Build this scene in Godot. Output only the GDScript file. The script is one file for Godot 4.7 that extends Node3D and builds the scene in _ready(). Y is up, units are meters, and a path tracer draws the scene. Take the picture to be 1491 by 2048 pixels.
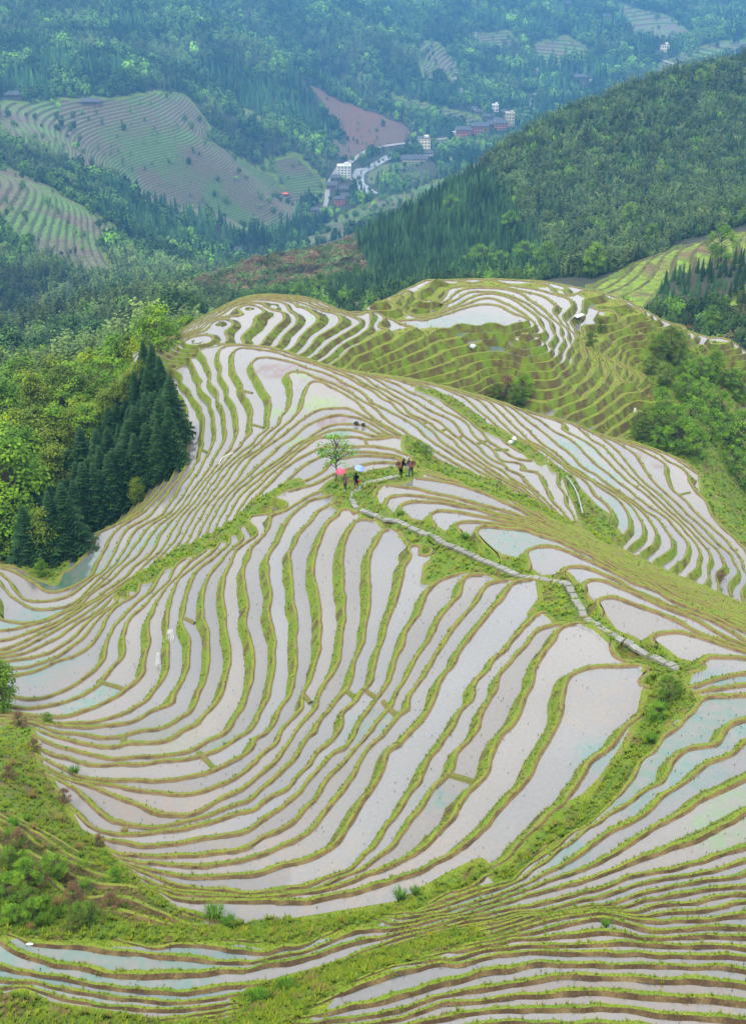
extends Node3D
# Flooded rice terraces on a mountain spur above a hazy valley. Metres, y up. The terraces are the level steps of a
# terrain whose contour lines (the bunds) are given in plan; every surface is a height field over the ground.

const EYE := Vector3(0.0, 48.4, 0.0)
var rng := RandomNumberGenerator.new()
var nz := FastNoiseLite.new()
var nz2 := FastNoiseLite.new()
var M := {}
var used := {}
var A: Land
var B: Land
var C: Land
var D: Land
var tints := []
var protos := {}
var tufts := []
var weeds := []

# ------------------------------------------------------------------ mesh buffer
class Buf:
	var v := PackedVector3Array()
	var n := PackedVector3Array()
	var c := PackedColorArray()
	func tri(p: Vector3, q: Vector3, r: Vector3, nn: Vector3, col: Color) -> void:
		v.append(p)
		if (q - p).cross(r - p).dot(nn) > 0.0:
			v.append(r); v.append(q)
		else:
			v.append(q); v.append(r)
		n.append(nn); n.append(nn); n.append(nn)
		c.append(col); c.append(col); c.append(col)
	func quad(p: Vector3, q: Vector3, r: Vector3, s: Vector3, nn: Vector3, col: Color) -> void:
		tri(p, q, r, nn, col)
		tri(p, r, s, nn, col)
	func box(at: Vector3, size: Vector3, turn: float, col: Color) -> void:
		var x := Vector3(cos(turn), 0, -sin(turn)) * size.x * 0.5
		var z := Vector3(sin(turn), 0, cos(turn)) * size.z * 0.5
		var y := Vector3(0, size.y * 0.5, 0)
		for d: Array in [[x, y, z], [-x, y, -z], [y, z, x], [-y, z, -x], [z, x, y], [-z, x, -y]]:
			var o: Vector3 = at + d[0]
			var a: Vector3 = d[1]
			var b: Vector3 = d[2]
			quad(o - a - b, o - a + b, o + a + b, o + a - b, (d[0] as Vector3).normalized(), col)
	func tube(pts: PackedVector3Array, rad: PackedFloat32Array, sides: int, col: Color) -> void:
		for i in range(pts.size() - 1):
			var d := (pts[i + 1] - pts[i]).normalized()
			var x := d.cross(Vector3(0.31, 0.2, 0.93)).normalized()
			var y := d.cross(x)
			for k in sides:
				var a0 := TAU * k / sides
				var a1 := TAU * (k + 1) / sides
				var e0 := x * cos(a0) + y * sin(a0)
				var e1 := x * cos(a1) + y * sin(a1)
				var p0 := pts[i] + e0 * rad[i]
				var p1 := pts[i] + e1 * rad[i]
				var q0 := pts[i + 1] + e0 * rad[i + 1]
				var q1 := pts[i + 1] + e1 * rad[i + 1]
				if (q0 - p0).cross(q1 - p0).dot(e0) > 0.0:
					v.append(p0); v.append(q1); v.append(q0); v.append(p0); v.append(p1); v.append(q1)
					n.append(e0); n.append(e1); n.append(e0); n.append(e0); n.append(e1); n.append(e1)
				else:
					v.append(p0); v.append(q0); v.append(q1); v.append(p0); v.append(q1); v.append(p1)
					n.append(e0); n.append(e0); n.append(e1); n.append(e0); n.append(e1); n.append(e1)
				for j in 6: c.append(col)
	func put(m: ArrayMesh, mat: Material) -> ArrayMesh:
		if v.is_empty():
			return m
		var a := []
		a.resize(Mesh.ARRAY_MAX)
		a[Mesh.ARRAY_VERTEX] = v
		a[Mesh.ARRAY_NORMAL] = n
		a[Mesh.ARRAY_COLOR] = c
		m.add_surface_from_arrays(Mesh.PRIMITIVE_TRIANGLES, a)
		m.surface_set_material(m.get_surface_count() - 1, mat)
		return m

# ------------------------------------------------------------------ smooth field through contour lines
class Field:
	var pu := PackedFloat64Array()
	var pv := PackedFloat64Array()
	var pl := PackedFloat64Array()
	var u0 := 0.0
	var v0 := 0.0
	var du := 0.0
	var dv := 0.0
	var nu := 0
	var nv := 0
	var g := PackedFloat64Array()
	func line(level: float, p: Array) -> void:
		for i in range(0, p.size(), 2):
			put(p[i], p[i + 1], level)
	func points(p: Array) -> void:
		for i in range(0, p.size(), 3):
			put(p[i], p[i + 1], p[i + 2])
	func put(x: float, z: float, l: float) -> void:
		pu.append(atan2(x, -z))
		pv.append(log(sqrt(x * x + z * z)))
		pl.append(l)
	static func kern(r2: float) -> float:
		return r2 * log(r2) if r2 > 1e-12 else 0.0
	func patch(ids: PackedInt32Array, cu: float, cv: float) -> PackedFloat64Array:
		var n := ids.size()
		var m := n + 3
		var w := m + 1
		var a := PackedFloat64Array()
		a.resize(m * w)
		for i in n:
			var ui := (pu[ids[i]] - cu) * 10.0
			var vi := (pv[ids[i]] - cv) * 10.0
			for j in n:
				var x := (pu[ids[j]] - cu) * 10.0 - ui
				var y := (pv[ids[j]] - cv) * 10.0 - vi
				var r2 := x * x + y * y
				a[i * w + j] = r2 * log(r2) if r2 > 1e-12 else 0.0
			a[i * w + i] = 0.003
			a[i * w + n] = 1.0; a[i * w + n + 1] = ui; a[i * w + n + 2] = vi
			a[n * w + i] = 1.0; a[(n + 1) * w + i] = ui; a[(n + 2) * w + i] = vi
			a[i * w + m] = pl[ids[i]]
		for k in m:
			var p := k
			var best := absf(a[k * w + k])
			for i in range(k + 1, m):
				if absf(a[i * w + k]) > best:
					best = absf(a[i * w + k])
					p = i
			if p != k:
				for j in range(k, w):
					var t := a[k * w + j]
					a[k * w + j] = a[p * w + j]
					a[p * w + j] = t
			var kw := k * w
			var inv := 1.0 / a[kw + k]
			for i in range(k + 1, m):
				var iw := i * w
				var f := a[iw + k] * inv
				if f != 0.0:
					for j in range(k + 1, w):
						a[iw + j] -= f * a[kw + j]
		var s := PackedFloat64Array()
		s.resize(m)
		for k in range(m - 1, -1, -1):
			var t := a[k * w + m]
			for j in range(k + 1, m):
				t -= a[k * w + j] * s[j]
			s[k] = t / a[k * w + k]
		return s
	# overlapping patches of thin plates, blended; then a bicubic refinement
	func solve(ua: float, ub: float, ra: float, rb: float, tu: int, tv: int, cu: int, cv: int, fine: int) -> void:
		var va := log(ra)
		var vb := log(rb)
		var sum := PackedFloat64Array()
		var wsum := PackedFloat64Array()
		sum.resize(cu * cv)
		wsum.resize(cu * cv)
		var hu := (ub - ua) / tu * 0.5
		var hv := (vb - va) / tv * 0.5
		var su := (ub - ua) / (cu - 1)
		var sv := (vb - va) / (cv - 1)
		for tj in tv:
			for ti in tu:
				var mu := ua + hu * (2 * ti + 1)
				var mv := va + hv * (2 * tj + 1)
				var grow := 1.55
				var ids := PackedInt32Array()
				while true:
					ids.clear()
					for i in pu.size():
						if absf(pu[i] - mu) < hu * grow and absf(pv[i] - mv) < hv * grow:
							ids.append(i)
					if ids.size() >= 22 or grow > 12.0:
						break
					grow *= 1.25
				var s := patch(ids, mu, mv)
				var n := ids.size()
				var qu := PackedFloat64Array()
				var qv := PackedFloat64Array()
				for i in ids:
					qu.append((pu[i] - mu) * 10.0)
					qv.append((pv[i] - mv) * 10.0)
				for j in cv:
					var y := va + sv * j - mv
					if absf(y) > hv * 1.5:
						continue
					var wy := 1.0 - pow(y / (hv * 1.5001), 2)
					for k in cu:
						var x := ua + su * k - mu
						if absf(x) > hu * 1.5:
							continue
						var wx := 1.0 - pow(x / (hu * 1.5001), 2)
						var ww := wx * wx * wy * wy
						var xx := x * 10.0
						var yy := y * 10.0
						var t := s[n] + s[n + 1] * xx + s[n + 2] * yy
						for i in n:
							var ax := xx - qu[i]
							var ay := yy - qv[i]
							var r2 := ax * ax + ay * ay
							if r2 > 1e-12:
								t += s[i] * r2 * log(r2)
						sum[j * cu + k] += t * ww
						wsum[j * cu + k] += ww
		for i in sum.size():
			sum[i] /= wsum[i]
		nu = (cu - 1) * fine + 1
		nv = (cv - 1) * fine + 1
		u0 = ua; v0 = va; du = su / fine; dv = sv / fine
		var mid := PackedFloat64Array()
		mid.resize(nu * cv)
		for j in cv:
			for i in nu:
				var b := mini(i / fine, cu - 2)
				mid[j * nu + i] = cubic(sum[j * cu + maxi(b - 1, 0)], sum[j * cu + b], sum[j * cu + b + 1], sum[j * cu + mini(b + 2, cu - 1)], float(i - b * fine) / fine)
		g.resize(nu * nv)
		for j in nv:
			var b := mini(j / fine, cv - 2)
			var t := float(j - b * fine) / fine
			var r0 := maxi(b - 1, 0) * nu
			var r3 := mini(b + 2, cv - 1) * nu
			for i in nu:
				g[j * nu + i] = cubic(mid[r0 + i], mid[b * nu + i], mid[(b + 1) * nu + i], mid[r3 + i], t)
	static func cubic(p0: float, p1: float, p2: float, p3: float, t: float) -> float:
		return p1 + 0.5 * t * (p2 - p0 + t * (2.0 * p0 - 5.0 * p1 + 4.0 * p2 - p3 + t * (3.0 * (p1 - p2) + p3 - p0)))
	func at(x: float, z: float) -> float:
		var fu := clampf((atan2(x, -z) - u0) / du, 0.0, nu - 1.001)
		var fv := clampf((log(sqrt(x * x + z * z)) - v0) / dv, 0.0, nv - 1.001)
		var i := int(fu)
		var j := int(fv)
		var a := fu - i
		var b := fv - j
		var o := j * nu + i
		return lerpf(lerpf(g[o], g[o + 1], a), lerpf(g[o + nu], g[o + nu + 1], a), b)

# ------------------------------------------------------------------ a piece of terrain, stepped into terraces
class Land:
	var f := Field.new()
	var who := ""
	var host: Node3D
	var areas := []
	var rise := "even"
	var inverted := false          # terraces only inside the areas named terrace
	var bund_h := 0.13
	var bund_w := 0.17
	var riser_w := 0.50
	var X := PackedFloat32Array()
	var Z := PackedFloat32Array()
	var LV := PackedFloat32Array()
	var GX := PackedFloat32Array()
	var GZ := PackedFloat32Array()
	var FA := PackedFloat32Array()
	var FB := PackedFloat32Array()
	var FC := PackedFloat32Array()
	var ZN := PackedFloat32Array()
	var KIND := PackedByteArray()  # 0 wet, 1 dry tread, 2 soil, 3 field
	var WC := PackedColorArray()
	var comp := PackedInt32Array()
	var bufs := {}
	var lo := PackedVector3Array()
	var hi := PackedVector3Array()
	# the triangle being cut
	var tx: Vector3
	var tz: Vector3
	var tl: Vector3
	var ta: Vector3
	var tb: Vector3
	var tc: Vector3
	var tn: Vector3
	var tgx: Vector3
	var tgz: Vector3
	var ti: Vector3i
	var dist := 0.0
	func area(kind: String, p: Array) -> void:
		var q := PackedVector2Array()
		for i in range(0, p.size(), 2):
			q.append(Vector2(p[i], p[i + 1]))
		var box := Rect2(q[0], Vector2.ZERO)
		for c in q:
			box = box.expand(c)
		areas.append([kind, q, box.grow(3.0)])
	func level_y(l: float) -> float:
		if rise == "even":
			return 0.6 * l - 0.22 * maxf(0.0, l - 18.0)
		if rise == "hill":
			return -12.9 + (1.6 + (l - 2.0) * 0.28 if l > 2.0 else l * 0.8)
		if rise == "far":
			return 1.7 * l
		return 1.8 * l
	func ground(x: float, z: float) -> float:
		return level_y(f.at(x, z))
	static func side(q: PackedVector2Array, p: Vector2) -> float:   # signed distance, positive inside
		var best := 1e9
		var inside := false
		var n := q.size()
		var a := q[n - 1]
		for b in q:
			var e := b - a
			var w := p - a
			var t := clampf(w.dot(e) / maxf(e.length_squared(), 1e-9), 0.0, 1.0)
			best = minf(best, (w - e * t).length_squared())
			if (a.y > p.y) != (b.y > p.y) and p.x < (b.x - a.x) * (p.y - a.y) / (b.y - a.y) + a.x:
				inside = not inside
			a = b
		return sqrt(best) if inside else -sqrt(best)
	func prepare(wobble: float) -> void:
		var nu := f.nu
		var nv := f.nv
		var n := nu * nv
		for arr: PackedFloat32Array in [X, Z, LV, GX, GZ, FA, FB, FC, ZN]:
			arr.resize(n)
		KIND.resize(n)
		WC.resize(n)
		var wob: FastNoiseLite = host.nz
		for j in nv:
			var r := exp(f.v0 + f.dv * j)
			for i in nu:
				var u := f.u0 + f.du * i
				var o := j * nu + i
				var x := r * sin(u)
				var z := -r * cos(u)
				X[o] = x
				Z[o] = z
				var i0 := maxi(i - 1, 0)
				var i1 := mini(i + 1, nu - 1)
				var j0 := maxi(j - 1, 0)
				var j1 := mini(j + 1, nv - 1)
				var lu := (f.g[j * nu + i1] - f.g[j * nu + i0]) / (f.du * (i1 - i0) * r)
				var lr := (f.g[j1 * nu + i] - f.g[j0 * nu + i]) / (f.dv * (j1 - j0) * r)
				var gx := lu * cos(u) + lr * sin(u)
				var gz := lu * sin(u) - lr * cos(u)
				var gl := sqrt(gx * gx + gz * gz)
				GX[o] = gx
				GZ[o] = gz
				LV[o] = f.g[o] + clampf(gl * wobble, 0.0, 0.22) * wob.get_noise_2d(x, z)
				var near := smoothstep(46.0, 30.0, r) if who == "A" else 0.0
				FA[o] = minf(bund_w * gl, 0.14)
				FB[o] = FA[o] + minf((0.13 + 0.08 * near) * gl, 0.06 + 0.06 * near)
				FC[o] = 1.0 - minf(riser_w * gl, 0.28 - 0.08 * near if who != "B" else 0.42)
				var sd := -9.0
				var p := Vector2(x, z)
				for a: Array in areas:
					if (a[2] as Rect2).has_point(p):
						var s := side(a[1], p)
						if a[0] == "grass" and not inverted or a[0] == "terrace" and inverted:
							sd = maxf(sd, s)
						elif s > 0.0:
							KIND[o] = 1 if a[0] == "dry" else 2 if a[0] == "soil" else 3
				ZN[o] = sd if inverted else -sd
				WC[o] = host.water_color(p, who)
	func flood() -> int:
		# every connected run of one step is a paddy
		var nu := f.nu
		var n := nu * f.nv
		comp.resize(n)
		comp.fill(-1)
		var next := 0
		var stack := PackedInt32Array()
		for s in n:
			if comp[s] >= 0 or ZN[s] < 0.3 or KIND[s] == 1:
				continue
			var k := floori(LV[s])
			comp[s] = next
			stack.append(s)
			while stack.size() > 0:
				var o := stack[stack.size() - 1]
				stack.resize(stack.size() - 1)
				var i := o % nu
				for q in [o - 1 if i > 0 else -1, o + 1 if i < nu - 1 else -1, o - nu, o + nu]:
					if q >= 0 and q < n and comp[q] < 0 and ZN[q] >= 0.3 and KIND[q] != 1 and floori(LV[q]) == k:
						comp[q] = next
						stack.append(q)
			next += 1
		return next
	func buf(key: Variant) -> Buf:
		if not bufs.has(key):
			bufs[key] = Buf.new()
		return bufs[key]
	func split(poly: PackedVector3Array, s: Vector3, t: float) -> void:
		lo = PackedVector3Array()
		hi = PackedVector3Array()
		var n := poly.size()
		if n == 0:
			return
		var p := poly[n - 1]
		var sp := s.dot(p) - t
		for q in poly:
			var sq := s.dot(q) - t
			if (sp < 0.0) != (sq < 0.0):
				var m := p.lerp(q, sp / (sp - sq))
				lo.append(m)
				hi.append(m)
			if sq < 0.0:
				lo.append(q)
			else:
				hi.append(q)
			p = q
			sp = sq
	# kind: 0 bund top, 1 inner slope, 2 water, 3 riser
	func lay(poly: PackedVector3Array, k: int, kind: int, inside: bool) -> void:
		var n := poly.size()
		if n < 3:
			return
		var base := level_y(k)
		var up := level_y(k + 1)
		var pts := PackedVector3Array()
		var gx := 0.0
		var gz := 0.0
		for w in poly:
			var l := tl.dot(w)
			var fr := l - k
			var h := base
			var px := tx.dot(w)
			var pz := tz.dot(w)
			var bund := bund_h + (0.05 * smoothstep(46.0, 30.0, sqrt(px * px + pz * pz)) if who == "A" else 0.0)
			bund *= clampf(0.8 / (Vector2(tgx.dot(w), tgz.dot(w)).length() + 0.01), 0.3, 1.0)
			if kind == 0:
				h += bund
			elif kind == 1:
				var a := ta.dot(w)
				var b := tb.dot(w)
				h += bund * clampf((b - fr) / maxf(b - a, 1e-5), 0.0, 1.0)
			elif kind == 3:
				var c := tc.dot(w)
				h += (up + bund - base) * clampf((fr - c) / maxf(1.0 - c, 1e-5), 0.0, 1.0)
			var z := tn.dot(w)
			if kind == 2 and z < 0.5:
				h += bund * clampf((0.5 - z) / 0.15, 0.0, 1.0)
			if z < 0.0:
				var m := smoothstep(0.0, 1.5, -z)
				h = lerpf(h, level_y(l) + 0.25 * m * host.nz2.get_noise_2d(px, pz), m)
			elif kind != 2:
				h += 0.05 * host.nz2.get_noise_2d(px * 4.0, pz * 4.0)
			pts.append(Vector3(px, h, pz))
			gx += tgx.dot(w)
			gz += tgz.dot(w)
		var g := Vector2(gx, gz).normalized()
		var nn := Vector3.UP
		var b: Buf
		var zmid := tn.dot(poly[0] + poly[1] + poly[2]) / 3.0
		var ids := ti
		if inside:
			nn = (pts[1] - pts[0]).cross(pts[2] - pts[0])
			if nn.y < 0.0: nn = -nn
			nn = (nn.normalized() + Vector3.UP * 0.3).normalized()
			b = buf("grass")
		elif kind == 2 and KIND[ids.x] == 1:
			b = buf("tread")
		elif kind == 2 and zmid < 0.36:
			b = buf(["bank", k])
			kind = 0
		elif kind == 2:
			var c := comp[ids.x]
			if floori(LV[ids.x]) != k or c < 0: c = comp[ids.y]
			if floori(LV[ids.y]) != k and floori(LV[ids.x]) != k or c < 0: c = comp[ids.z]
			b = buf(["water", c if c >= 0 and (floori(LV[ids.x]) == k or floori(LV[ids.y]) == k or floori(LV[ids.z]) == k) else -1])
		else:
			b = buf(["bank", k])
			if kind == 3:
				nn = Vector3(-g.x * 0.8, 0.6, -g.y * 0.8)
			elif kind == 1:
				nn = Vector3(g.x * 0.6, 0.8, g.y * 0.6)
			else:
				nn = Vector3(-g.x * 0.2, 0.97, -g.y * 0.2)
		if (pts[1] - pts[0]).cross(pts[2] - pts[0]).dot(nn) > 0.0:
			pts.reverse()
			poly = poly.duplicate()
			poly.reverse()
		var cols := PackedColorArray()
		for i in n:
			cols.append(host.ground_color(who, 4 if inside else 5 if kind == 2 and KIND[ids.x] == 1 else kind, pts[i], poly[i], self))
		for i in range(1, n - 1):
			b.v.append(pts[0]); b.v.append(pts[i]); b.v.append(pts[i + 1])
			b.n.append(nn); b.n.append(nn); b.n.append(nn)
			b.c.append(cols[0]); b.c.append(cols[i]); b.c.append(cols[i + 1])
			host.sow(who, 4 if inside else 5 if kind == 2 and KIND[ids.x] == 1 else kind, pts[0], pts[i], pts[i + 1], dist, cols[0], WC[ids.x])
	func bands(poly: PackedVector3Array, inside: bool) -> void:
		if poly.size() < 3:
			return
		var l0 := 1e9
		var l1 := -1e9
		for w in poly:
			var l := tl.dot(w)
			l0 = minf(l0, l)
			l1 = maxf(l1, l)
		var rest := poly
		var k := floori(l0)
		while true:
			if l1 > k + 1:
				split(rest, tl, k + 1)
				rest = hi
				cut(lo, k, inside)
				k += 1
			else:
				cut(rest, k, inside)
				return
	func cut(poly: PackedVector3Array, k: int, inside: bool) -> void:
		if poly.size() < 3:
			return
		split(poly, tl - ta, k)
		var more := hi
		lay(lo, k, 0, inside)
		split(more, tl - tb, k)
		more = hi
		lay(lo, k, 1, inside)
		split(more, tl - tc, k)
		var top := hi
		lay(lo, k, 2, inside)
		lay(top, k, 3, inside)
	func triangle(a: int, b: int, c: int) -> void:
		ti = Vector3i(a, b, c)
		tx = Vector3(X[a], X[b], X[c])
		tz = Vector3(Z[a], Z[b], Z[c])
		tl = Vector3(LV[a], LV[b], LV[c])
		ta = Vector3(FA[a], FA[b], FA[c])
		tb = Vector3(FB[a], FB[b], FB[c])
		tc = Vector3(FC[a], FC[b], FC[c])
		tn = Vector3(ZN[a], ZN[b], ZN[c])
		tgx = Vector3(GX[a], GX[b], GX[c])
		tgz = Vector3(GZ[a], GZ[b], GZ[c])
		var whole := PackedVector3Array([Vector3(1, 0, 0), Vector3(0, 1, 0), Vector3(0, 0, 1)])
		var z0 := minf(ZN[a], minf(ZN[b], ZN[c]))
		var z1 := maxf(ZN[a], maxf(ZN[b], ZN[c]))
		if z1 < -1.5:
			plain(a, b, c)
		elif z0 >= 0.5 or z1 <= 0.0:
			bands(whole, z1 <= 0.0)
		else:
			split(whole, tn, 0.0)
			var out := hi
			bands(lo, true)
			split(out, tn, 0.35)
			out = hi
			bands(lo, false)
			split(out, tn, 0.5)
			out = hi
			bands(lo, false)
			bands(out, false)
	func plain(a: int, b: int, c: int) -> void:
		var bb := buf(["soil", KIND[a]] if inverted else "grass")
		var pts := PackedVector3Array()
		for o in [a, b, c]:
			var h: float = level_y(LV[o]) + (0.0 if inverted else 0.25) * host.nz2.get_noise_2d(X[o], Z[o])
			pts.append(Vector3(X[o], h, Z[o]))
		var step := level_y(LV[a] + 0.5) - level_y(LV[a] - 0.5)
		var w := 0
		var order := [a, b, c]
		if (pts[1] - pts[0]).cross(pts[2] - pts[0]).y > 0.0:
			order = [a, c, b]
			pts = PackedVector3Array([pts[0], pts[2], pts[1]])
		for o: int in order:
			bb.v.append(pts[w])
			bb.n.append(Vector3(-GX[o] * step, 1.0, -GZ[o] * step).normalized())
			bb.c.append(host.ground_color(who, 6 + KIND[a] if inverted else 4, pts[w], Vector3(1, 0, 0), self))
			w += 1
		host.sow(who, 4, pts[0], pts[1], pts[2], dist, bb.c[bb.c.size() - 1], Color.BLACK)
	func build(keep: float) -> void:
		var nu := f.nu
		var seen := PackedByteArray()
		seen.resize(nu * f.nv)
		# leave out what no view from near the photograph's place could show
		for o in nu * f.nv:
			var d: Vector3 = Vector3(X[o], level_y(LV[o]), Z[o]) - host.EYE
			var fw := d.y * -0.4848 + d.z * -0.8746
			var up := d.y * 0.8746 + d.z * -0.4848
			var more := keep + 0.3 * smoothstep(60.0, 30.0, sqrt(X[o] * X[o] + Z[o] * Z[o]))
			seen[o] = 1 if fw > 0.0 and absf(d.x / fw) < 0.294 + more and up / fw > -0.404 - keep and up / fw < 0.404 + keep else 0
		for j in f.nv - 1:
			dist = exp(f.v0 + f.dv * j)
			for i in nu - 1:
				var o := j * nu + i
				if seen[o] + seen[o + 1] + seen[o + nu] + seen[o + nu + 1] == 0:
					continue
				if (i + j) % 2 == 0:
					triangle(o, o + 1, o + nu + 1)
					triangle(o, o + nu + 1, o + nu)
				else:
					triangle(o, o + 1, o + nu)
					triangle(o + 1, o + nu + 1, o + nu)

# ------------------------------------------------------------------ naming
func numbered(called: String) -> String:
	if not used.has(called):
		used[called] = 0
		return called
	used[called] += 1
	return "%s_%03d" % [called, used[called]]

func tag(o: Node, label: String, category := "", group := "", kind := "") -> Node:
	if label: o.set_meta("label", label)
	if category: o.set_meta("category", category)
	if group: o.set_meta("group", group)
	if kind: o.set_meta("kind", kind)
	return o

func thing(called: String, label: String, category: String, at: Vector3, turn := 0.0, group := "") -> Node3D:
	var o := Node3D.new()
	o.name = numbered(called)
	add_child(o)
	o.position = at
	o.rotation.y = turn
	tag(o, label, category, group)
	return o

func part(called: String, b: Buf, mat: Material, parent: Node) -> MeshInstance3D:
	var o := MeshInstance3D.new()
	o.name = called if parent != self else numbered(called)
	o.mesh = b.put(ArrayMesh.new(), mat)
	parent.add_child(o, true)
	return o

# ------------------------------------------------------------------ colours
func lin(r: float, g: float, b: float) -> Color:
	return Color(r, g, b)

var tone := {"aqua": Color(0.085, 0.155, 0.13), "moss": Color(0.12, 0.18, 0.095), "algae": Color(0.05, 0.13, 0.08), "rice": Color(0.12, 0.20, 0.035), "mud": Color(0.12, 0.06, 0.048),
	"silt": Color(0.18, 0.15, 0.118), "soil": Color(0.22, 0.125, 0.06), "pale": Color(0.24, 0.23, 0.23)}

func tint(called: String, p: Array) -> void:
	for i in range(0, p.size(), 3):
		tints.append([Vector2(p[i], p[i + 1]), p[i + 2], tone[called], 0.8 if called == "silt" else 1.0])

func water_color(p: Vector2, who: String) -> Color:
	var c := Color(0.168, 0.159, 0.144).lerp(Color(0.138, 0.137, 0.134), 0.5 + 0.5 * nz2.get_noise_2d(p.x * 0.2, p.y * 0.2))
	if who != "A" and who != "B":
		return c
	for t: Array in tints:
		var d: float = (p - (t[0] as Vector2)).length()
		if d < t[1] * 1.25:
			var k := smoothstep(t[1] * 1.25, t[1] * 0.55, d + t[1] * 0.45 * nz2.get_noise_2d(p.x * 1.7 + 40.0, p.y * 1.7))
			c = c.lerp(t[2], k * t[3] * clampf(0.62 + 1.3 * nz2.get_noise_2d(p.x * 5.0, p.y * 5.0), 0.15, 1.0))
	return c

# kind: 0 bund top, 1 inner slope, 2 water, 3 riser, 4 grass, 5 dry tread, 6.. bare far ground
func ground_color(who: String, kind: int, p: Vector3, w: Vector3, s: Land) -> Color:
	var a := nz2.get_noise_2d(p.x * 2.3, p.z * 2.3)
	var b := nz.get_noise_2d(p.x * 3.1 + 90.0, p.z * 3.1)
	var far := who == "C" or who == "D"
	if kind == 2:
		if far:
			if who == "C":
				return Color(0.17, 0.31, 0.02).lerp(Color(0.24, 0.30, 0.03), clampf(0.5 + a, 0.0, 1.0)).lerp(Color(0.19, 0.12, 0.06), clampf(nz2.get_noise_2d(p.x * 0.25, p.z * 0.25) * 2.5 - 0.2, 0.0, 0.9))
			return Color(0.16, 0.18, 0.08).lerp(Color(0.12, 0.25, 0.04), clampf(0.35 + 2.4 * nz2.get_noise_2d(p.x * 0.06, p.z * 0.06), 0.0, 1.0)).lerp(Color(0.17, 0.125, 0.09), clampf(nz.get_noise_2d(p.x * 0.04, p.z * 0.08) * 2.6, 0.0, 1.0))
		var c0 := s.WC[s.ti.x]
		var c1 := s.WC[s.ti.y]
		var c2 := s.WC[s.ti.z]
		var k := floori(s.tl.dot(Vector3(0.34, 0.33, 0.33)))
		var own := sin(k * 12.9898 + (3.0 if p.x < p.z * -0.1 - 8.0 else 0.0)) * 43758.5453
		own = own - floorf(own) - 0.5
		var cool := 1.0 + 0.045 * sin(k * 7.7)
		var lum := 1.0 + 0.26 * own + 0.10 * nz2.get_noise_2d(p.x * 0.5, p.z * 0.5)
		return Color((c0.r * w.x + c1.r * w.y + c2.r * w.z) * lum / cool, (c0.g * w.x + c1.g * w.y + c2.g * w.z) * lum, (c0.b * w.x + c1.b * w.y + c2.b * w.z) * lum * cool)
	var green := Color(0.15, 0.265, 0.006).lerp(Color(0.25, 0.32, 0.012), clampf(0.5 + a, 0.0, 1.0))
	var straw := Color(0.29, 0.205, 0.08)
	var earth := Color(0.105, 0.062, 0.026)
	if far and kind < 4:
		if who == "C":
			return Color(0.10, 0.065, 0.03).lerp(green * 0.6, clampf(0.4 + a * 2.0, 0.0, 1.0))
		return Color(0.14, 0.115, 0.07).lerp(Color(0.10, 0.16, 0.04), clampf(0.45 + 2.4 * nz2.get_noise_2d(p.x * 0.06, p.z * 0.06), 0.0, 1.0))
	match kind:
		0: return green.lerp(straw, clampf(0.22 + 0.9 * b - 0.4 * smoothstep(50.0, 32.0, -p.z), 0.0, 1.0))
		1: return straw.lerp(earth, clampf(0.12 + b + 0.6 * smoothstep(50.0, 32.0, -p.z), 0.0, 1.0))
		3: return green.lerp(earth, clampf(0.0 + 1.4 * a + 1.0 * b + (0.52 if who == "B" else 0.0), 0.0, 0.92))
		4: return green.lerp(Color(0.085, 0.19, 0.012), clampf(0.3 + b, 0.0, 1.0)).lerp(Color(0.16, 0.10, 0.045), clampf(a * 2.4 - 0.35 + 0.45 * smoothstep(-5.0, -14.0, p.x) * smoothstep(75.0, 50.0, -p.z), 0.0, 0.8))
		5:
			if who == "A":
				return Color(0.10, 0.15, 0.012).lerp(Color(0.15, 0.10, 0.04), clampf(0.25 + a * 1.6 + b, 0.0, 0.9))
			return Color(0.27, 0.38, 0.014).lerp(Color(0.25, 0.25, 0.04), clampf(0.5 + a, 0.0, 1.0))
		8: return Color(0.15, 0.095, 0.06).lerp(Color(0.19, 0.09, 0.05), clampf(0.5 + nz2.get_noise_2d(p.x * 0.04, p.z * 0.04), 0.0, 1.0))
		9: return Color(0.12, 0.19, 0.04).lerp(Color(0.13, 0.13, 0.06), clampf(0.3 + nz2.get_noise_2d(p.x * 0.05, p.z * 0.05), 0.0, 1.0))
	return Color(0.035, 0.05, 0.02).lerp(Color(0.06, 0.055, 0.03), clampf(0.4 + nz2.get_noise_2d(p.x * 0.1, p.z * 0.1), 0.0, 1.0))

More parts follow.
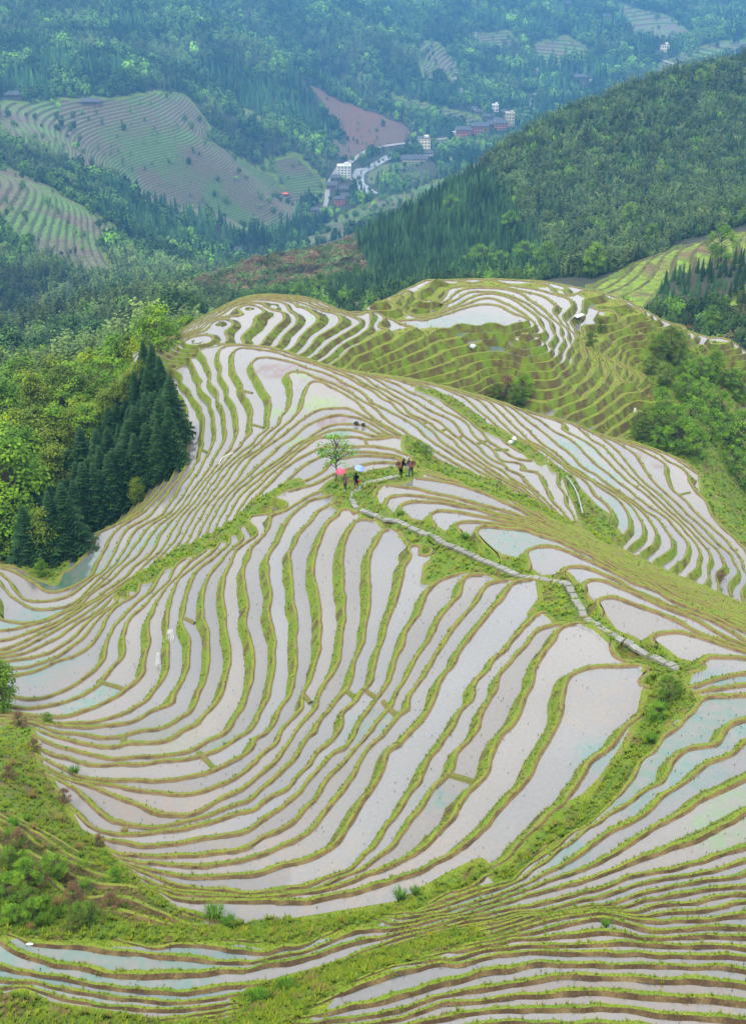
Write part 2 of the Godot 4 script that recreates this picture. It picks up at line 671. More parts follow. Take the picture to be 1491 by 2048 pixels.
# ------------------------------------------------------------------ scatter of grass
func sow(who: String, kind: int, p: Vector3, q: Vector3, r: Vector3, dist: float, col: Color, wet: Color) -> void:
	if who == "C" or who == "D":
		return
	var ar := 0.5 * (q - p).cross(r - p).length()
	if kind == 2:
		var lush := clampf((wet.g - wet.r - 0.03) * 9.0, 0.0, 1.0)
		var k := ar * (0.7 + 3.0 * lush) * minf(1.0, 80.0 / dist)
		while rng.randf() < k:
			k -= 1.0
			weeds.append([spot(p, q, r), 0.07 + 0.05 * rng.randf() + 0.10 * lush * rng.randf(), Color(0.09, 0.15, 0.05)])
		return
	var dens := clampf(40.0 * 1000.0 / (dist * dist), 2.2, 30.0)
	if kind == 1: dens *= 0.25
	if kind == 0: dens *= 0.7
	if kind == 5: dens *= 0.4 if who == "B" else 0.9
	if kind == 3: dens *= 0.8
	var m := ar * dens
	while rng.randf() < m:
		m -= 1.0
		var g := rng.randf()
		var c := Color(0.14, 0.25, 0.01).lerp(Color(0.25, 0.30, 0.014), g)
		if kind == 3 and rng.randf() < 0.18 or rng.randf() < 0.06: c = Color(0.24, 0.165, 0.06)
		elif rng.randf() < 0.2: c = Color(0.08, 0.20, 0.015)
		elif dist < 38.0 and rng.randf() < 0.008: c = Color(0.42, 0.34, 0.01)
		if dist < 60.0 and who == "A": c = c.lerp(Color(0.13, 0.17, 0.02), 0.45)
		tufts.append([spot(p, q, r), (0.08 + 0.15 * rng.randf() * rng.randf()) * (0.65 if kind < 3 else 0.85 if kind == 3 else 1.1) * (1.0 + clampf((dist - 50.0) / 120.0, 0.0, 0.8)) * (1.35 if kind == 4 else 1.0), c])

func spot(p: Vector3, q: Vector3, r: Vector3) -> Vector3:
	var a := rng.randf()
	var b := rng.randf()
	if a + b > 1.0:
		a = 1.0 - a
		b = 1.0 - b
	return p + (q - p) * a + (r - p) * b

func scatter(called: String, label: String, category: String, mesh: Mesh, list: Array) -> void:
	if list.is_empty():
		return
	var mm := MultiMesh.new()
	mm.transform_format = MultiMesh.TRANSFORM_3D
	mm.use_colors = true
	mm.mesh = mesh
	mm.instance_count = list.size()
	for i in list.size():
		var e: Array = list[i]
		var s: float = e[1]
		var t := Transform3D(Basis(Vector3.UP, rng.randf() * TAU).scaled(Vector3(s, s * rng.randf_range(0.8, 1.25), s)), e[0])
		mm.set_instance_transform(i, t)
		mm.set_instance_color(i, e[2])
	var o := MultiMeshInstance3D.new()
	o.name = numbered(called)
	o.multimesh = mm
	add_child(o)
	tag(o, label, category, "", "stuff")

func tuft_mesh(blades: int, lean: float) -> ArrayMesh:
	var b := Buf.new()
	for i in blades:
		var a := TAU * i / blades + rng.randf_range(-0.4, 0.4)
		var d := Vector3(cos(a), 0, sin(a))
		var s := Vector3(-sin(a), 0, cos(a)) * 0.10
		var root := d * rng.randf_range(0.0, 0.25)
		var h := rng.randf_range(0.6, 1.15)
		var mid := root + d * lean * 0.35 + Vector3.UP * h * 0.6
		var tip := root + d * lean * rng.randf_range(0.7, 1.2) + Vector3.UP * h * rng.randf_range(0.75, 1.0)
		var n := (mid - root).cross(s).normalized()
		if n.y < 0.0: n = -n
		n = (n + Vector3.UP * 0.6).normalized()
		var c := Color.WHITE * rng.randf_range(0.75, 1.0)
		b.quad(root - s, mid - s * 0.8, mid + s * 0.8, root + s, n, c)
		b.tri(mid - s * 0.8, tip, mid + s * 0.8, n, c)
	return b.put(ArrayMesh.new(), M.leaf)

# ------------------------------------------------------------------ trees
func leaf(b: Buf, at: Vector3, out: Vector3, size: float, c: Color) -> void:
	var x := Vector3(rng.randf_range(-1, 1), rng.randf_range(-0.5, 0.5), rng.randf_range(-1, 1)).normalized()
	var n := (out + Vector3(rng.randf_range(-0.6, 0.6), rng.randf_range(-0.1, 0.8), rng.randf_range(-0.6, 0.6))).normalized()
	var y := n.cross(x).normalized() * size * 0.5
	x = y.cross(n).normalized() * size * rng.randf_range(0.3, 0.42)
	b.tri(at - y, at + x, at + y * 1.2, n, c)
	b.tri(at - y, at + y * 1.2, at - x, n, c)

func leafy_tree(h: float, spread: float, bole: float, pal: Array, clumps: int, leaves: int, size: float, open := false) -> Node3D:
	var o := Node3D.new()
	var wood := Buf.new()
	var crown := Buf.new()
	var lean := Vector3(rng.randf_range(-0.1, 0.1), 1, rng.randf_range(-0.1, 0.1)) * h
	var fork := lean * bole
	wood.tube(PackedVector3Array([Vector3(0, -0.4, 0), fork * 0.5 + Vector3(0.02 * h, 0, 0), fork, lean * 0.8]), PackedFloat32Array([h * 0.03, h * 0.023, h * 0.018, h * 0.005]) if not open else PackedFloat32Array([h * 0.018, h * 0.013, h * 0.011, h * 0.003]), 7, Color(0.075, 0.06, 0.045))
	for i in clumps:
		var t := rng.randf()
		var yy := lerpf(bole * (1.12 if open else 0.55), 0.97, t)
		var wide := spread * h * (sin(PI * clampf(0.12 + 0.86 * (yy - bole * 0.5) / (1.0 - bole * 0.5), 0.0, 1.0))) * rng.randf_range(0.45, 1.0)
		var a := TAU * (i * 0.618 + rng.randf_range(-0.06, 0.06))
		var at := Vector3(cos(a) * wide, yy * h, sin(a) * wide)
		var from := lean * clampf(yy - 0.18, bole * 0.7, 0.8)
		var mid := from.lerp(at, 0.5) + Vector3(0, 0.03 * h, 0)
		wood.tube(PackedVector3Array([from, mid, at]), PackedFloat32Array([h * 0.009, h * 0.006, h * 0.0025]), 5, Color(0.075, 0.06, 0.045))
		var rad := h * rng.randf_range(0.075, 0.145) * (1.0 if not open else 0.8)
		var c: Color = pal[rng.randi() % pal.size()]
		for k in leaves:
			var d := Vector3(rng.randfn(), rng.randfn() * 0.75, rng.randfn()).normalized() * pow(rng.randf(), 0.45)
			leaf(crown, at + d * rad * Vector3(1.15, 0.85, 1.15), (d + Vector3.UP * 0.5).normalized(), size * rng.randf_range(0.7, 1.3), c * rng.randf_range(0.75, 1.25))
	part("trunk", wood, M.bark, o)
	part("crown", crown, M.leaf, o)
	return o

func fir_tree(h: float, wide: float, pal: Array, rows: int, arms: int, step: float) -> Node3D:
	var o := Node3D.new()
	var wood := Buf.new()
	var crown := Buf.new()
	wood.tube(PackedVector3Array([Vector3(0, -0.8, 0), Vector3(0, h * 0.5, 0), Vector3(0, h * 0.97, 0)]), PackedFloat32Array([h * 0.018, h * 0.011, 0.01]), 6, Color(0.06, 0.045, 0.035))
	for r in rows:
		var t := (r + 0.4) / rows
		var y := h * lerpf(0.08, 0.99, t)
		var reach := wide * h * pow(1.0 - t, 0.95) * rng.randf_range(0.8, 1.15) + 0.015 * h * wide
		for k in arms:
			var a := TAU * (k + 0.5 * (r % 2)) / arms + rng.randf_range(-0.25, 0.25)
			var d := Vector3(cos(a), 0, sin(a))
			var s := Vector3(-sin(a), 0, cos(a))
			var len := reach * rng.randf_range(0.7, 1.15)
			var c: Color = (pal[rng.randi() % pal.size()] as Color) * rng.randf_range(0.8, 1.25)
			var from := Vector3(0, y, 0)
			var n := maxi(2, int(len / step))
			for i in n:
				var f0 := float(i) / n
				var p := from + d * len * (f0 + 0.5 / n) + Vector3.UP * (0.10 * len * f0 - 0.38 * len * f0 * f0)
				var w := (1.0 - f0 * 0.75) * len * 0.36 + 0.02 * h
				for sgn: float in [-1.0, 1.0]:
					var tip := p + s * sgn * w + d * w * 0.55 - Vector3.UP * w * rng.randf_range(0.15, 0.5)
					crown.tri(p - d * step * 0.5, tip, p + d * step * 0.7, (Vector3.UP + d * 0.5 + s * sgn * 0.3).normalized(), c)
				crown.tri(p - s * 0.13 * w, p + d * len / n * 1.5 - Vector3.UP * 0.14 * w, p + s * 0.13 * w, (Vector3.UP + d).normalized(), c * 1.15)
	part("trunk", wood, M.bark, o)
	part("crown", crown, M.leaf, o)
	return o

func tree_of(kind: String, v: int) -> Node3D:
	var key := "%s%d" % [kind, v]
	if protos.has(key):
		return protos[key]
	var o: Node3D
	match kind:
		"bright": o = leafy_tree(10, 0.26, 0.22, [Color(0.085, 0.17, 0.012), Color(0.115, 0.205, 0.015), Color(0.06, 0.13, 0.012)], 46, 95, 0.31)
		"light": o = leafy_tree(10, 0.36, 0.25, [Color(0.11, 0.22, 0.016), Color(0.15, 0.26, 0.018), Color(0.08, 0.165, 0.016)], 50, 95, 0.31)
		"yellow": o = leafy_tree(10, 0.38, 0.25, [Color(0.20, 0.27, 0.012), Color(0.16, 0.22, 0.012), Color(0.11, 0.175, 0.014)], 48, 95, 0.31)
		"mid": o = leafy_tree(10, 0.46, 0.18, [Color(0.095, 0.20, 0.016), Color(0.13, 0.245, 0.018), Color(0.07, 0.15, 0.016)], 48, 95, 0.34)
		"dark": o = leafy_tree(10, 0.45, 0.18, [Color(0.055, 0.11, 0.016), Color(0.08, 0.145, 0.018), Color(0.08, 0.11, 0.02)], 46, 95, 0.34)
		"teal": o = leafy_tree(10, 0.38, 0.2, [Color(0.05, 0.105, 0.03), Color(0.065, 0.14, 0.035), Color(0.035, 0.075, 0.025)], 44, 50, 0.5)
		"olive": o = leafy_tree(10, 0.24, 0.12, [Color(0.10, 0.155, 0.016), Color(0.075, 0.12, 0.016), Color(0.13, 0.175, 0.018)], 54, 95, 0.30)
		"brown": o = leafy_tree(10, 0.45, 0.12, [Color(0.16, 0.085, 0.05), Color(0.12, 0.075, 0.045), Color(0.10, 0.09, 0.04)], 40, 50, 0.4)
		"lone": o = leafy_tree(10, 0.42, 0.42, [Color(0.10, 0.23, 0.025), Color(0.13, 0.27, 0.03), Color(0.08, 0.19, 0.025)], 44, 20, 0.36, true)
		"fir": o = fir_tree(10, 0.31, [Color(0.018, 0.048, 0.014), Color(0.026, 0.062, 0.018), Color(0.014, 0.038, 0.012)], 26, 10, 0.45)
	protos[key] = o
	return o

var tree_words := {"bright": "tall bright green", "light": "light green", "yellow": "yellow-green", "mid": "mid green", "dark": "dark green", "teal": "blue-green", "olive": "olive green", "fir": "dark conical fir", "brown": "dry brown"}
var tree_where := ""
var tree_group := ""
var tree_land: Land

func put_tree(kind: String, x: float, z: float, h: float) -> void:
	var src := tree_of(kind, rng.randi() % 2)
	var o: Node3D = src.duplicate()
	var shrub := h < 4.0
	o.name = numbered("fir_tree" if kind == "fir" else "shrub" if shrub else "tree")
	add_child(o)
	o.position = Vector3(x, tree_land.ground(x, z) - 0.15, z)
	o.rotation.y = rng.randf() * TAU
	var s := h / 10.0
	o.scale = Vector3(s, s, s) * Vector3(rng.randf_range(0.9, 1.12), 1.0, rng.randf_range(0.9, 1.12))
	tag(o, ("%s %s %s" % [tree_words[kind], "tree" if kind == "fir" else "bush" if shrub else "leafy tree", tree_where]), "bush" if shrub else "tree", tree_group)

# small crowns for the woods far off
func far_mesh(kind: String) -> ArrayMesh:
	var b := Buf.new()
	if kind == "fir":
		for t in 6:
			var y := 0.05 + t * 0.155
			var r := 0.27 * (1.0 - t / 6.6)
			var a0 := rng.randf() * TAU
			for k in 8:
				var a := a0 + TAU * k / 8.0
				var w := TAU / 14.0
				var rr := r * rng.randf_range(0.75, 1.15)
				var e := Vector3(cos(a), 0, sin(a))
				b.tri(Vector3(cos(a - w) * rr * 0.55, y + 0.08, sin(a - w) * rr * 0.55), Vector3(0, y + 0.26, 0), e * rr + Vector3(0, y, 0), (e + Vector3(0, 0.9, 0)).normalized(), Color.WHITE * rng.randf_range(0.7, 1.0))
				b.tri(Vector3(0, y + 0.26, 0), Vector3(cos(a + w) * rr * 0.55, y + 0.08, sin(a + w) * rr * 0.55), e * rr + Vector3(0, y, 0), (e + Vector3(0, 0.9, 0)).normalized(), Color.WHITE * rng.randf_range(0.7, 1.0))
	elif kind == "bamboo":
		for s in 5:
			var a := rng.randf() * TAU
			var d := Vector3(cos(a), 0, sin(a))
			for k in 44:
				var t := k / 43.0
				var p := d * (0.06 + 0.20 * t * t) + Vector3(0, 0.2 + 0.85 * t - 0.18 * t * t, 0)
				leaf(b, p + Vector3(rng.randf_range(-1, 1), rng.randf_range(-1, 1), rng.randf_range(-1, 1)) * 0.10 * (1.2 - t), (d * 0.4 + Vector3.UP).normalized(), 0.13 - 0.06 * t, Color.WHITE * rng.randf_range(0.7, 1.0))
	else:
		var n := 420 if kind == "leafy" else 150
		for k in n:
			var d := Vector3(rng.randfn(), rng.randfn(), rng.randfn()).normalized()
			d.y = absf(d.y) if rng.randf() < 0.7 else d.y
			var lump := 0.8 + 0.25 * sin(d.x * 5.0) * cos(d.z * 6.0 + d.y * 3.0)
			var p := Vector3(d.x * 0.36, 0.52 + d.y * 0.42, d.z * 0.36) * lump * rng.randf_range(0.82, 1.04) if kind != "bush" else Vector3(d.x * 0.5, 0.1 + absf(d.y) * 0.5, d.z * 0.5) * lump
			leaf(b, p, d, rng.randf_range(0.07, 0.12) if kind == "leafy" else rng.randf_range(0.12, 0.22), Color.WHITE * rng.randf_range(0.6, 1.0))
	return b.put(ArrayMesh.new(), M.leaf)

var woods := {}
func stand(kind: String, p: Vector3, s: float, c: Color) -> void:
	var key := "%s%d" % [kind, rng.randi() % 3]
	if not woods.has(key):
		woods[key] = []
	woods[key].append([p, s, c])

func wood_color(kind: String, p: Vector3) -> Color:
	var k := rng.randf_range(0.75, 1.25)
	match kind:
		"fir": return Color(0.02, 0.055, 0.02).lerp(Color(0.04, 0.09, 0.026), rng.randf()) * k
		"bamboo": return Color(0.07, 0.12, 0.04).lerp(Color(0.12, 0.17, 0.04), rng.randf()) * k
		"bush": return Color(0.095, 0.17, 0.04).lerp(Color(0.18, 0.12, 0.065), clampf(0.5 + 1.3 * nz2.get_noise_2d(p.x * 0.4, p.z * 0.4) + rng.randf_range(-0.3, 0.3), 0.0, 1.0)) * k
	return (Color(0.045, 0.095, 0.02).lerp(Color(0.085, 0.16, 0.026), rng.randf()) if rng.randf() < 0.84 else Color(0.12, 0.25, 0.02)) * k

func forest(called: String, land: Land, kinds: Array, p: Array, gap: float, lift := 1.0, size := 1.0) -> void:
	var q := PackedVector2Array()
	for i in range(0, p.size(), 2):
		q.append(Vector2(p[i], p[i + 1]))
	var box := Rect2(q[0], Vector2.ZERO)
	for c in q:
		box = box.expand(c)
	var x := box.position.x
	while x < box.end.x:
		var z := box.position.y
		while z < box.end.y:
			var a := Vector2(x, z) + Vector2(rng.randf_range(-0.45, 0.45), rng.randf_range(-0.45, 0.45)) * gap
			if Geometry2D.is_point_in_polygon(a, q):
				var at := Vector3(a.x, land.ground(a.x, a.y) - 0.3, a.y)
				var k := 0.5 + 0.5 * nz2.get_noise_2d(a.x * 0.13 + 7.0, a.y * 0.13)
				var kind: String = kinds[clampi(int(k * kinds.size() + rng.randf_range(-0.7, 0.7)), 0, kinds.size() - 1)]
				var s := rng.randf_range(5.0, 8.5) * size
				if kind == "leafy": s *= 0.75
				if kind == "fir": s *= 0.85
				if kind == "bush": s = rng.randf_range(1.6, 4.2)
				stand(kind, at, s, wood_color(kind, at) * lift * clampf(1.0 + 1.1 * nz2.get_noise_2d(a.x * 0.25, a.y * 0.25 + 50.0), 0.5, 1.8))
			z += gap
		x += gap

func far_forest() -> void:
	var r := 215.0
	while r < 3400.0:
		var gap := 3.6 + r / 330.0
		var u := -0.42
		while u < 0.42:
			var uu := u + rng.randf_range(-0.5, 0.5) * gap / r
			var rr := r + rng.randf_range(-0.5, 0.5) * gap
			u += gap / r
			var x := rr * sin(uu)
			var z := -rr * cos(uu)
			var p := Vector2(x, z)
			var y := D.ground(x, z)
			if r < 1000.0 and r > 270.0 and y < C.ground(x, z) - 3.0:
				continue
			if r < 225.0 and y < B.ground(x, z): continue
			var bare := false
			var edge := 1e9
			for a: Array in D.areas:
				if (a[2] as Rect2).has_point(p):
					var s := Land.side(a[1], p)
					if s > -gap * 0.3: bare = true
			for l: Array in clear:
				if bare: break
				if (l[2] as Rect2).has_point(p):
					for q: Vector2 in l[1]:
						if q.distance_squared_to(p) < l[0] * l[0]:
							bare = true
							break
			if bare and rng.randf() > (0.035 if nz2.get_noise_2d(x * 0.15, z * 0.15) < 0.12 else 0.35):
				continue
			var k := nz2.get_noise_2d(x * 0.022 + 30.0, z * 0.022) + 0.35 * nz2.get_noise_2d(x * 0.09, z * 0.09)
			var kind := "fir" if k < -0.16 else "leafy" if k < 0.16 else "bamboo"
			if r < 680.0 and uu < -0.08: kind = "bamboo" if k > -0.3 else "leafy"
			var dim := 0.85 if r < 700.0 and r > 230.0 and uu < -0.08 else 1.0
			if rng.randf() < 0.12: kind = "leafy"
			var s := gap * rng.randf_range(0.95, 2.1)
			if kind == "fir": s *= 1.05
			if bare:
				s *= 0.55
				if kind == "fir": kind = "leafy"
			var patchy := clampf(1.05 + 1.9 * nz2.get_noise_2d(x * 0.05 + 400.0, z * 0.05), 0.45, 2.2)
			stand("woods" if kind == "leafy" and r > 750.0 else kind, Vector3(x, y - 0.3, z), s, wood_color(kind, Vector3(x, y, z)) * patchy * dim)
		r += gap * 0.9

# ------------------------------------------------------------------ roads, river, path
var clear := []
func ribbon(called: String, label: String, land: Land, p: Array, width: float, mat: String) -> void:
	var q := PackedVector2Array()
	for i in range(0, p.size(), 2):
		q.append(Vector2(p[i], p[i + 1]))
	var cv := Curve2D.new()
	for i in q.size():
		var t := (q[mini(i + 1, q.size() - 1)] - q[maxi(i - 1, 0)]) / 6.0
		cv.add_point(q[i], -t, t)
	var pts := cv.get_baked_points()
	var b := Buf.new()
	var step := maxf(4.0, width * 0.5)
	var total := cv.get_baked_length()
	var n := int(total / step)
	var rows := []
	var near := PackedVector2Array()
	var box := Rect2(pts[0], Vector2.ZERO)
	for i in n + 1:
		var a := cv.sample_baked(total * i / n)
		var d := (cv.sample_baked(minf(total, total * i / n + 1.0)) - cv.sample_baked(maxf(0.0, total * i / n - 1.0))).normalized()
		var s := Vector2(-d.y, d.x) * width * 0.5 * (1.0 + 0.3 * nz2.get_noise_2d(a.x * 0.1, a.y * 0.1))
		var row := []
		for k: float in [-1.0, -0.33, 0.33, 1.0]:
			var e := a + s * k
			row.append(Vector3(e.x, land.ground(e.x, e.y) + 0.8, e.y))
		rows.append(row)
		near.append(a)
		box = box.expand(a)
	for i in n:
		for k in 3:
			var c := Color(0.42, 0.41, 0.38) * rng.randf_range(0.85, 1.05)
			if mat == "river":
				c = Color(0.36, 0.39, 0.41) if rng.randf() < 0.4 else Color(0.19, 0.22, 0.23)
			b.quad(rows[i][k], rows[i + 1][k], rows[i + 1][k + 1], rows[i][k + 1], Vector3.UP, c)
	var o := part(called, b, M.road if mat == "road" else M.foam, self)
	tag(o, label, called, "", "structure")
	clear.append([width * 0.5 + 6.0, near, box.grow(width + 8.0)])

var slab_no := 0
func stone_path(p: Array) -> void:
	var cv := Curve2D.new()
	var q := PackedVector2Array()
	for i in range(0, p.size(), 2):
		q.append(Vector2(p[i], p[i + 1]))
	for i in q.size():
		var t := (q[mini(i + 1, q.size() - 1)] - q[maxi(i - 1, 0)]) / 6.0
		cv.add_point(q[i], -t, t)
	var o := Node3D.new()
	o.name = numbered("stone_path")
	add_child(o)
	var words := ["grey stone slab path running down the grassy crest", "short run of stone slabs below the porters"]
	tag(o, words[slab_no], "path", "", "structure")
	slab_no += 1
	var s := 0.0
	while s < cv.get_baked_length() - 0.3:
		var len := rng.randf_range(0.36, 0.55)
		var a := cv.sample_baked(s + len * 0.5)
		var d := (cv.sample_baked(s + len) - cv.sample_baked(s)).normalized()
		var y := A.ground(a.x, a.y)
		var ya := A.ground(a.x - d.x * 0.4, a.y - d.y * 0.4)
		var yb := A.ground(a.x + d.x * 0.4, a.y + d.y * 0.4)
		var b := Buf.new()
		var w := rng.randf_range(0.38, 0.48)
		b.box(Vector3.ZERO, Vector3(len - rng.randf_range(0.02, 0.06), 0.16, w), 0.0, Color(0.36, 0.365, 0.32) * rng.randf_range(0.8, 1.12))
		var m := part("stone_slab", b, M.stone, o)
		m.position = Vector3(a.x + rng.randf_range(-0.05, 0.05), y + 0.03 + rng.randf_range(-0.03, 0.03), a.y + rng.randf_range(-0.05, 0.05))
		m.rotation = Vector3(0, atan2(-d.y, d.x) + rng.randf_range(-0.06, 0.06), atan2(yb - ya, 0.8))
		s += len

func hose(called: String, label: String, p: Array, rad: float) -> void:
	var pts := PackedVector3Array()
	var cv := Curve3D.new()
	for i in range(0, p.size(), 2):
		cv.add_point(Vector3(p[i], A.ground(p[i], p[i + 1]) + 0.45, p[i + 1]))
	for i in cv.point_count:
		var t := (cv.get_point_position(mini(i + 1, cv.point_count - 1)) - cv.get_point_position(maxi(i - 1, 0))) / 6.0
		cv.set_point_in(i, -t)
		cv.set_point_out(i, t)
	var rr := PackedFloat32Array()
	for i in 25:
		pts.append(cv.sample_baked(cv.get_baked_length() * i / 24.0))
		rr.append(rad)
	var b := Buf.new()
	b.tube(pts, rr, 8, Color(0.5, 0.5, 0.47) if called == "white_hose" else Color(0.24, 0.27, 0.29))
	tag(part(called, b, M.plain, self), label, "pipe")

# ------------------------------------------------------------------ houses
var house_no := {}
func building(style: String, x: float, z: float, w: float, h: float, storeys: int, label := "", turn := 0.0) -> void:
	var y := 1e9
	for d: Vector2 in [Vector2(0, 0), Vector2(-w * 0.5, 0), Vector2(w * 0.5, 0), Vector2(0, -w * 0.4), Vector2(0, w * 0.4)]:
		y = minf(y, D.ground(x + d.x, z + d.y))
	clear.append([w * 0.75, PackedVector2Array([Vector2(x, z), Vector2(x, z + w * 0.9), Vector2(x, z + w * 1.8), Vector2(x, z + w * 2.6)]), Rect2(x - w * 4, z - w * 4, w * 8, w * 8)])
	var wall := Color(0.58, 0.57, 0.54)
	var roofc := Color(0.06, 0.065, 0.075)
	match style:
		"dark": wall = Color(0.16, 0.10, 0.08)
		"red": wall = Color(0.50, 0.17, 0.11)
		"cream": wall = Color(0.68, 0.58, 0.42)
		"long": wall = Color(0.66, 0.56, 0.43)
		"pale": wall = Color(0.66, 0.66, 0.63)
		"yellow": wall = Color(0.42, 0.37, 0.24)
		"blue": wall = Color(0.14, 0.12, 0.11); roofc = Color(0.22, 0.26, 0.30)
	var dep := w * (0.5 if style == "long" else 0.7)
	var flat := style == "white" or style == "yellow" or style == "cream"
	var hw := h if flat else h * (0.84 if style == "red" else 0.74)
	var o := thing("house" if storeys < 4 else "apartment_block", label, "house" if storeys < 4 else "building", Vector3(x, y, z), turn, "")
	var b := Buf.new()
	b.box(Vector3(0, hw * 0.5 - 1.5, 0), Vector3(w, hw + 3.0, dep), 0.0, wall)
	if style == "red":
		b.box(Vector3(0, hw * 0.93, 0), Vector3(w * 1.004, hw * 0.05, dep * 1.006), 0.0, Color(0.5, 0.47, 0.42))
	part("wall", b, M.wall, o)
	var r := Buf.new()
	if flat:
		r.box(Vector3(0, hw + 0.25, 0), Vector3(w * 1.04, 0.5, dep * 1.05), 0.0, wall * 0.85 if style != "cream" else roofc)
		r.box(Vector3(w * 0.2, hw + 1.6, 0), Vector3(w * 0.35, 2.3, dep * 0.4), 0.0, wall * 0.95)
	else:
		var ex := w * 0.58
		var ez := dep * 0.66
		var rr := w * 0.36
		var top := h + w * 0.02
		var e := [Vector3(-ex, hw - 0.4, ez), Vector3(ex, hw - 0.4, ez), Vector3(ex, hw - 0.4, -ez), Vector3(-ex, hw - 0.4, -ez)]
		var t0 := Vector3(-rr, top, 0)
		var t1 := Vector3(rr, top, 0)
		r.quad(e[0], t0, t1, e[1], Vector3(0, 0.8, 0.6), roofc)
		r.quad(e[2], t1, t0, e[3], Vector3(0, 0.8, -0.6), roofc)
		r.tri(e[1], t1, e[2], Vector3(0.6, 0.8, 0), roofc)
		r.tri(e[3], t0, e[0], Vector3(-0.6, 0.8, 0), roofc)
		r.box(Vector3(0, top, 0), Vector3(rr * 2.0, 0.35, 0.4), 0.0, roofc * 1.6)
		r.quad(e[0], e[1], e[2], e[3], Vector3.DOWN, roofc)
	part("roof", r, M.wall, o)
	# eaves between the storeys of the timber houses
	if (style == "dark" or style == "red") and storeys > 1:
		for s in range(1, storeys):
			var g := Buf.new()
			g.box(Vector3(0, hw * s / storeys, 0), Vector3(w * 1.1, 0.3, dep * 1.14), 0.0, roofc if style == "dark" else Color(0.20, 0.13, 0.10))
			part("eave", g, M.wall, o)
	var cols := clampi(int(w / 3.2), 2, 9)
	var lit := Color(0.05, 0.055, 0.06) if style != "dark" else Color(0.2, 0.19, 0.17)
	for s in storeys:
		for k in cols:
			var g := Buf.new()
			var yy := hw * (s + 0.5) / storeys
			g.box(Vector3(w * ((k + 0.5) / cols - 0.5), yy, dep * 0.5), Vector3(w / cols * 0.5, hw / storeys * 0.45, 0.12), 0.0, lit)
			part("window", g, M.pane, o)
	for s in storeys:
		for k in 2:
			var g := Buf.new()
			g.box(Vector3(w * 0.5 * (1 if x < 0 else -1), hw * (s + 0.5) / storeys, dep * (k * 0.5 - 0.25)), Vector3(0.12, hw / storeys * 0.45, dep * 0.22), 0.0, lit)
			part("window", g, M.pane, o)

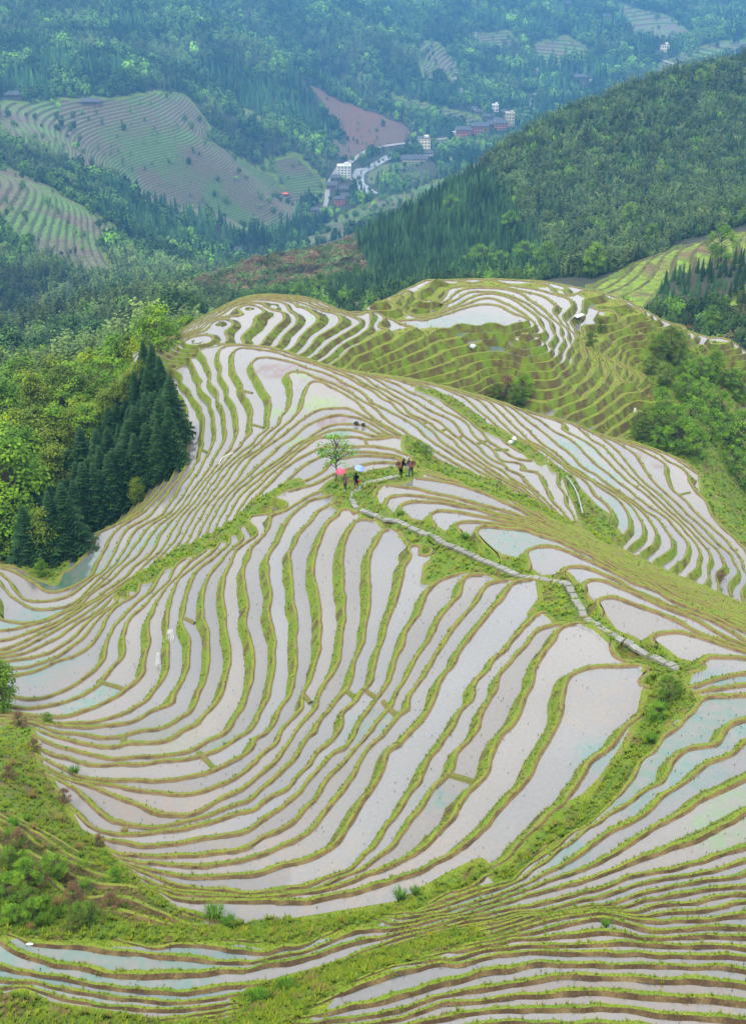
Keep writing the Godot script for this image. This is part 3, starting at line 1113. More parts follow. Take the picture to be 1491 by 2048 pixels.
# ------------------------------------------------------------------ people
# bones: [from, to, radius there, radius here, colour]; one closed skin round them all
func body(bones: Array, cell: float) -> Buf:
	var lo := Vector3.ONE * 1e9
	var hi := -lo
	for e: Array in bones:
		for k in 2:
			var p: Vector3 = e[k]
			var r: float = e[2 + k] + cell * 2.0
			lo = lo.min(p - Vector3.ONE * r)
			hi = hi.max(p + Vector3.ONE * r)
	var nx := int((hi.x - lo.x) / cell) + 2
	var ny := int((hi.y - lo.y) / cell) + 2
	var nzz := int((hi.z - lo.z) / cell) + 2
	var d := PackedFloat32Array()
	d.resize(nx * ny * nzz)
	d.fill(1e3)
	for e: Array in bones:
		var a: Vector3 = e[0]
		var b: Vector3 = e[1]
		var ab := b - a
		var big: float = maxf(e[2], e[3]) + cell * 4.0
		var m0 := (a.min(b) - Vector3.ONE * big - lo) / cell
		var m1 := (a.max(b) + Vector3.ONE * big - lo) / cell
		for k in range(maxi(0, int(m0.z)), mini(nzz, int(m1.z) + 1)):
			for j in range(maxi(0, int(m0.y)), mini(ny, int(m1.y) + 1)):
				for i in range(maxi(0, int(m0.x)), mini(nx, int(m1.x) + 1)):
					var p := lo + Vector3(i, j, k) * cell
					var t := clampf((p - a).dot(ab) / maxf(ab.length_squared(), 1e-6), 0.0, 1.0)
					var s: float = (p - a - ab * t).length() - lerpf(e[2], e[3], t)
					var o := (k * ny + j) * nx + i
					var q := d[o]
					var h := maxf(cell * 1.2 - absf(q - s), 0.0) / (cell * 1.2)
					d[o] = minf(q, s) - h * h * cell * 0.3
	var vert := {}
	var out := Buf.new()
	for k in nzz - 1:
		for j in ny - 1:
			for i in nx - 1:
				var sum := Vector3.ZERO
				var cnt := 0
				for e: Array in [[0, 0, 0, 1, 0, 0], [0, 1, 0, 1, 1, 0], [0, 0, 1, 1, 0, 1], [0, 1, 1, 1, 1, 1], [0, 0, 0, 0, 1, 0], [1, 0, 0, 1, 1, 0], [0, 0, 1, 0, 1, 1], [1, 0, 1, 1, 1, 1], [0, 0, 0, 0, 0, 1], [1, 0, 0, 1, 0, 1], [0, 1, 0, 0, 1, 1], [1, 1, 0, 1, 1, 1]]:
					var s0 := d[((k + e[2]) * ny + j + e[1]) * nx + i + e[0]]
					var s1 := d[((k + e[5]) * ny + j + e[4]) * nx + i + e[3]]
					if (s0 < 0.0) != (s1 < 0.0):
						sum += Vector3(e[0], e[1], e[2]).lerp(Vector3(e[3], e[4], e[5]), s0 / (s0 - s1))
						cnt += 1
				if cnt > 0:
					vert[Vector3i(i, j, k)] = lo + (Vector3(i, j, k) + sum / cnt) * cell
	for c: Vector3i in vert:
		for ax in 3:
			var q := c
			q[ax] += 1
			var s0 := d[(c.z * ny + c.y) * nx + c.x]
			if q.x >= nx or q.y >= ny or q.z >= nzz: continue
			var s1 := d[(q.z * ny + q.y) * nx + q.x]
			if (s0 < 0.0) == (s1 < 0.0): continue
			var u := Vector3i.ZERO
			var w := Vector3i.ZERO
			u[(ax + 1) % 3] = -1
			w[(ax + 2) % 3] = -1
			if not (vert.has(c + u) and vert.has(c + w) and vert.has(c + u + w)): continue
			var p: Array = [vert[c], vert[c + u], vert[c + u + w], vert[c + w]]
			for tri: Array in [[0, 1, 2], [0, 2, 3]]:
				for m: int in tri:
					var at: Vector3 = p[m]
					var near := 1e9
					var col := Color.WHITE
					var nrm := Vector3.UP
					for e: Array in bones:
						var ab: Vector3 = e[1] - e[0]
						var t := clampf((at - (e[0] as Vector3)).dot(ab) / maxf(ab.length_squared(), 1e-6), 0.0, 1.0)
						var off: Vector3 = at - (e[0] as Vector3) - ab * t
						var s: float = off.length() - lerpf(e[2], e[3], t)
						if s < near:
							near = s
							col = e[4]
							nrm = off.normalized()
					out.v.append(at)
					out.n.append(nrm)
					out.c.append(col)
	return out

func limb(x: Array, p: Vector3, q: Vector3, r0: float, r1: float, c: Color) -> void:
	x.append([p, q, r0, r1, c])

# an upright walker seen from behind, one arm bent up to an umbrella handle; hand gives back where the handle sits
func walker(label: String, at: Vector3, turn: float, coat: Color, legs: Color, shoes: Color, bare: bool, hold: float) -> Node3D:
	var skin := Color(0.42, 0.26, 0.18)
	var hair := Color(0.02, 0.018, 0.017)
	var x := []
	for s: float in [-1.0, 1.0]:
		var f := 0.10 * s
		limb(x, Vector3(0.09 * s, 0.86, 0), Vector3(0.10 * s, 0.48, 0.05 * s), 0.085, 0.06, legs)
		limb(x, Vector3(0.10 * s, 0.48, 0.05 * s), Vector3(0.10 * s, 0.10, 0.02 + f), 0.055, 0.038, skin if bare else legs)
		limb(x, Vector3(0.10 * s, 0.05, f), Vector3(0.11 * s, 0.04, f - 0.15), 0.045, 0.035, shoes)
		limb(x, Vector3(0.17 * s, 1.36, 0), Vector3(0.23 * s, 1.10, 0.03), 0.058, 0.046, coat)
		if s == hold:
			limb(x, Vector3(0.23 * s, 1.10, 0.03), Vector3(0.17 * s, 1.26, -0.20), 0.044, 0.034, coat)
			for k in 4:
				limb(x, Vector3(0.17 * s, 1.27 + k * 0.018, -0.21), Vector3(0.14 * s, 1.27 + k * 0.018, -0.25), 0.012, 0.010, skin)
			limb(x, Vector3(0.17 * s, 1.27, -0.2), Vector3(0.14 * s, 1.34, -0.22), 0.013, 0.011, skin)
			limb(x, Vector3(0.17 * s, 1.25, -0.19), Vector3(0.17 * s, 1.31, -0.22), 0.03, 0.026, skin)
		else:
			limb(x, Vector3(0.23 * s, 1.10, 0.03), Vector3(0.24 * s, 0.86, -0.04), 0.044, 0.032, coat)
			limb(x, Vector3(0.24 * s, 0.84, -0.04), Vector3(0.24 * s, 0.76, -0.06), 0.03, 0.026, skin)
			for k in 4:
				limb(x, Vector3(0.24 * s, 0.77, -0.085 + k * 0.018), Vector3(0.232 * s, 0.69 + 0.008 * absf(k - 1.5), -0.10 + k * 0.02), 0.011, 0.009, skin)
			limb(x, Vector3(0.24 * s, 0.80, -0.07), Vector3(0.225 * s, 0.74, -0.11), 0.012, 0.01, skin)
	limb(x, Vector3(0, 0.86, 0), Vector3(0, 1.05, 0), 0.14, 0.13, coat)
	limb(x, Vector3(0, 1.05, 0), Vector3(0, 1.32, 0.01), 0.13, 0.15, coat)
	limb(x, Vector3(-0.1, 1.36, 0), Vector3(0.1, 1.36, 0), 0.08, 0.08, coat)
	limb(x, Vector3(0, 1.40, 0), Vector3(0, 1.50, -0.01), 0.05, 0.05, skin)
	limb(x, Vector3(0, 1.55, -0.04), Vector3(0, 1.62, -0.03), 0.075, 0.09, skin)
	limb(x, Vector3(0, 1.56, -0.125), Vector3(0, 1.58, -0.13), 0.016, 0.012, skin)
	for s: float in [-1.0, 1.0]:
		limb(x, Vector3(0.095 * s, 1.56, -0.02), Vector3(0.1 * s, 1.59, -0.01), 0.018, 0.02, skin)
		limb(x, Vector3(0.035 * s, 1.595, -0.122), Vector3(0.04 * s, 1.595, -0.12), 0.012, 0.012, Color(0.03, 0.02, 0.02))
	limb(x, Vector3(-0.02, 1.525, -0.118), Vector3(0.02, 1.525, -0.118), 0.01, 0.01, Color(0.35, 0.12, 0.1))
	limb(x, Vector3(0, 1.60, 0.02), Vector3(0, 1.645, -0.02), 0.095, 0.092, hair)
	var o := thing("person", label, "person", at, turn)
	part("body", body(x, 0.024), M.cloth, o)
	return o

func porter(label: String, at: Vector3, turn: float, coat: Color, legs: Color, scarf: Color) -> void:
	var skin := Color(0.38, 0.23, 0.16)
	var x := []
	for s: float in [-1.0, 1.0]:
		limb(x, Vector3(0.09 * s, 0.82, 0.05), Vector3(0.11 * s, 0.46, -0.04 + 0.04 * s), 0.09, 0.065, legs)
		limb(x, Vector3(0.11 * s, 0.46, -0.04 + 0.04 * s), Vector3(0.11 * s, 0.09, 0.06 + 0.06 * s), 0.06, 0.042, legs)
		limb(x, Vector3(0.11 * s, 0.045, 0.06 + 0.06 * s), Vector3(0.12 * s, 0.04, -0.10 + 0.06 * s), 0.045, 0.035, Color(0.03, 0.03, 0.04))
		limb(x, Vector3(0.17 * s, 1.20, -0.30), Vector3(0.22 * s, 0.97, -0.34), 0.056, 0.045, coat)
		limb(x, Vector3(0.22 * s, 0.97, -0.34), Vector3(0.12 * s, 0.92, -0.50), 0.043, 0.034, coat)
		limb(x, Vector3(0.12 * s, 0.92, -0.50), Vector3(0.09 * s, 0.92, -0.56), 0.03, 0.026, skin)
		for k in 4:
			limb(x, Vector3(0.09 * s, 0.90 + k * 0.016, -0.565), Vector3(0.05 * s, 0.885 + k * 0.016, -0.60), 0.011, 0.009, skin)
		limb(x, Vector3(0.10 * s, 0.95, -0.54), Vector3(0.06 * s, 0.965, -0.58), 0.012, 0.01, skin)
	limb(x, Vector3(0, 0.84, 0.03), Vector3(0, 1.02, -0.12), 0.15, 0.14, coat)
	limb(x, Vector3(0, 1.02, -0.12), Vector3(0, 1.20, -0.28), 0.14, 0.14, coat)
	limb(x, Vector3(-0.1, 1.22, -0.30), Vector3(0.1, 1.22, -0.30), 0.075, 0.075, coat)
	limb(x, Vector3(0, 1.26, -0.34), Vector3(0, 1.32, -0.40), 0.05, 0.05, skin)
	limb(x, Vector3(0, 1.34, -0.46), Vector3(0, 1.41, -0.44), 0.075, 0.088, skin)
	limb(x, Vector3(0, 1.35, -0.545), Vector3(0, 1.36, -0.55), 0.016, 0.012, skin)
	for s: float in [-1.0, 1.0]:
		limb(x, Vector3(0.035 * s, 1.39, -0.535), Vector3(0.04 * s, 1.39, -0.533), 0.012, 0.012, Color(0.03, 0.02, 0.02))
	limb(x, Vector3(-0.02, 1.315, -0.53), Vector3(0.02, 1.315, -0.53), 0.01, 0.01, Color(0.35, 0.12, 0.1))
	limb(x, Vector3(0, 1.40, -0.40), Vector3(0, 1.45, -0.42), 0.095, 0.085, scarf)
	var o := thing("person", label, "person", at, turn)
	part("body", body(x, 0.024), M.cloth, o)

func umbrella(label: String, at: Vector3, turn: float, tilt: Vector3, c: Color, wide: float, edge: Color) -> void:
	var o := thing("umbrella", label, "umbrella", at, turn)
	o.rotation += tilt
	var cn := Buf.new()
	var ribs := 8
	var rows := 5
	for k in ribs:
		var a0 := TAU * k / ribs
		var a1 := TAU * (k + 1) / ribs
		for j in rows:
			var pts := []
			for e: Array in [[a0, j], [a1, j], [a1, j + 1], [a0, j + 1], [(a0 + a1) * 0.5, j], [(a0 + a1) * 0.5, j + 1]]:
				var t: float = float(e[1]) / rows
				var sag := 0.93 if e[0] == (a0 + a1) * 0.5 else 1.0
				pts.append(Vector3(cos(e[0]) * wide * t * sag, 0.78 + 0.26 * (1.0 - t * t) , sin(e[0]) * wide * t * sag))
			var col := c if j < rows - 1 else edge
			for half: Array in [[0, 4, 5, 3], [4, 1, 2, 5]]:
				var nn: Vector3 = (pts[half[1]] - pts[half[0]]).cross(pts[half[3]] - pts[half[0]])
				if nn.length() < 1e-6: nn = (pts[half[2]] - pts[half[0]]).cross(pts[half[3]] - pts[half[0]])
				if nn.y < 0.0: nn = -nn
				cn.quad(pts[half[0]], pts[half[1]], pts[half[2]], pts[half[3]], nn.normalized(), col)
	part("canopy", cn, M.silk, o)
	var st := Buf.new()
	st.tube(PackedVector3Array([Vector3(0, -0.1, 0), Vector3(0, 1.12, 0)]), PackedFloat32Array([0.012, 0.008]), 6, Color(0.1, 0.1, 0.1))
	part("shaft", st, M.plain, o)
	for k in ribs:
		var rb := Buf.new()
		var a := TAU * k / ribs
		rb.tube(PackedVector3Array([Vector3(0, 1.03, 0), Vector3(cos(a) * wide * 0.6, 0.93, sin(a) * wide * 0.6), Vector3(cos(a) * wide, 0.775, sin(a) * wide)]), PackedFloat32Array([0.006, 0.006, 0.004]), 4, Color(0.15, 0.15, 0.15))
		part("rib", rb, M.plain, o)

func basket(label: String, at: Vector3, turn: float, tilt: float) -> void:
	var o := thing("basket", label, "basket", at, turn)
	o.rotation.x = tilt
	var wv := Buf.new()
	var rings := 9
	for j in rings:
		for k in 18:
			var a0 := TAU * k / 18.0
			var a1 := TAU * (k + 1) / 18.0
			var r0 := 0.16 + 0.10 * j / rings
			var r1 := 0.16 + 0.10 * (j + 1) / rings
			var bump := 0.008 * (1 if (j + k) % 2 == 0 else -1)
			var y0 := 0.5 * j / rings
			var y1 := 0.5 * (j + 1) / rings
			wv.quad(Vector3(cos(a0) * (r0 + bump), y0, sin(a0) * (r0 + bump)), Vector3(cos(a0) * (r1 + bump), y1, sin(a0) * (r1 + bump)), Vector3(cos(a1) * (r1 + bump), y1, sin(a1) * (r1 + bump)), Vector3(cos(a1) * (r0 + bump), y0, sin(a1) * (r0 + bump)), Vector3(cos(a0), 0.1, sin(a0)), Color(0.24, 0.11, 0.045) * (1.1 if (j + k) % 2 == 0 else 0.8))
	part("weave", wv, M.cloth, o)
	var rim := Buf.new()
	var pts := PackedVector3Array()
	var rr := PackedFloat32Array()
	for k in 19:
		pts.append(Vector3(cos(TAU * k / 18.0) * 0.265, 0.5, sin(TAU * k / 18.0) * 0.265))
		rr.append(0.016)
	rim.tube(pts, rr, 6, Color(0.30, 0.16, 0.07))
	part("rim", rim, M.cloth, o)
	var st := Buf.new()
	for s: float in [-1.0, 1.0]:
		st.tube(PackedVector3Array([Vector3(0.1 * s, 0.46, -0.22), Vector3(0.12 * s, 0.42, -0.34), Vector3(0.11 * s, 0.12, -0.19)]), PackedFloat32Array([0.014, 0.014, 0.014]), 5, Color(0.12, 0.09, 0.06))
	part("strap", st, M.cloth, o)

func lump(called: String, label: String, category: String, at: Vector3, size: Vector3, c: Color, seed_no: int) -> void:
	# a crumpled bag or a stone: a dented ball
	var b := Buf.new()
	var f := FastNoiseLite.new()
	f.seed = seed_no
	f.frequency = 0.9
	var n := 14
	var p := []
	for j in n + 1:
		var row := []
		for k in n * 2:
			var d := Vector3(sin(PI * j / n) * cos(PI * k / n), cos(PI * j / n), sin(PI * j / n) * sin(PI * k / n))
			row.append(d * (1.0 + 0.8 * f.get_noise_3dv(d * 1.9)) * size)
		p.append(row)
	for j in n:
		for k in n * 2:
			var q: Vector3 = p[j][k]
			var r: Vector3 = p[j][(k + 1) % (n * 2)]
			var s: Vector3 = p[j + 1][(k + 1) % (n * 2)]
			var t: Vector3 = p[j + 1][k]
			var nn := (r - t).cross(s - q)
			if nn.dot(q + s) < 0.0: nn = -nn
			b.quad(q, r, s, t, nn.normalized(), c)
	var o := part(called, b, M.cloth, self)
	o.position = at
	tag(o, label, category)

func on_a(p: Vector2, up := 0.0) -> Vector3:
	return Vector3(p.x, A.ground(p.x, p.y) + up, p.y)

func on_b(p: Vector2, up := 0.0) -> Vector3:
	return Vector3(p.x, B.ground(p.x, p.y) + up, p.y)

# ------------------------------------------------------------------ materials
func grain(lo: float, freq: float, oct: int) -> NoiseTexture2D:
	var t := NoiseTexture2D.new()
	t.width = 512
	t.height = 512
	t.seamless = true
	var f := FastNoiseLite.new()
	f.frequency = freq
	f.fractal_octaves = oct
	t.noise = f
	var r := Gradient.new()
	r.set_color(0, Color(lo, lo, lo))
	r.set_color(1, Color.WHITE)
	t.color_ramp = r
	return t

func bumps(freq: float, strength: float) -> NoiseTexture2D:
	var t := NoiseTexture2D.new()
	t.width = 512
	t.height = 512
	t.seamless = true
	t.as_normal_map = true
	t.bump_strength = strength
	var f := FastNoiseLite.new()
	f.frequency = freq
	f.fractal_octaves = 4
	t.noise = f
	return t

func mat(rough: float, tex: Texture2D = null, scale := 1.0, nrm: Texture2D = null) -> StandardMaterial3D:
	var m := StandardMaterial3D.new()
	m.vertex_color_use_as_albedo = true
	m.roughness = rough
	m.cull_mode = BaseMaterial3D.CULL_DISABLED
	if tex:
		m.albedo_texture = tex
	if nrm:
		m.normal_enabled = true
		m.normal_texture = nrm
	if tex or nrm:
		m.uv1_triplanar = true
		m.uv1_world_triplanar = true
		m.uv1_scale = Vector3.ONE * scale
	return m

func materials() -> void:
	var coarse := grain(0.55, 0.04, 5)
	M.earth = mat(0.95, coarse, 0.5, bumps(0.05, 6.0))
	M.grass = mat(0.95, coarse, 0.35, bumps(0.05, 8.0))
	M.far = mat(1.0, grain(0.6, 0.02, 4), 0.03)
	M.water = mat(0.10, grain(0.93, 0.02, 4), 0.3)
	M.water.metallic_specular = 0.9
	M.water.normal_enabled = true
	M.water.normal_texture = bumps(0.02, 1.2)
	M.water.normal_scale = 0.35
	M.leaf = mat(0.8)
	M.leaf.metallic_specular = 0.2
	M.leaf.backlight_enabled = true
	M.leaf.backlight = Color(0.10, 0.13, 0.03)
	M.bark = mat(0.95)
	M.stone = mat(0.85, coarse, 0.8, bumps(0.06, 4.0))
	M.road = mat(0.95, coarse, 0.1)
	M.foam = mat(0.35, coarse, 0.08)
	M.plain = mat(0.6)
	M.cloth = mat(0.9)
	M.silk = mat(0.5)
	M.silk.backlight_enabled = true
	M.silk.backlight = Color(0.2, 0.2, 0.2)
	M.wall = mat(0.9)
	M.pane = mat(0.25)

# ------------------------------------------------------------------ the scene
func _ready() -> void:
	var cam := Camera3D.new()
	cam.name = "camera"
	cam.position = EYE
	cam.rotation_degrees = Vector3(-29, 0, 0)
	cam.fov = 44
	cam.near = 0.5
	cam.far = 9000
	add_child(cam)
	cam.current = true
	var env := Environment.new()
	var sky := Sky.new()
	var sm := ProceduralSkyMaterial.new()
	sm.sky_top_color = Color(0.90, 0.915, 0.945)
	sm.sky_horizon_color = Color(0.94, 0.94, 0.945)
	sm.sky_curve = 0.2
	sm.ground_bottom_color = Color(0.16, 0.2, 0.18)
	sm.ground_horizon_color = Color(0.5, 0.56, 0.6)
	sm.sky_energy_multiplier = 1.0
	var clouds := NoiseTexture2D.new()
	clouds.width = 1024
	clouds.height = 512
	clouds.seamless = true
	var cn := FastNoiseLite.new()
	cn.seed = 5
	cn.frequency = 0.012
	cn.fractal_octaves = 5
	clouds.noise = cn
	var cr := Gradient.new()
	cr.set_color(0, Color(1, 1, 1, 0.0))
	cr.set_color(1, Color(1, 1, 1, 0.42))
	clouds.color_ramp = cr
	sm.sky_cover = clouds
	sky.sky_material = sm
	env.background_mode = Environment.BG_SKY
	env.sky = sky
	env.tonemap_mode = Environment.TONE_MAPPER_LINEAR
	env.tonemap_exposure = 2.1
	env.fog_enabled = true
	env.fog_density = 0.0002
	env.fog_light_color = Color(0.42, 0.70, 0.93)
	env.sdfgi_enabled = true
	env.ssao_enabled = true
	env.ssil_enabled = true
	var we := WorldEnvironment.new()
	we.name = "world"
	we.environment = env
	add_child(we)
	var sun := DirectionalLight3D.new()
	sun.name = "sun"
	sun.light_energy = 0.5
	sun.light_color = Color(1.0, 0.97, 0.92)
	sun.light_angular_distance = 16.0
	sun.shadow_enabled = true
	sun.rotation_degrees = Vector3(-58, -35, 0)
	add_child(sun)

	rng.seed = 20240611
	nz.seed = 3
	nz.frequency = 0.32
	nz.fractal_octaves = 3
	nz2.seed = 11
	nz2.frequency = 0.22
	nz2.fractal_octaves = 3
	materials()
	build_land()
	build_paths()
	build_woods()
	build_people()
	build_props()
	build_houses()
	finish()

func field_a(f: Field) -> void:
	f.line(3, [-2.48,-84.7,-3.43,-82.3,-4.06,-79.3,-4.25,-76.5,-4.18,-74.7,-3.58,-69.7,-3.58,-66.8,-3.79,-64.1,-4.2,-61.9])
	f.line(3, [-1.85,-85,-1.13,-83.8])
	f.line(4, [.32,-81.4,-.42,-82.1,-1.04,-82,-2.2,-78,-2.31,-75.1,-1.95,-68.8,-2.14,-65,-2.4,-63.1,-3.41,-60.1,-4.18,-57.75])
	f.line(5, [1.88,-78.7,1.17,-79.6,.68,-79.4,-.16,-76.6,-.38,-73,-.37,-69.9,-.67,-66,-1.36,-62.4,-1.62,-60.3,-2.73,-58.06,-3.7,-56.1])
	f.line(6, [4.24,-75.3,3.35,-76.3,2.52,-76.1,1.88,-73.1,1.49,-70,.7,-66.1,.16,-63.3,-.23,-60.1,-.82,-59.16,-1.93,-56.84,-3.05,-54.09])
	f.line(7, [6.29,-71.5,4.36,-70.6,3.31,-68.8,2.81,-66.9,1.91,-64.3,1.26,-61.6,.64,-59.16,-.04,-57.59,-.87,-55.78,-2.02,-53.36])
	f.line(8, [7.6,-70.2,7.07,-70.4,6.3,-70.3,5.4,-68.1,4.35,-66.1,3.51,-63.4,2.63,-61.3,1.8,-59.32,1.09,-56.81,.42,-55.46,-1.1,-52.64])
	f.line(9, [8.83,-68.5,7.98,-68.5,6.95,-67.7,6.42,-66.2,5.26,-64.3,4.46,-62.5,3.56,-60.3,2.72,-58.35,1.82,-56.18,1.52,-55.14])
	f.line(10, [10.66,-67.2,10.19,-67.7,9.35,-67.7,8.9,-67.4,7.92,-65.8,6.73,-63.8,5.58,-61.6,4.78,-59.79,3.91,-57.69,3.16,-55.39,2.85,-54.51,1.82,-52.67,.74,-51.19])
	f.line(11, [10.56,-63.1,9.62,-62.9,8.32,-60.8,7.29,-59.1,6.19,-57.18,5.2,-54.76,4.07,-52.34,3.12,-50.46])
	f.line(11, [10.78,-62.8,10.22,-63.1])
	f.line(12, [10.25,-60.9,9.17,-60.1,7.82,-57.93,6.73,-56.21,6,-53.83,5.32,-51.72,4.08,-49.74])
	f.line(12, [11.09,-61.1])
	f.line(13, [9.03,-56.62,8.33,-54.35,7.39,-52.06,5.96,-49.39])
	f.line(13, [14.1,-56.36,13.54,-58.39,12.98,-59.53,12.5,-60,11.77,-60.2,10.89,-59.94,10.11,-58.87,9.26,-57.13,8.65,-55.75])
	f.line(14, [14.48,-53.34,14.66,-54.49,14.54,-55.23,13.86,-55.38,12.43,-55.23,10.69,-54.78,10.09,-54.2,9.71,-52.92,9.47,-51.41,8.97,-50.09,8.24,-48.69])
	f.line(1, [-6.61,-62.4,-7.29,-59.52])
	f.line(2, [-5.25,-61.6,-5.8,-59.87,-6.3,-58.62,-7.05,-57.1])
	f.line(3, [-4.33,-60.9,-4.71,-59.42,-5.44,-57.87,-6.18,-56.08,-6.84,-54.93])
	f.line(4, [-4.34,-57.43,-4.75,-56.23,-5.4,-54.65,-6.64,-52.85])
	f.line(5, [-2.17,-59.3,-2.99,-57.74,-3.41,-56.23,-4.17,-54.5,-5.24,-52.57,-6.44,-50.85])
	f.line(6, [-.98,-58.51,-1.81,-56.37,-2.59,-54.62,-3.52,-52.81,-4.66,-50.82,-6.28,-49.3])
	f.line(7, [-.85,-55.47,-1.73,-53.47,-3.34,-51.04,-4.69,-48.89,-6.09,-47.44])
	f.line(8, [1.1,-56.49,.54,-55.74,-.47,-53.72,-1.52,-51.93,-2.82,-49.33,-3.98,-47.26,-5.9,-45.53])
	f.line(9, [1.81,-55.27,1.16,-54.68,.07,-52.57,-.96,-50.3,-1.78,-48.53,-2.71,-46.61,-4.24,-45.01,-5.76,-44.13])
	f.line(10, [2.77,-54.21,1.02,-51.43,.24,-49.34,-.59,-47.37,-1.37,-45.5,-2.36,-43.95,-4.1,-43.09,-5.6,-42.57])
	f.line(11, [2.95,-50.18,2.04,-47.9,1.1,-45.77,.06,-43.76,-1.3,-42.07,-3.22,-41.15,-5.42,-40.85])
	f.line(12, [5.35,-51.98,4.28,-49.97,3.76,-48.19,2.98,-47.22,1.79,-44.89,1.14,-43.67,-.09,-42.18,-1.42,-41.16,-2.79,-40.36,-5.33,-40.02])
	f.line(13, [6.39,-50.29,5.22,-47.13,4.07,-45.48,3.21,-43.79,2.01,-42.19,.87,-41.26,-.96,-40.26,-2.89,-39.58,-5.24,-39.3])
	f.line(14, [5.84,-44.35,4.23,-42.19,2.68,-40.85,1.21,-40.06,-.23,-39.38,-1.64,-38.9,-3.39,-38.58,-5.15,-38.58])
	f.line(15, [5.45,-40.24,4,-38.98,1.85,-37.95,-.22,-37.05,-2.25,-36.74,-4.95,-36.6])
	f.line(32, [-3.73,-26.15,-2.48,-26.52,-1.47,-27.02,-.43,-27.6,.9,-28.19,2.24,-28.53,4.1,-28.8])
	f.line(33, [4.01,-27.92,2.71,-27.6,1.39,-27.15,-.16,-26.64])
	f.line(20, [.69,-34.43,-.08,-34.64,-.84,-34.31,-2.08,-33.66,-3.62,-33.26,-4.53,-33.09])
	f.line(22, [-4.37,-31.58,-3.49,-31.81,-2.3,-32.11,-1.41,-32.5,-.2,-32.88,1.04,-33.28])
	f.line(23, [-4.26,-30.52,-3.39,-30.6,-2.36,-30.96,-1.5,-31.47,-.19,-32.08])
	f.line(2, [-3.36,-86.3,-4.76,-83.8,-5.43,-82.1,-6.08,-79.4,-6.01,-76.6,-5.68,-73.9,-5.19,-68.1,-4.94,-65.1,-5.1,-62.2,-5.88,-60.3,-7.04,-57.94])
	f.line(1, [-3.25,-89,-5.02,-88.1,-6.76,-84.1,-7.32,-81.1,-7.62,-77.5,-7.2,-74.2,-7.13,-72,-6.58,-69,-6.39,-66.2,-6.6,-63.6,-7.02,-61,-8.16,-58.68])
	f.line(0, [-4.72,-90.3,-8.18,-84.8,-9.24,-81.4,-9.55,-78.5,-9.06,-75.1,-8.73,-71.4,-7.83,-66.8,-7.9,-63.8,-8.47,-61.6,-9.76,-59.42])
	f.line(-1, [-7.1,-89.1,-9,-85,-10.5,-82.4,-10.89,-78.8,-10.72,-75.4,-10.22,-72.3,-9.62,-66.5,-9.83,-63.8,-10.69,-61.8,-11.92,-60.6,-14.82,-59.8])
	f.line(-2, [-8.18,-89.8,-10.26,-85.7,-11.43,-81.9,-12.31,-78,-12.1,-74.7,-11.39,-71.6,-10.99,-68.1,-11.29,-65.2,-12.26,-62.8,-13.68,-61.9,-15.44,-61.2,-17.77,-61.4])
	f.line(-3, [-9.75,-88.7,-11.42,-85.2,-13.02,-82.2,-13.62,-77.9,-13.65,-74.7,-12.79,-72.2,-12.56,-68.4,-13.05,-65.9,-14.28,-64.4,-15.84,-63.2,-18.61,-62.9])
	f.line(-4, [-13.11,-84.3,-14.53,-81.7,-14.99,-78.2,-14.71,-74.9,-14.22,-72.1,-13.98,-69.8,-14.61,-67.3,-15.9,-65.1,-17.81,-64.1,-19.71,-64])
	f.line(-5, [-14.42,-84.4,-15.89,-80.2,-16.17,-77.5,-15.86,-73.6,-15.87,-70.7,-15.66,-69.9,-16.43,-68.6,-17.51,-67.1,-19.08,-66.1,-20.85,-65.4])
	f.line(-6, [-15.17,-85.8,-15.81,-82.8,-16.89,-79.8,-17.93,-77.7,-18.01,-75.2,-17.62,-73.6,-18.19,-71.5,-18.59,-69.7,-19.62,-68.5,-22.03,-67.2])
	f.line(-7, [-14.03,-88.5,-16.92,-83,-17.75,-81.1,-18.74,-78.6,-19.14,-77.5,-19.29,-75.6,-19.05,-73.8,-19.5,-72.2,-20.19,-70.9,-21.31,-69.7,-22.94,-68.8])
	f.line(-8, [-17.41,-86,-18.47,-84,-19.09,-82,-20.13,-79.8,-20.1,-78,-20.39,-76.5,-21.1,-75.1,-22.78,-74,-24.83,-72.5])
	f.line(-9, [-19.2,-83,-20.93,-80,-21.98,-77.2,-23.13,-75.2,-24.55,-74.2,-26.13,-74])
	f.line(-10, [-20.44,-83.1,-21.95,-80.7,-22.4,-78.9,-23.47,-77.3,-24.9,-76.2,-26.77,-75.8])
	f.line(-11, [-21.47,-83.3,-22.47,-82,-23.58,-80.3,-24.75,-78.7,-26.28,-77.5,-27.19,-77.1])
	f.line(-13, [-19.26,-92.8,-20.92,-89.1,-22.64,-86.5,-24.15,-84.3,-25.54,-82.4,-26.77,-81,-28.52,-79.7])
	f.line(-14, [-19.41,-94.9,-20.8,-91.3,-22.48,-88.2,-24.13,-86,-25.28,-84.3,-27.27,-82.7,-29.13,-81.7])
	f.line(-15, [-20.55,-96.6,-21.98,-93.2,-23.77,-89.3,-24.67,-87.2,-25.75,-86.1,-27.34,-85,-29.82,-84.1])
	f.line(-16, [-30.61,-86.8,-29.01,-86.1,-27.45,-86,-26.24,-87,-24.88,-88.4,-23.84,-91.1,-22.36,-95.1,-21.81,-97.4,-21.1,-100.5])
	f.line(-17, [-32.43,-93.6,-31.29,-91.8,-30.13,-90.4,-28.72,-89.2,-26.78,-89.1,-25.15,-90,-24.65,-91.4,-23.84,-93.8,-22.91,-95.8,-22.52,-98.4,-22.19,-102.3])
	f.line(-18, [-32.06,-94.5,-31.09,-93,-29.89,-91.4,-28.09,-91.1,-26.5,-91.7,-25.54,-93.2,-24.6,-95,-23.74,-96.8,-23.53,-99.6,-23.17,-103.3])
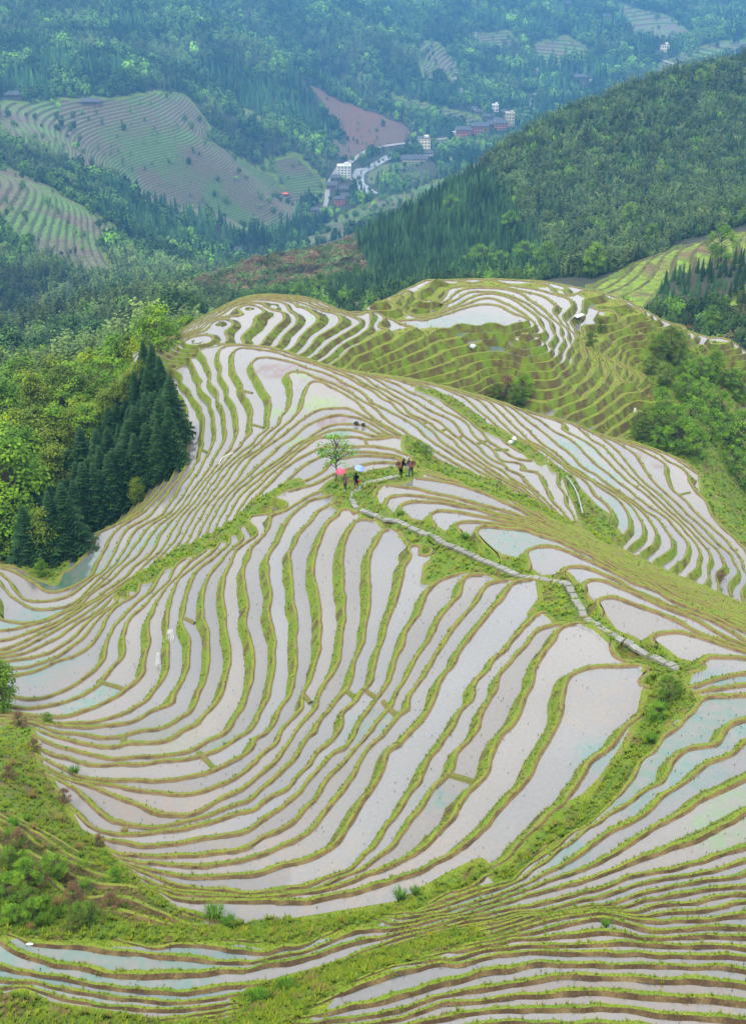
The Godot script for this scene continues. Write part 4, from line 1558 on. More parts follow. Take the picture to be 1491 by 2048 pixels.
	f.line(-19, [-32.12,-96.9,-30.77,-95.7,-29.78,-95,-28.81,-93.9,-27.54,-93.5,-26.53,-94.3,-25.4,-95.7,-25.08,-97.8,-24.72,-101.1,-24.3,-104.4])
	f.line(-20, [-29.46,-96.5,-28.26,-97.6,-27.26,-99.2,-26.32,-102.6,-25.96,-105.4])
	f.line(-21, [-28.71,-98.8,-28.65,-100.2,-28.13,-103.1,-26.64,-105.9])
	f.line(-5, [-18.99,-65.6])
	f.line(-4, [-14.73,-66.4])
	f.line(-3, [-16.44,-63.1,-14.67,-63.8,-12.87,-65.6])
	f.line(-2, [-21.8,-62.6,-19.21,-61.6,-16.64,-61.1,-14.73,-61.5,-12.73,-62.2,-11.76,-63.3,-11.31,-64.8])
	f.line(-1, [-21.36,-61.6,-18.89,-60.4,-16.79,-59.68,-15.07,-59.5,-13.33,-59.87,-11.66,-61,-10.6,-62.4])
	f.line(0, [-20.38,-59.89,-18.45,-58.77,-16.53,-58.04,-14.7,-57.68,-12.38,-57.86,-10.68,-58.4,-9.28,-59.7,-7.97,-63.2])
	f.line(1, [-19.08,-57.68,-16.8,-56.79,-14.45,-56.58,-12.17,-56.73,-10.69,-56.96,-9.58,-57.41,-8.28,-58.4,-7.14,-60.3])
	f.line(2, [-16.07,-54.62,-14.01,-54.37,-11.77,-54.37,-10.15,-54.79,-8.54,-55.56])
	f.line(3, [-15.47,-53.6,-13.76,-53.27,-11.49,-52.78,-9.83,-52.62,-8.5,-53.35,-5.44,-57.12,-4.3,-59.9])
	f.line(4, [-18.5,-54.14,-16.99,-53.31,-14.62,-52.34,-12.26,-51.08,-10.78,-50.39,-9.51,-50.39,-8.27,-51.55,-6.47,-53.15,-5.1,-55.68])
	f.line(5, [-13.95,-49.66,-12.47,-48.92,-11.32,-48.74,-9.82,-49.07,-7.87,-50.11,-5.91,-51.82,-4.92,-53.11])
	f.line(6, [-13.12,-47.7,-10.62,-47.84,-8.66,-48.27,-6.72,-49.3,-5.26,-50.51])
	f.line(7, [-14.04,-47.06,-12.35,-46.5,-10.84,-46.29,-9.38,-46.43,-7.46,-46.92,-5.58,-48.2])
	f.line(8, [-12.04,-45.06,-10.57,-44.86,-9.14,-44.93,-7.26,-45.26,-5.4,-46.14])
	f.line(9, [-11.03,-43.92,-8.94,-43.72,-7.53,-43.72])
	f.line(10, [-10.63,-42.92,-9.2,-42.54,-7.35,-42.42])
	f.line(11, [-11.43,-42.56,-9.94,-41.76,-8.52,-41.21,-7.15,-40.97])
	f.line(12, [-10.72,-41.34,-9.28,-40.62,-7.91,-40.24,-6.14,-40.06])
	f.line(13, [-10.28,-40.38,-8.84,-39.74,-7.34,-39.45,-5.6,-39.33])
	f.line(14, [-9.86,-39.44,-8.49,-38.81,-6.78,-38.62])
	f.line(15, [-2.95,-36.82,-4.91,-36.82,-6.98,-37.14,-8.31,-37.84,-9.5,-38.56])
	f.line(20, [-8.29,-33.21,-7.49,-33.4,-6.37,-33.35,-4.85,-33.12,-3.73,-33.07,-2.7,-33.35])
	f.line(21, [-11.78,-33.06,-10.34,-32.87,-8.47,-32.73,-6.97,-32.45,-5.48,-32.27,-4.25,-32.29])
	f.line(22, [-13.61,-32.9,-13.15,-32.53,-12.09,-32.07,-10.79,-31.7,-8.94,-31.39,-7.15,-31.35,-5.38,-31.52,-3.97,-31.79])
	f.line(23, [-13.16,-31.37,-12.03,-31.1,-10.56,-30.84,-8.75,-30.49,-6.98,-30.32,-5.59,-30.41,-4.22,-30.67])
	f.line(24, [-12.02,-30.38,-10.73,-30.17,-9.64,-29.92,-8.22,-29.62,-6.84,-29.54,-5.49,-29.66,-4.15,-29.96])
	f.line(25, [-11.78,-29.89,-10.52,-29.43,-9.44,-29.1,-8.07,-28.94,-6.72,-28.9,-5.07,-29.1,-3.74,-29.35])
	f.line(26.3, [-12.31,-28.77,-10.2,-28.21,-8.19,-27.97])
	f.line(6, [-19.43,-53.22])
	f.line(13, [-17.25,-44.54])
	f.line(14, [-14.69,-41.83,-15.82,-42.84])
	f.line(15, [-12.33,-39.3])
	f.line(17, [-14.37,-37.88])
	f.line(16.5, [-12.6,-37.08])
	f.line(19, [-14.32,-35.03,-12.61,-34.33])
	f.line(0, [-21.68,-60.3])
	f.line(-1, [-4.4,-93.8,-3.2,-95,-1.64,-96.2,-.15,-97,1.8,-97.1,2.95,-96.9])
	f.line(-1, [-5.24,-93,-6.74,-92.1,-8.27,-90.2,-9.6,-88])
	f.line(-2, [-4.51,-96.4,-3.76,-98.2,-2.85,-99.2,-1.1,-99.7,.67,-99.6,2.07,-99.2,2.99,-98.3])
	f.line(-3, [-5.33,-99.9,-6.33,-98.6,-7.25,-96.3,-8.57,-93.9,-9.93,-91.3])
	f.line(-4, [-2.12,-103.8,-.53,-104.1,1.06,-103.7,2.51,-102.7,3.57,-101.6,4.06,-100.3])
	f.line(-4, [-5.36,-103.2,-6.84,-101.3,-8.33,-98.5,-9.6,-95.2])
	f.line(-5, [-3.05,-107,-1.8,-107.4,-.79,-106.8,1.09,-107,2.1,-107.5,3.08,-106.5,4.18,-103.7])
	f.line(-5, [-5.52,-106.7,-6.89,-104.2,-8.51,-100.9,-9.83,-97.8])
	f.line(-6, [-5.02,-109.2,-3.64,-110.1,-2.1,-110.1,-.94,-109.6,.09,-108.6])
	f.line(-6, [-7.01,-106.2,-8.67,-102.9,-10.44,-99.2])
	f.line(-7, [-5.12,-111.3,-3.84,-112.4,-2.28,-112.7,-.83,-112.4,-.04,-111.3])
	f.line(-7, [-6.16,-109.2,-8.25,-105.8,-10.45,-102,-11.98,-98.9])
	f.line(-8, [-2.28,-115.7,-4.84,-115.4,-6.38,-113.8,-7.23,-112.3,-9.09,-108.7,-10.7,-104.7])
	f.line(-8, [-3.28,-116.2,-1.52,-115.4,.35,-113.5,1.4,-111.8,3.92,-108.4,5.79,-104.5,7.44,-102.9,10.25,-99.8,12.86,-97])
	f.line(-9, [-2.34,-119,-4.28,-119,-6.3,-117.8,-7.55,-115.7,-8.73,-112.9,-10.15,-110.7,-11.69,-107.3])
	f.line(-9, [-5.41,-118.7,-3.35,-119,-1.55,-118,.09,-116.1,1.55,-113.9,3.24,-112.2,4.72,-109.1,6.14,-106.5,8.26,-104,10.41,-101.4,13.03,-98.4])
	f.line(-10, [-2.42,-123.3,-3.75,-125.2,-5.25,-127.2,-6.43,-127.6,-7.12,-126.7,-7.53,-123.1,-7.9,-119.3,-8.71,-116.7,-9.76,-114.2,-10.87,-111.2])
	f.line(-10, [-4.23,-125.6,-.88,-120,.77,-116.7,2.76,-113.9,4.29,-111.8,5.89,-109.1,7.7,-106.9,10.03,-104.1,13.27,-100.5])
	f.line(-11, [-3.81,-127.5,-6.09,-129.7,-7.66,-131.6,-9.17,-131.6,-9.56,-130.7,-9.04,-128.1,-8.79,-125.5,-8.8,-122.7,-9.67,-118.7,-10.84,-115.8,-11.7,-113,-13.12,-109.7])
	f.line(-11, [-4.92,-128.8,-2.06,-125.2,-.19,-122.7,1.2,-119.3,3.08,-116.4,4.89,-113.6,6.63,-110.9,9.03,-107.5,11.33,-104.5,13.5,-102.3])
	f.line(-12, [-4.2,-131,-7.01,-133.7,-10.23,-136.5,-12.62,-137.3,-13.79,-136.5,-13.86,-134.5,-13.07,-131.3,-11.86,-127.2,-11.07,-123.3,-10.78,-118.3,-11.34,-116.7,-12.12,-114.5,-13.34,-111.8,-14.5,-108.9])
	f.line(-12, [-3.96,-131.8,-2.42,-129.1,-.78,-126.5,.1,-124.1,1.93,-122,3.58,-120,4.91,-117.7,6.79,-113.9,9.22,-110.1,11.54,-106.7,13.73,-104.3])
	f.line(-13, [-4.78,-134.9,-7.18,-137.1,-10.44,-139.6,-13.74,-141.3,-16.18,-141.7,-16.61,-140.5,-16.25,-135.9,-14.64,-130.1,-13.72,-126.4,-13.02,-123.3,-12.88,-119.9,-13.26,-116.4,-14.18,-113.3,-15.17,-110.1])
	f.line(-13, [-4.49,-134.4,-2.16,-132,.1,-129,2.42,-125.4,4.35,-121.9,5.68,-119.6,7.17,-115.8,9.38,-112.1,11.74,-108.7,13.93,-105.9])
	f.line(-14, [-18.43,-141.5,-18.07,-138.2,-17.49,-134.2,-16.19,-128.9,-14.89,-124.6,-14.3,-119.9,-14.49,-116.1,-15.05,-113.6,-16.07,-109.5,-17.18,-104.9])
	f.line(-14, [-2.51,-134.6,-.65,-131.9,1.87,-128.2,3.57,-125,5.52,-122.6,6.71,-120.6,8.38,-117.7,10.05,-113.9,11.94,-110.7,13.07,-108.7,14.16,-107.9])
	f.line(-15, [-20.6,-142.6,-19.6,-138.8,-18.7,-133.6,-17.29,-129.1,-16.18,-124.9,-15.86,-122.5,-15.67,-117.9,-16.09,-115.4,-16.5,-111.8,-17.56,-107.6,-18.53,-103.4])
	f.line(-15, [-1.45,-136.4,1.32,-132.1,3.38,-129.2,5.36,-125.9,7.54,-122.8,8.54,-120.2,9.78,-117.6,10.98,-115.1,12.16,-113,13.34,-111.3])
	f.line(-16, [-22.28,-144.1,-20.98,-139.4,-19.96,-136.2,-18.46,-131.2,-17.49,-126.5,-16.89,-122.4,-16.75,-119.8,-17.36,-115.4,-17.77,-112.1])
	f.line(-16, [.11,-137,3.15,-132.4,4.91,-130.1,7.02,-126.9,8.8,-124.5,9.5,-121.8,10.39,-120.1,11.55,-117,12.97,-114.2,14.61,-111.6])
	f.line(-17, [-24.08,-140.9,-22.58,-136.8,-20.84,-133,-19.41,-130,-18.78,-127.8,-18.38,-125,-18.01,-120.1,-18.09,-116.6,-18.4,-113.6,-19.21,-109.6,-19.94,-105.5])
	f.line(-17, [1.37,-137.7,3.97,-134.5,6.19,-131.9,8.3,-128.6,10.23,-126.1,10.99,-122.4,12.36,-119.8,13.59,-116.3,14.91,-114.2])
	f.line(-18, [-26.14,-143.6,-23.73,-138,-22.55,-135.1,-21,-129.1,-20.27,-126.3,-20.21,-123.6,-19.66,-119.4,-19.54,-114.8,-20.23,-111.8,-20.94,-108.5])
	f.line(-18, [2.66,-139.5,5.6,-136.7,7.81,-133.6,9.87,-129.5,11.15,-126.3,12.45,-122.3,14.07,-119.7])
	f.line(-18, [16.63,-117.7,18.14,-117.5,18.91,-114.6,19.13,-110.6,19.22,-107.2,20.23,-103.2])
	f.line(-17, [15.5,-114.6,16.86,-111.8,17.57,-107.2,18.85,-103.6])
	f.line(-16, [14.01,-115.1,15.26,-112.6,16.06,-108.3,17.76,-103.6])
	f.line(-19, [3.33,-140.9,6.42,-137.3,9.34,-133.1,11.36,-129,13.35,-125.9,14.8,-122.5])
	f.line(-19, [15.49,-121.3,17.06,-119.5])
	f.line(-20, [4.01,-141.9,6.53,-139.9,8.79,-137.1,10.93,-133.6,12.29,-131.1,13.15,-128.6,14.46,-126.5])
	f.line(-20, [17.48,-123,19.46,-118.1,20.38,-113.6,20.72,-108.2,21.48,-105])
	f.line(-21, [5.35,-142.9,8.21,-141.2,10.5,-138.8,12.27,-134.6,13.83,-130.9,15.09,-128.1])
	f.line(-21, [18.61,-123.7,20.21,-120.6,21.75,-117.6,22.92,-112.8,23.72,-108.6,22.76,-104.9])
	f.line(-22, [20.75,-121.4,22.03,-119.2,23.59,-116.7,24.91,-114.3,25.57,-111.5,25.38,-108.9,24.3,-106.3])
	f.line(-23, [20.18,-124.3,21.63,-121.7,23.56,-118.7,25.41,-115.8,26.45,-113,26.87,-109.2,26.28,-107,24.46,-104.9])
	f.line(-24, [19.33,-128.8,21.56,-123.7,23.46,-120.2,25.76,-117.5,27.16,-114.5,28.09,-109.5,27.92,-107.7,25.85,-104.9])
	f.line(-25, [27.18,-104.5,29.21,-106.6,29.68,-108,29.47,-110.6,28.95,-113.6,28.15,-114.4,26.49,-118,24.62,-122.3,22.49,-127.2,20.26,-132.7,18.69,-136])
	f.line(-26, [28.77,-104.1,30.79,-106.9,31.44,-109,30.99,-111.2,30.3,-114.3,29.46,-115.9,27.84,-119.8,25.97,-124.1,24.37,-128.4,22.54,-133.5,20.94,-136.2])
	f.line(-27, [30.36,-103.7,31.89,-105.8,32.63,-108.2,32.14,-111.9,31.31,-115.2,29.82,-119.4,27.74,-124.6,26.29,-129.6,24.42,-134.2,22.59,-136.8])
	f.line(-28, [31.95,-103.3,32.87,-105,33.44,-107.4,33.45,-110.7,32.9,-113.3,31.2,-119.1,29.28,-124.8,28.39,-128,27.14,-133.2,25.74,-135.5])
	f.line(-29, [33.54,-106,34.7,-107,35.13,-108.8,34.9,-111,34.14,-113.4,32.69,-118.3,30.87,-124.2,29.67,-127.8,29.06,-131.5,28.26,-134.5])
	f.line(-30, [35.87,-106.3,36.58,-108.3,36.56,-110.5,35.58,-113.5,34.16,-118.4,32.93,-123,31.62,-127.8,31.09,-131.8,30.23,-135.4])
	f.line(-31, [36.14,-104.8,37.38,-109.3,37.26,-113,36.09,-117.8,34.97,-121.7,33.8,-125.8,33.84,-130.1,34.07,-133.4])
	f.line(-32, [38.87,-113.6,38.02,-117.3,37.13,-122,36.78,-125.8,36.3,-130.4,34.77,-134.4])
	f.line(2, [1.15,-90,2.23,-90.6,3.86,-90.8,5.47,-90.3,7.04,-89.6,9.06,-88.1,11.36,-85.6])
	f.line(3, [-.09,-86.1,.18,-87.6,.92,-88.5,2.18,-88.3,3.75,-87.7,5.29,-86.9,7.31,-85.8,9.28,-84.7])
	f.line(4, [.77,-83.5,.99,-85.2,1.72,-85.6,3.15,-85.6,5.18,-85,7.16,-84,9.1,-82.9])
	f.line(5, [1.96,-82.2,1.89,-82.8,2.58,-83.4,4.09,-83.5,5.59,-83.2,8.02,-82.2,9.89,-81])
	f.line(6, [4.37,-78.5,3.95,-80.1,4.47,-80.9,5.94,-80.9,7.84,-80.2,10.55,-79])
	f.line(7, [6.05,-76.5,5.56,-77.8,6.25,-78.3,7.68,-78.3,9.53,-77.8])
	f.line(8, [8.03,-72.6,7.36,-74.4,6.96,-75.9,7.43,-76.5,8.91,-76.4,10.2,-76.2])
	f.line(8, [9.3,-76.3,11.75,-75.3,14,-73.3])
	f.line(9, [10,-69.9,9.98,-72,10.66,-72.6,12.03,-72.8,13.28,-72,15.26,-69.9,17.78,-67.5,20.12,-65,22.28,-62.8])
	f.line(10, [11.94,-68.2,11.9,-68.7,12.37,-69.2,13.87,-69,14.9,-68.1,16.34,-66.3,18.27,-64.6,21.77,-61.1])
	f.line(11, [12.63,-64.8,12.99,-66.5,13.49,-66.8,14.59,-66.5,16.07,-65.2,18.87,-62.6,21.32,-59.72])
	f.line(12, [13.11,-61.7,13.22,-63.4,13.78,-63.8,15.14,-63.4,16.58,-62.3,18.76,-59.96,20.92,-58.5])
	f.line(13, [15.43,-57.82,15.4,-58.72,16.44,-59.27,17.48,-59.27,18.88,-58.54,20.53,-57.3])
	f.line(14, [17.48,-55.43,17.69,-55.94,18.15,-56.19,18.73,-56.11,20.09,-55.94])
	f.line(7, [23.03,-65])
	f.line(4, [24.1,-68.2])
	f.line(0, [25.55,-72.5])
	f.line(-4, [26.98,-76.7])
	f.line(-8, [28.4,-80.9])
	f.line(-12, [29.79,-85])
	f.line(-2, [21.58,-79.5])
	f.line(-8, [22.96,-86.3])
	f.line(-13, [23.99,-92])
	f.line(4, [19.72,-72.3])
	f.line(7, [18.78,-68.6])
	f.line(-16, [22.2,-98])
	f.line(-10, [20.71,-91.2])
	f.line(-4, [19.23,-84.5])
	f.line(2, [17.73,-77.8])
	f.line(15, [13.45,-50.5,12.28,-49.4,10.69,-47.31,9.26,-45.2,8.89,-44.52,7.74,-43.21,6.22,-41.34,4.81,-39.86,3.22,-38.61])
	f.line(16, [14.39,-49.11,12.62,-46.87,10.5,-44.11,9.06,-42.17,7.1,-40.29,5.71,-39.02,4.54,-38.8,3.17,-37.92])
	f.line(17, [15.94,-49.89,14.96,-48.5,13.52,-47.01,12.3,-45.45,11.29,-43.82,10.17,-42.4,9.32,-41.34,7.77,-39.9,6.48,-38.81,5.66,-37.98])
	f.line(18, [17.62,-47.66,15.72,-45.99,12.8,-43.26,11.08,-41.98,9.92,-41.17,9.03,-40.33,7.62,-39.05,6.34,-37.87])
	f.line(19, [17.07,-45.73,14.97,-44.14,13.65,-42.95,12.6,-42.06,11.73,-41.06,10.73,-40.22,9.26,-39.28,7.96,-38.15,6.64,-37.17,5.8,-36.69,4.57,-36.01])
	f.line(20, [16.24,-42.71,14.82,-41.88,13.33,-40.89,11.38,-39.46,9.98,-38.43,8.62,-37.43,7.35,-36.73,6.11,-36.16,4.51,-35.49,2.95,-34.89])
	f.line(21, [15.52,-40.1,14.16,-39.28,12.74,-38.37,10.99,-37.59,9.27,-36.78,7.62,-36.09,6.02,-35.53,4.44,-34.87,2.91,-34.38])
	f.line(22, [14.84,-37.69,13.19,-37.09,11.5,-36.45,9.87,-35.98,8.25,-35.36,6.68,-34.86,4.76,-34.36,2.87,-33.83])
	f.line(23, [14.48,-36.48,12.91,-36.06,11.28,-35.55,9.68,-35.09,8.11,-34.59,5.81,-33.95,2.83,-33.28])
	f.line(24, [14.18,-35.52,12.26,-35.07,10.27,-34.47,8.33,-33.88,6.45,-33.45,4.61,-33.12,2.79,-32.74])
	f.line(25, [13.85,-34.49,11.63,-34.09,10.09,-33.71,8.58,-33.37,7.11,-33.18,5.66,-32.99,4.19,-32.62,3.11,-32.3])
	f.line(26, [13.59,-33.68,11.39,-33.24,9.92,-33.01,9.17,-32.82])
	f.line(27, [13.33,-32.88,11.19,-32.51,9.74,-32.27,8.7,-32.37])
	f.line(28, [13.05,-32.01,11.32,-31.73,9.59,-31.73,8.59,-31.92,7.56,-31.99,6.5,-31.83,5.41,-31.38,4.71,-31.16,3.66,-30.85])
	f.line(29, [12.74,-30.98,10.76,-30.98,9.4,-30.94])
	f.line(30, [12.49,-30.24,10.57,-30.28,8.59,-30.37,5.91,-30.28,4.57,-30.16,2.56,-29.61])
	f.line(31, [12.23,-29.43,10.35,-29.52,8.42,-29.64,6.46,-29.64,4.49,-29.43,2.51,-28.98])
	f.line(32, [11.98,-28.69,10.15,-28.77,8.25,-28.85,6.34,-28.93,5.06,-28.94])
	f.line(33, [11.72,-27.88,9.94,-28.03,8.09,-28.15,6.2,-28.11,4.3,-27.91,2.41,-27.57])
	f.line(34, [11.44,-27.01,9.72,-27.24,7.9,-27.31,6.06,-27.31,4.2,-27.01,2.35,-26.64])
	f.line(35, [11.14,-26.03,9.45,-26.21,7.69,-26.35,5.91,-26.39,4.11,-26.28,2.31,-26.03])
	f.line(36, [10.82,-25.01,9.19,-25.22,7.49,-25.43,5.18,-25.5,2.25,-25.22])
	f.line(-25, [-25.82,-132.8])
	f.line(-24, [-25.7,-144.4])
	f.line(-24, [-28.79,-152.5])
	f.line(-26, [-26.4,-115.9])
	f.line(-26, [-28.13,-108.7])
	f.line(-26, [-30.98,-105.8])
	f.line(-24, [-32.58,-102.9])
	f.line(-32, [-35.93,-137.4])
	f.line(-34, [-41.7,-133.1])
	f.line(-30, [-34.25,-116.9])
	f.line(-30, [-36.41,-112.8])
	f.line(-20, [-34.07,-99])
	f.line(26.6, [-12.11,-28.05])
	f.line(27.5, [-13.24,-26.55])
	f.line(27.2, [-7.12,-27.39])
	f.line(27.5, [-10.15,-26.74])
	f.line(25, [-14.31,-29.67])
	f.line(23, [-14.93,-31.4])
	f.points([-26.68,-144.4,-19,-27.77,-150.3,-23,-29.59,-160.1,-34,-33.04,-178.8,-59,-25.63,-148.1,-18,-26.66,-154.1,-22,-28.36,-163.9,-33,-31.6,-182.6,-58,-22.55,-146.6,-16,-23.46,-152.6,-20,-24.98,-162.4,-31,-27.87,-181.2,-56,-19.2,-144.7,-14.5,-19.99,-150.6,-18.5,-21.3,-160.5,-29.5,-23.8,-179.4,-54.5,-16.54,-142.7,-13.3,-17.23,-148.7,-17.3,-18.38,-158.6,-28.3,-20.57,-177.5,-53.3,-11.07,-141.6,-13.5,-11.53,-147.5,-17.5,-12.31,-157.5,-28.5,-13.79,-176.4,-53.5,-6.21,-139,-14.5,-6.48,-145,-18.5,-6.93,-154.9,-29.5,-7.77,-173.9,-54.5,-2.71,-140.4,-17,-2.83,-146.4,-21,-3.02,-156.4,-32,-3.39,-175.4,-57,.88,-142.5,-19.5,.92,-148.5,-23.5,.98,-158.5,-34.5,1.1,-177.5,-59.5,5.36,-143.6,-21.5,5.59,-149.6,-25.5,5.96,-159.6,-36.5,6.67,-178.5,-61.5,10.54,-140.9,-22,10.99,-146.9,-26,11.74,-156.9,-37,13.15,-175.8,-62,15.37,-140.2,-24,16.02,-146.2,-28,17.11,-156.1,-39,19.18,-175,-64,19.16,-139.4,-26,19.97,-145.3,-30,21.33,-155.2,-41,23.92,-174,-66,23.11,-138.4,-27,24.1,-144.3,-31,25.75,-154.1,-42,28.88,-172.9,-67,26.55,-136.8,-28.5,27.69,-142.7,-32.5,29.6,-152.5,-43.5,33.22,-171.1,-68.5,31.01,-137.5,-31,32.33,-143.4,-35,34.53,-153.1,-46,38.71,-171.7,-71,34.86,-135.4,-32,36.36,-141.2,-36,38.85,-150.9,-47,43.59,-169.3,-72,38.04,-130.8,-32.5,39.71,-136.5,-36.5,42.5,-146.1,-47.5,47.81,-164.4,-72.5,38.94,-124.7,-33,40.72,-130.4,-37,43.71,-139.9,-48,49.37,-158.1,-73,39.97,-117.4,-33.5,41.9,-123.1,-37.5,45.12,-132.5,-48.5,51.25,-150.5,-73.5])
	pass

func field_b(f: Field) -> void:
	f.line(10, [-17.95,-153.7,-18.39,-150.8,-18.04,-146.4])
	f.line(9, [-17.01,-158,-14.73,-157.1,-14.88,-155,-16.19,-148.8,-16.14,-146.1])
	f.line(8, [-14.26,-160.7,-12.06,-159.7,-11.33,-156.4,-12.58,-151.7,-14.01,-146.5])
	f.line(7, [-12.16,-161.1,-10.57,-159.6,-9.78,-156.5,-11.14,-151.3,-12.61,-146.2])
	f.line(6, [-10.08,-162.2,-8.31,-161.3,-6.89,-157.9,-9.09,-150.9,-11.01,-145.8])
	f.line(5, [-7.95,-163,-5.73,-161.4,-4.17,-159,-7.08,-151.7,-9.41,-145.4])
	f.line(4, [-5.78,-162.8,-2.49,-160.3,-1.4,-158.2,-5.03,-151.3,-8.02,-145.1])
	f.line(3, [-3.16,-162,-.12,-159.6,-.96,-155.4,-3.99,-150.3,-6.63,-144.7])
	f.line(2, [.54,-158.7,2.29,-156.8,-.77,-152.6,-2.88,-150])
	f.line(1, [3.71,-161.4,5.91,-159.5,3.61,-156.5,.31,-152,-2.22,-148.4])
	f.line(0, [6.1,-165.5,7.87,-163.6,9.6,-161.5,7.23,-158.5,4.02,-154.3,.3,-149.8,-1.59,-147.3])
	f.line(0, [19.97,-157.9,20.45,-160.4,20.67,-163.6,19.69,-167.5,18.09,-170.6,15.79,-171.4,13.35,-170.4,10.86,-168.2,8.44,-166.3])
	f.line(0, [11.41,-161.5,14.64,-162.4,16.38,-164.2,18.23,-164.4,19.23,-161.6,19.3,-158.5])
	f.line(-1, [11.68,-161.8,8.12,-158.1,4.66,-153.4,1.37,-150,-.54,-148.4])
	f.line(-1, [12.76,-160.9,14.99,-160.6,17.33,-161.5,18.54,-160,19.55,-158.8])
	f.line(-1, [7.14,-168.2,10.33,-171,13.61,-174,14.93,-175.6,16.93,-176.3,18.93,-174.2,20.59,-171.4,22.05,-167.3,22,-164.4,21.38,-161.2,20.09,-157.5])
	f.line(-2, [13.23,-160.8,9.4,-156.6,5.75,-153.1,3.54,-151.1,1.59,-149.5])
	f.line(-2, [7.73,-171.2,12.56,-176.1,15.26,-179.7,17.8,-180.5,19.69,-179.3,21.59,-176.1,23.07,-171.9,23.48,-167.2,23.03,-163.3,20.67,-158.4,17.17,-159.3,15,-160.2])
	f.line(-3, [15.09,-161,11.43,-156.8,7.95,-153.3,5.5,-151.5,3.75,-150.6])
	f.line(-3, [8.1,-174.1,10.49,-178.3,13.74,-182.8,16.83,-183.7,19.77,-182.5,22.43,-179,24.09,-174.1,25.2,-169.3,25.18,-165.4,23.8,-161.6,21.35,-158,18.61,-159.8])
	f.line(-4, [17.42,-161.2,13.7,-157,10.17,-153.6,7.71,-152.2,6.37,-151.3])
	f.line(-4, [7.2,-175.5,9.62,-180.6,12.38,-185.2,16.67,-187.8,19.74,-187.4,22.16,-185.8,23.97,-181.3,25.62,-176.2,26.87,-170.7,26.72,-165.5,25.43,-160.6,23.52,-157,21.06,-157])
	f.line(-5, [19.79,-161.6,16.48,-157.8,12.41,-153.8,9.44,-151.6,8.36,-151.8])
	f.line(-5, [7.03,-177.4,8.73,-182.8,11,-187.7,12.44,-190.5,15.9,-191.1,20.04,-190.3,23.98,-188,27.06,-183.5,27.67,-181.3,27.53,-176.3,27.81,-172.9,27.6,-166.9,26.39,-161.3,23.68,-156,21.45,-156])
	f.line(-6, [21,-161.8,17.14,-157.1,13.75,-153.7,11.21,-151.8])
	f.line(-6, [6.65,-180.6,8.63,-186.5,11.25,-192.4,16.16,-194.4,22.97,-193,27.44,-190.4,30.59,-186.5,30.43,-183.5,28.24,-178.5,28.42,-174.3,28.48,-167.7,27.55,-162.7,25.02,-157.4,22.47,-154.8])
	f.line(-7, [19.52,-158.1,15.88,-155,12.81,-152.4])
	f.line(-7, [28.6,-195.2,31.81,-191.1,32.89,-188,32.24,-185,29.61,-179.9,29.71,-174.4,29.98,-167.8,29.02,-162.8,26.15,-157,22.32,-153.1])
	f.line(-8, [32.19,-193.4,34.3,-188,33.93,-183.5,32.32,-179.9,31.23,-175.1,31.62,-167.3,30.87,-162.4,27.28,-156.6,22.14,-151.1])
	f.line(-8, [15.86,-154.3,14.18,-152.7])
	f.line(-9, [37.42,-179.7,34.3,-175.6,32.82,-172.4,32.97,-167.4,32.66,-162.6,30.58,-158,28.23,-154.2,23.43,-149])
	f.line(-10, [38.74,-179.7,35.73,-175,33.75,-171.8,34.13,-166.9,33.93,-161.6,32.5,-158.5,28.35,-153.1,25.14,-150.2])
	f.line(-11, [40.19,-181.8,36.78,-175.1,35.65,-171.3,35.75,-166.4,35.82,-162.9,33.95,-158.6,29.41,-152.5])
	f.line(-12, [42.3,-184.6,38.91,-178.4,36.66,-173.2,37.1,-168.3,37.2,-162.4,36.13,-159,30.22,-151.6])
	f.line(-13, [44.6,-188.1,42.24,-182.5,37.93,-175.2,38.13,-169.6,39.26,-162,36.96,-157,31.58,-151.5])
	f.line(-6, [33.07,-192,34.78,-183.1])
	f.line(-7, [36.1,-191])
	f.line(-8, [39.4,-188.7,36.46,-180.3])
	f.line(-9, [42.7,-186.6,40.39,-181.1])
	f.line(-11, [46.73,-186.7])
	f.line(-12.5, [49.5,-187])
	f.line(-14, [53.42,-186.6])
	f.line(-17, [58.54,-186.1])
	f.line(-15, [42.49,-170.3,46.34,-183.1])
	f.line(-17, [51.25,-187.1,44.6,-168])
	f.line(-22, [46.88,-165.4,42.13,-165.4])
	f.line(-19, [54.67,-184.2])
	f.line(-22, [58.41,-183.3])
	f.line(-24, [54.1,-174.5])
	f.line(-30, [53.29,-168.5,55.25,-167.5])
	f.line(-27, [56.52,-173.7])
	f.line(-20, [37.88,-162.6])
	f.line(.5, [10.6,-163.4,13.05,-166.1,15.44,-167.1,17.67,-166.1,18.81,-163.4,19.65,-159.3,13.33,-163.4,15.72,-164.8,9.23,-163.4,17.53,-164.4])
	f.line(-3, [4.01,-175.5,2.36,-180.5])
	f.line(-2, [5.37,-171.9,7.31,-179.7])
	f.line(-5, [6.98,-192.1,11.25,-192.9])
	f.line(-6, [17.92,-196.4,13.84,-195.9])
	f.line(1, [-.13,-164.6,1.51,-169.4])
	f.line(3, [-1.93,-162,-1.04,-163.7])
	f.line(-4.5, [4.25,-187.7])
	f.line(-1, [2.56,-177.4])
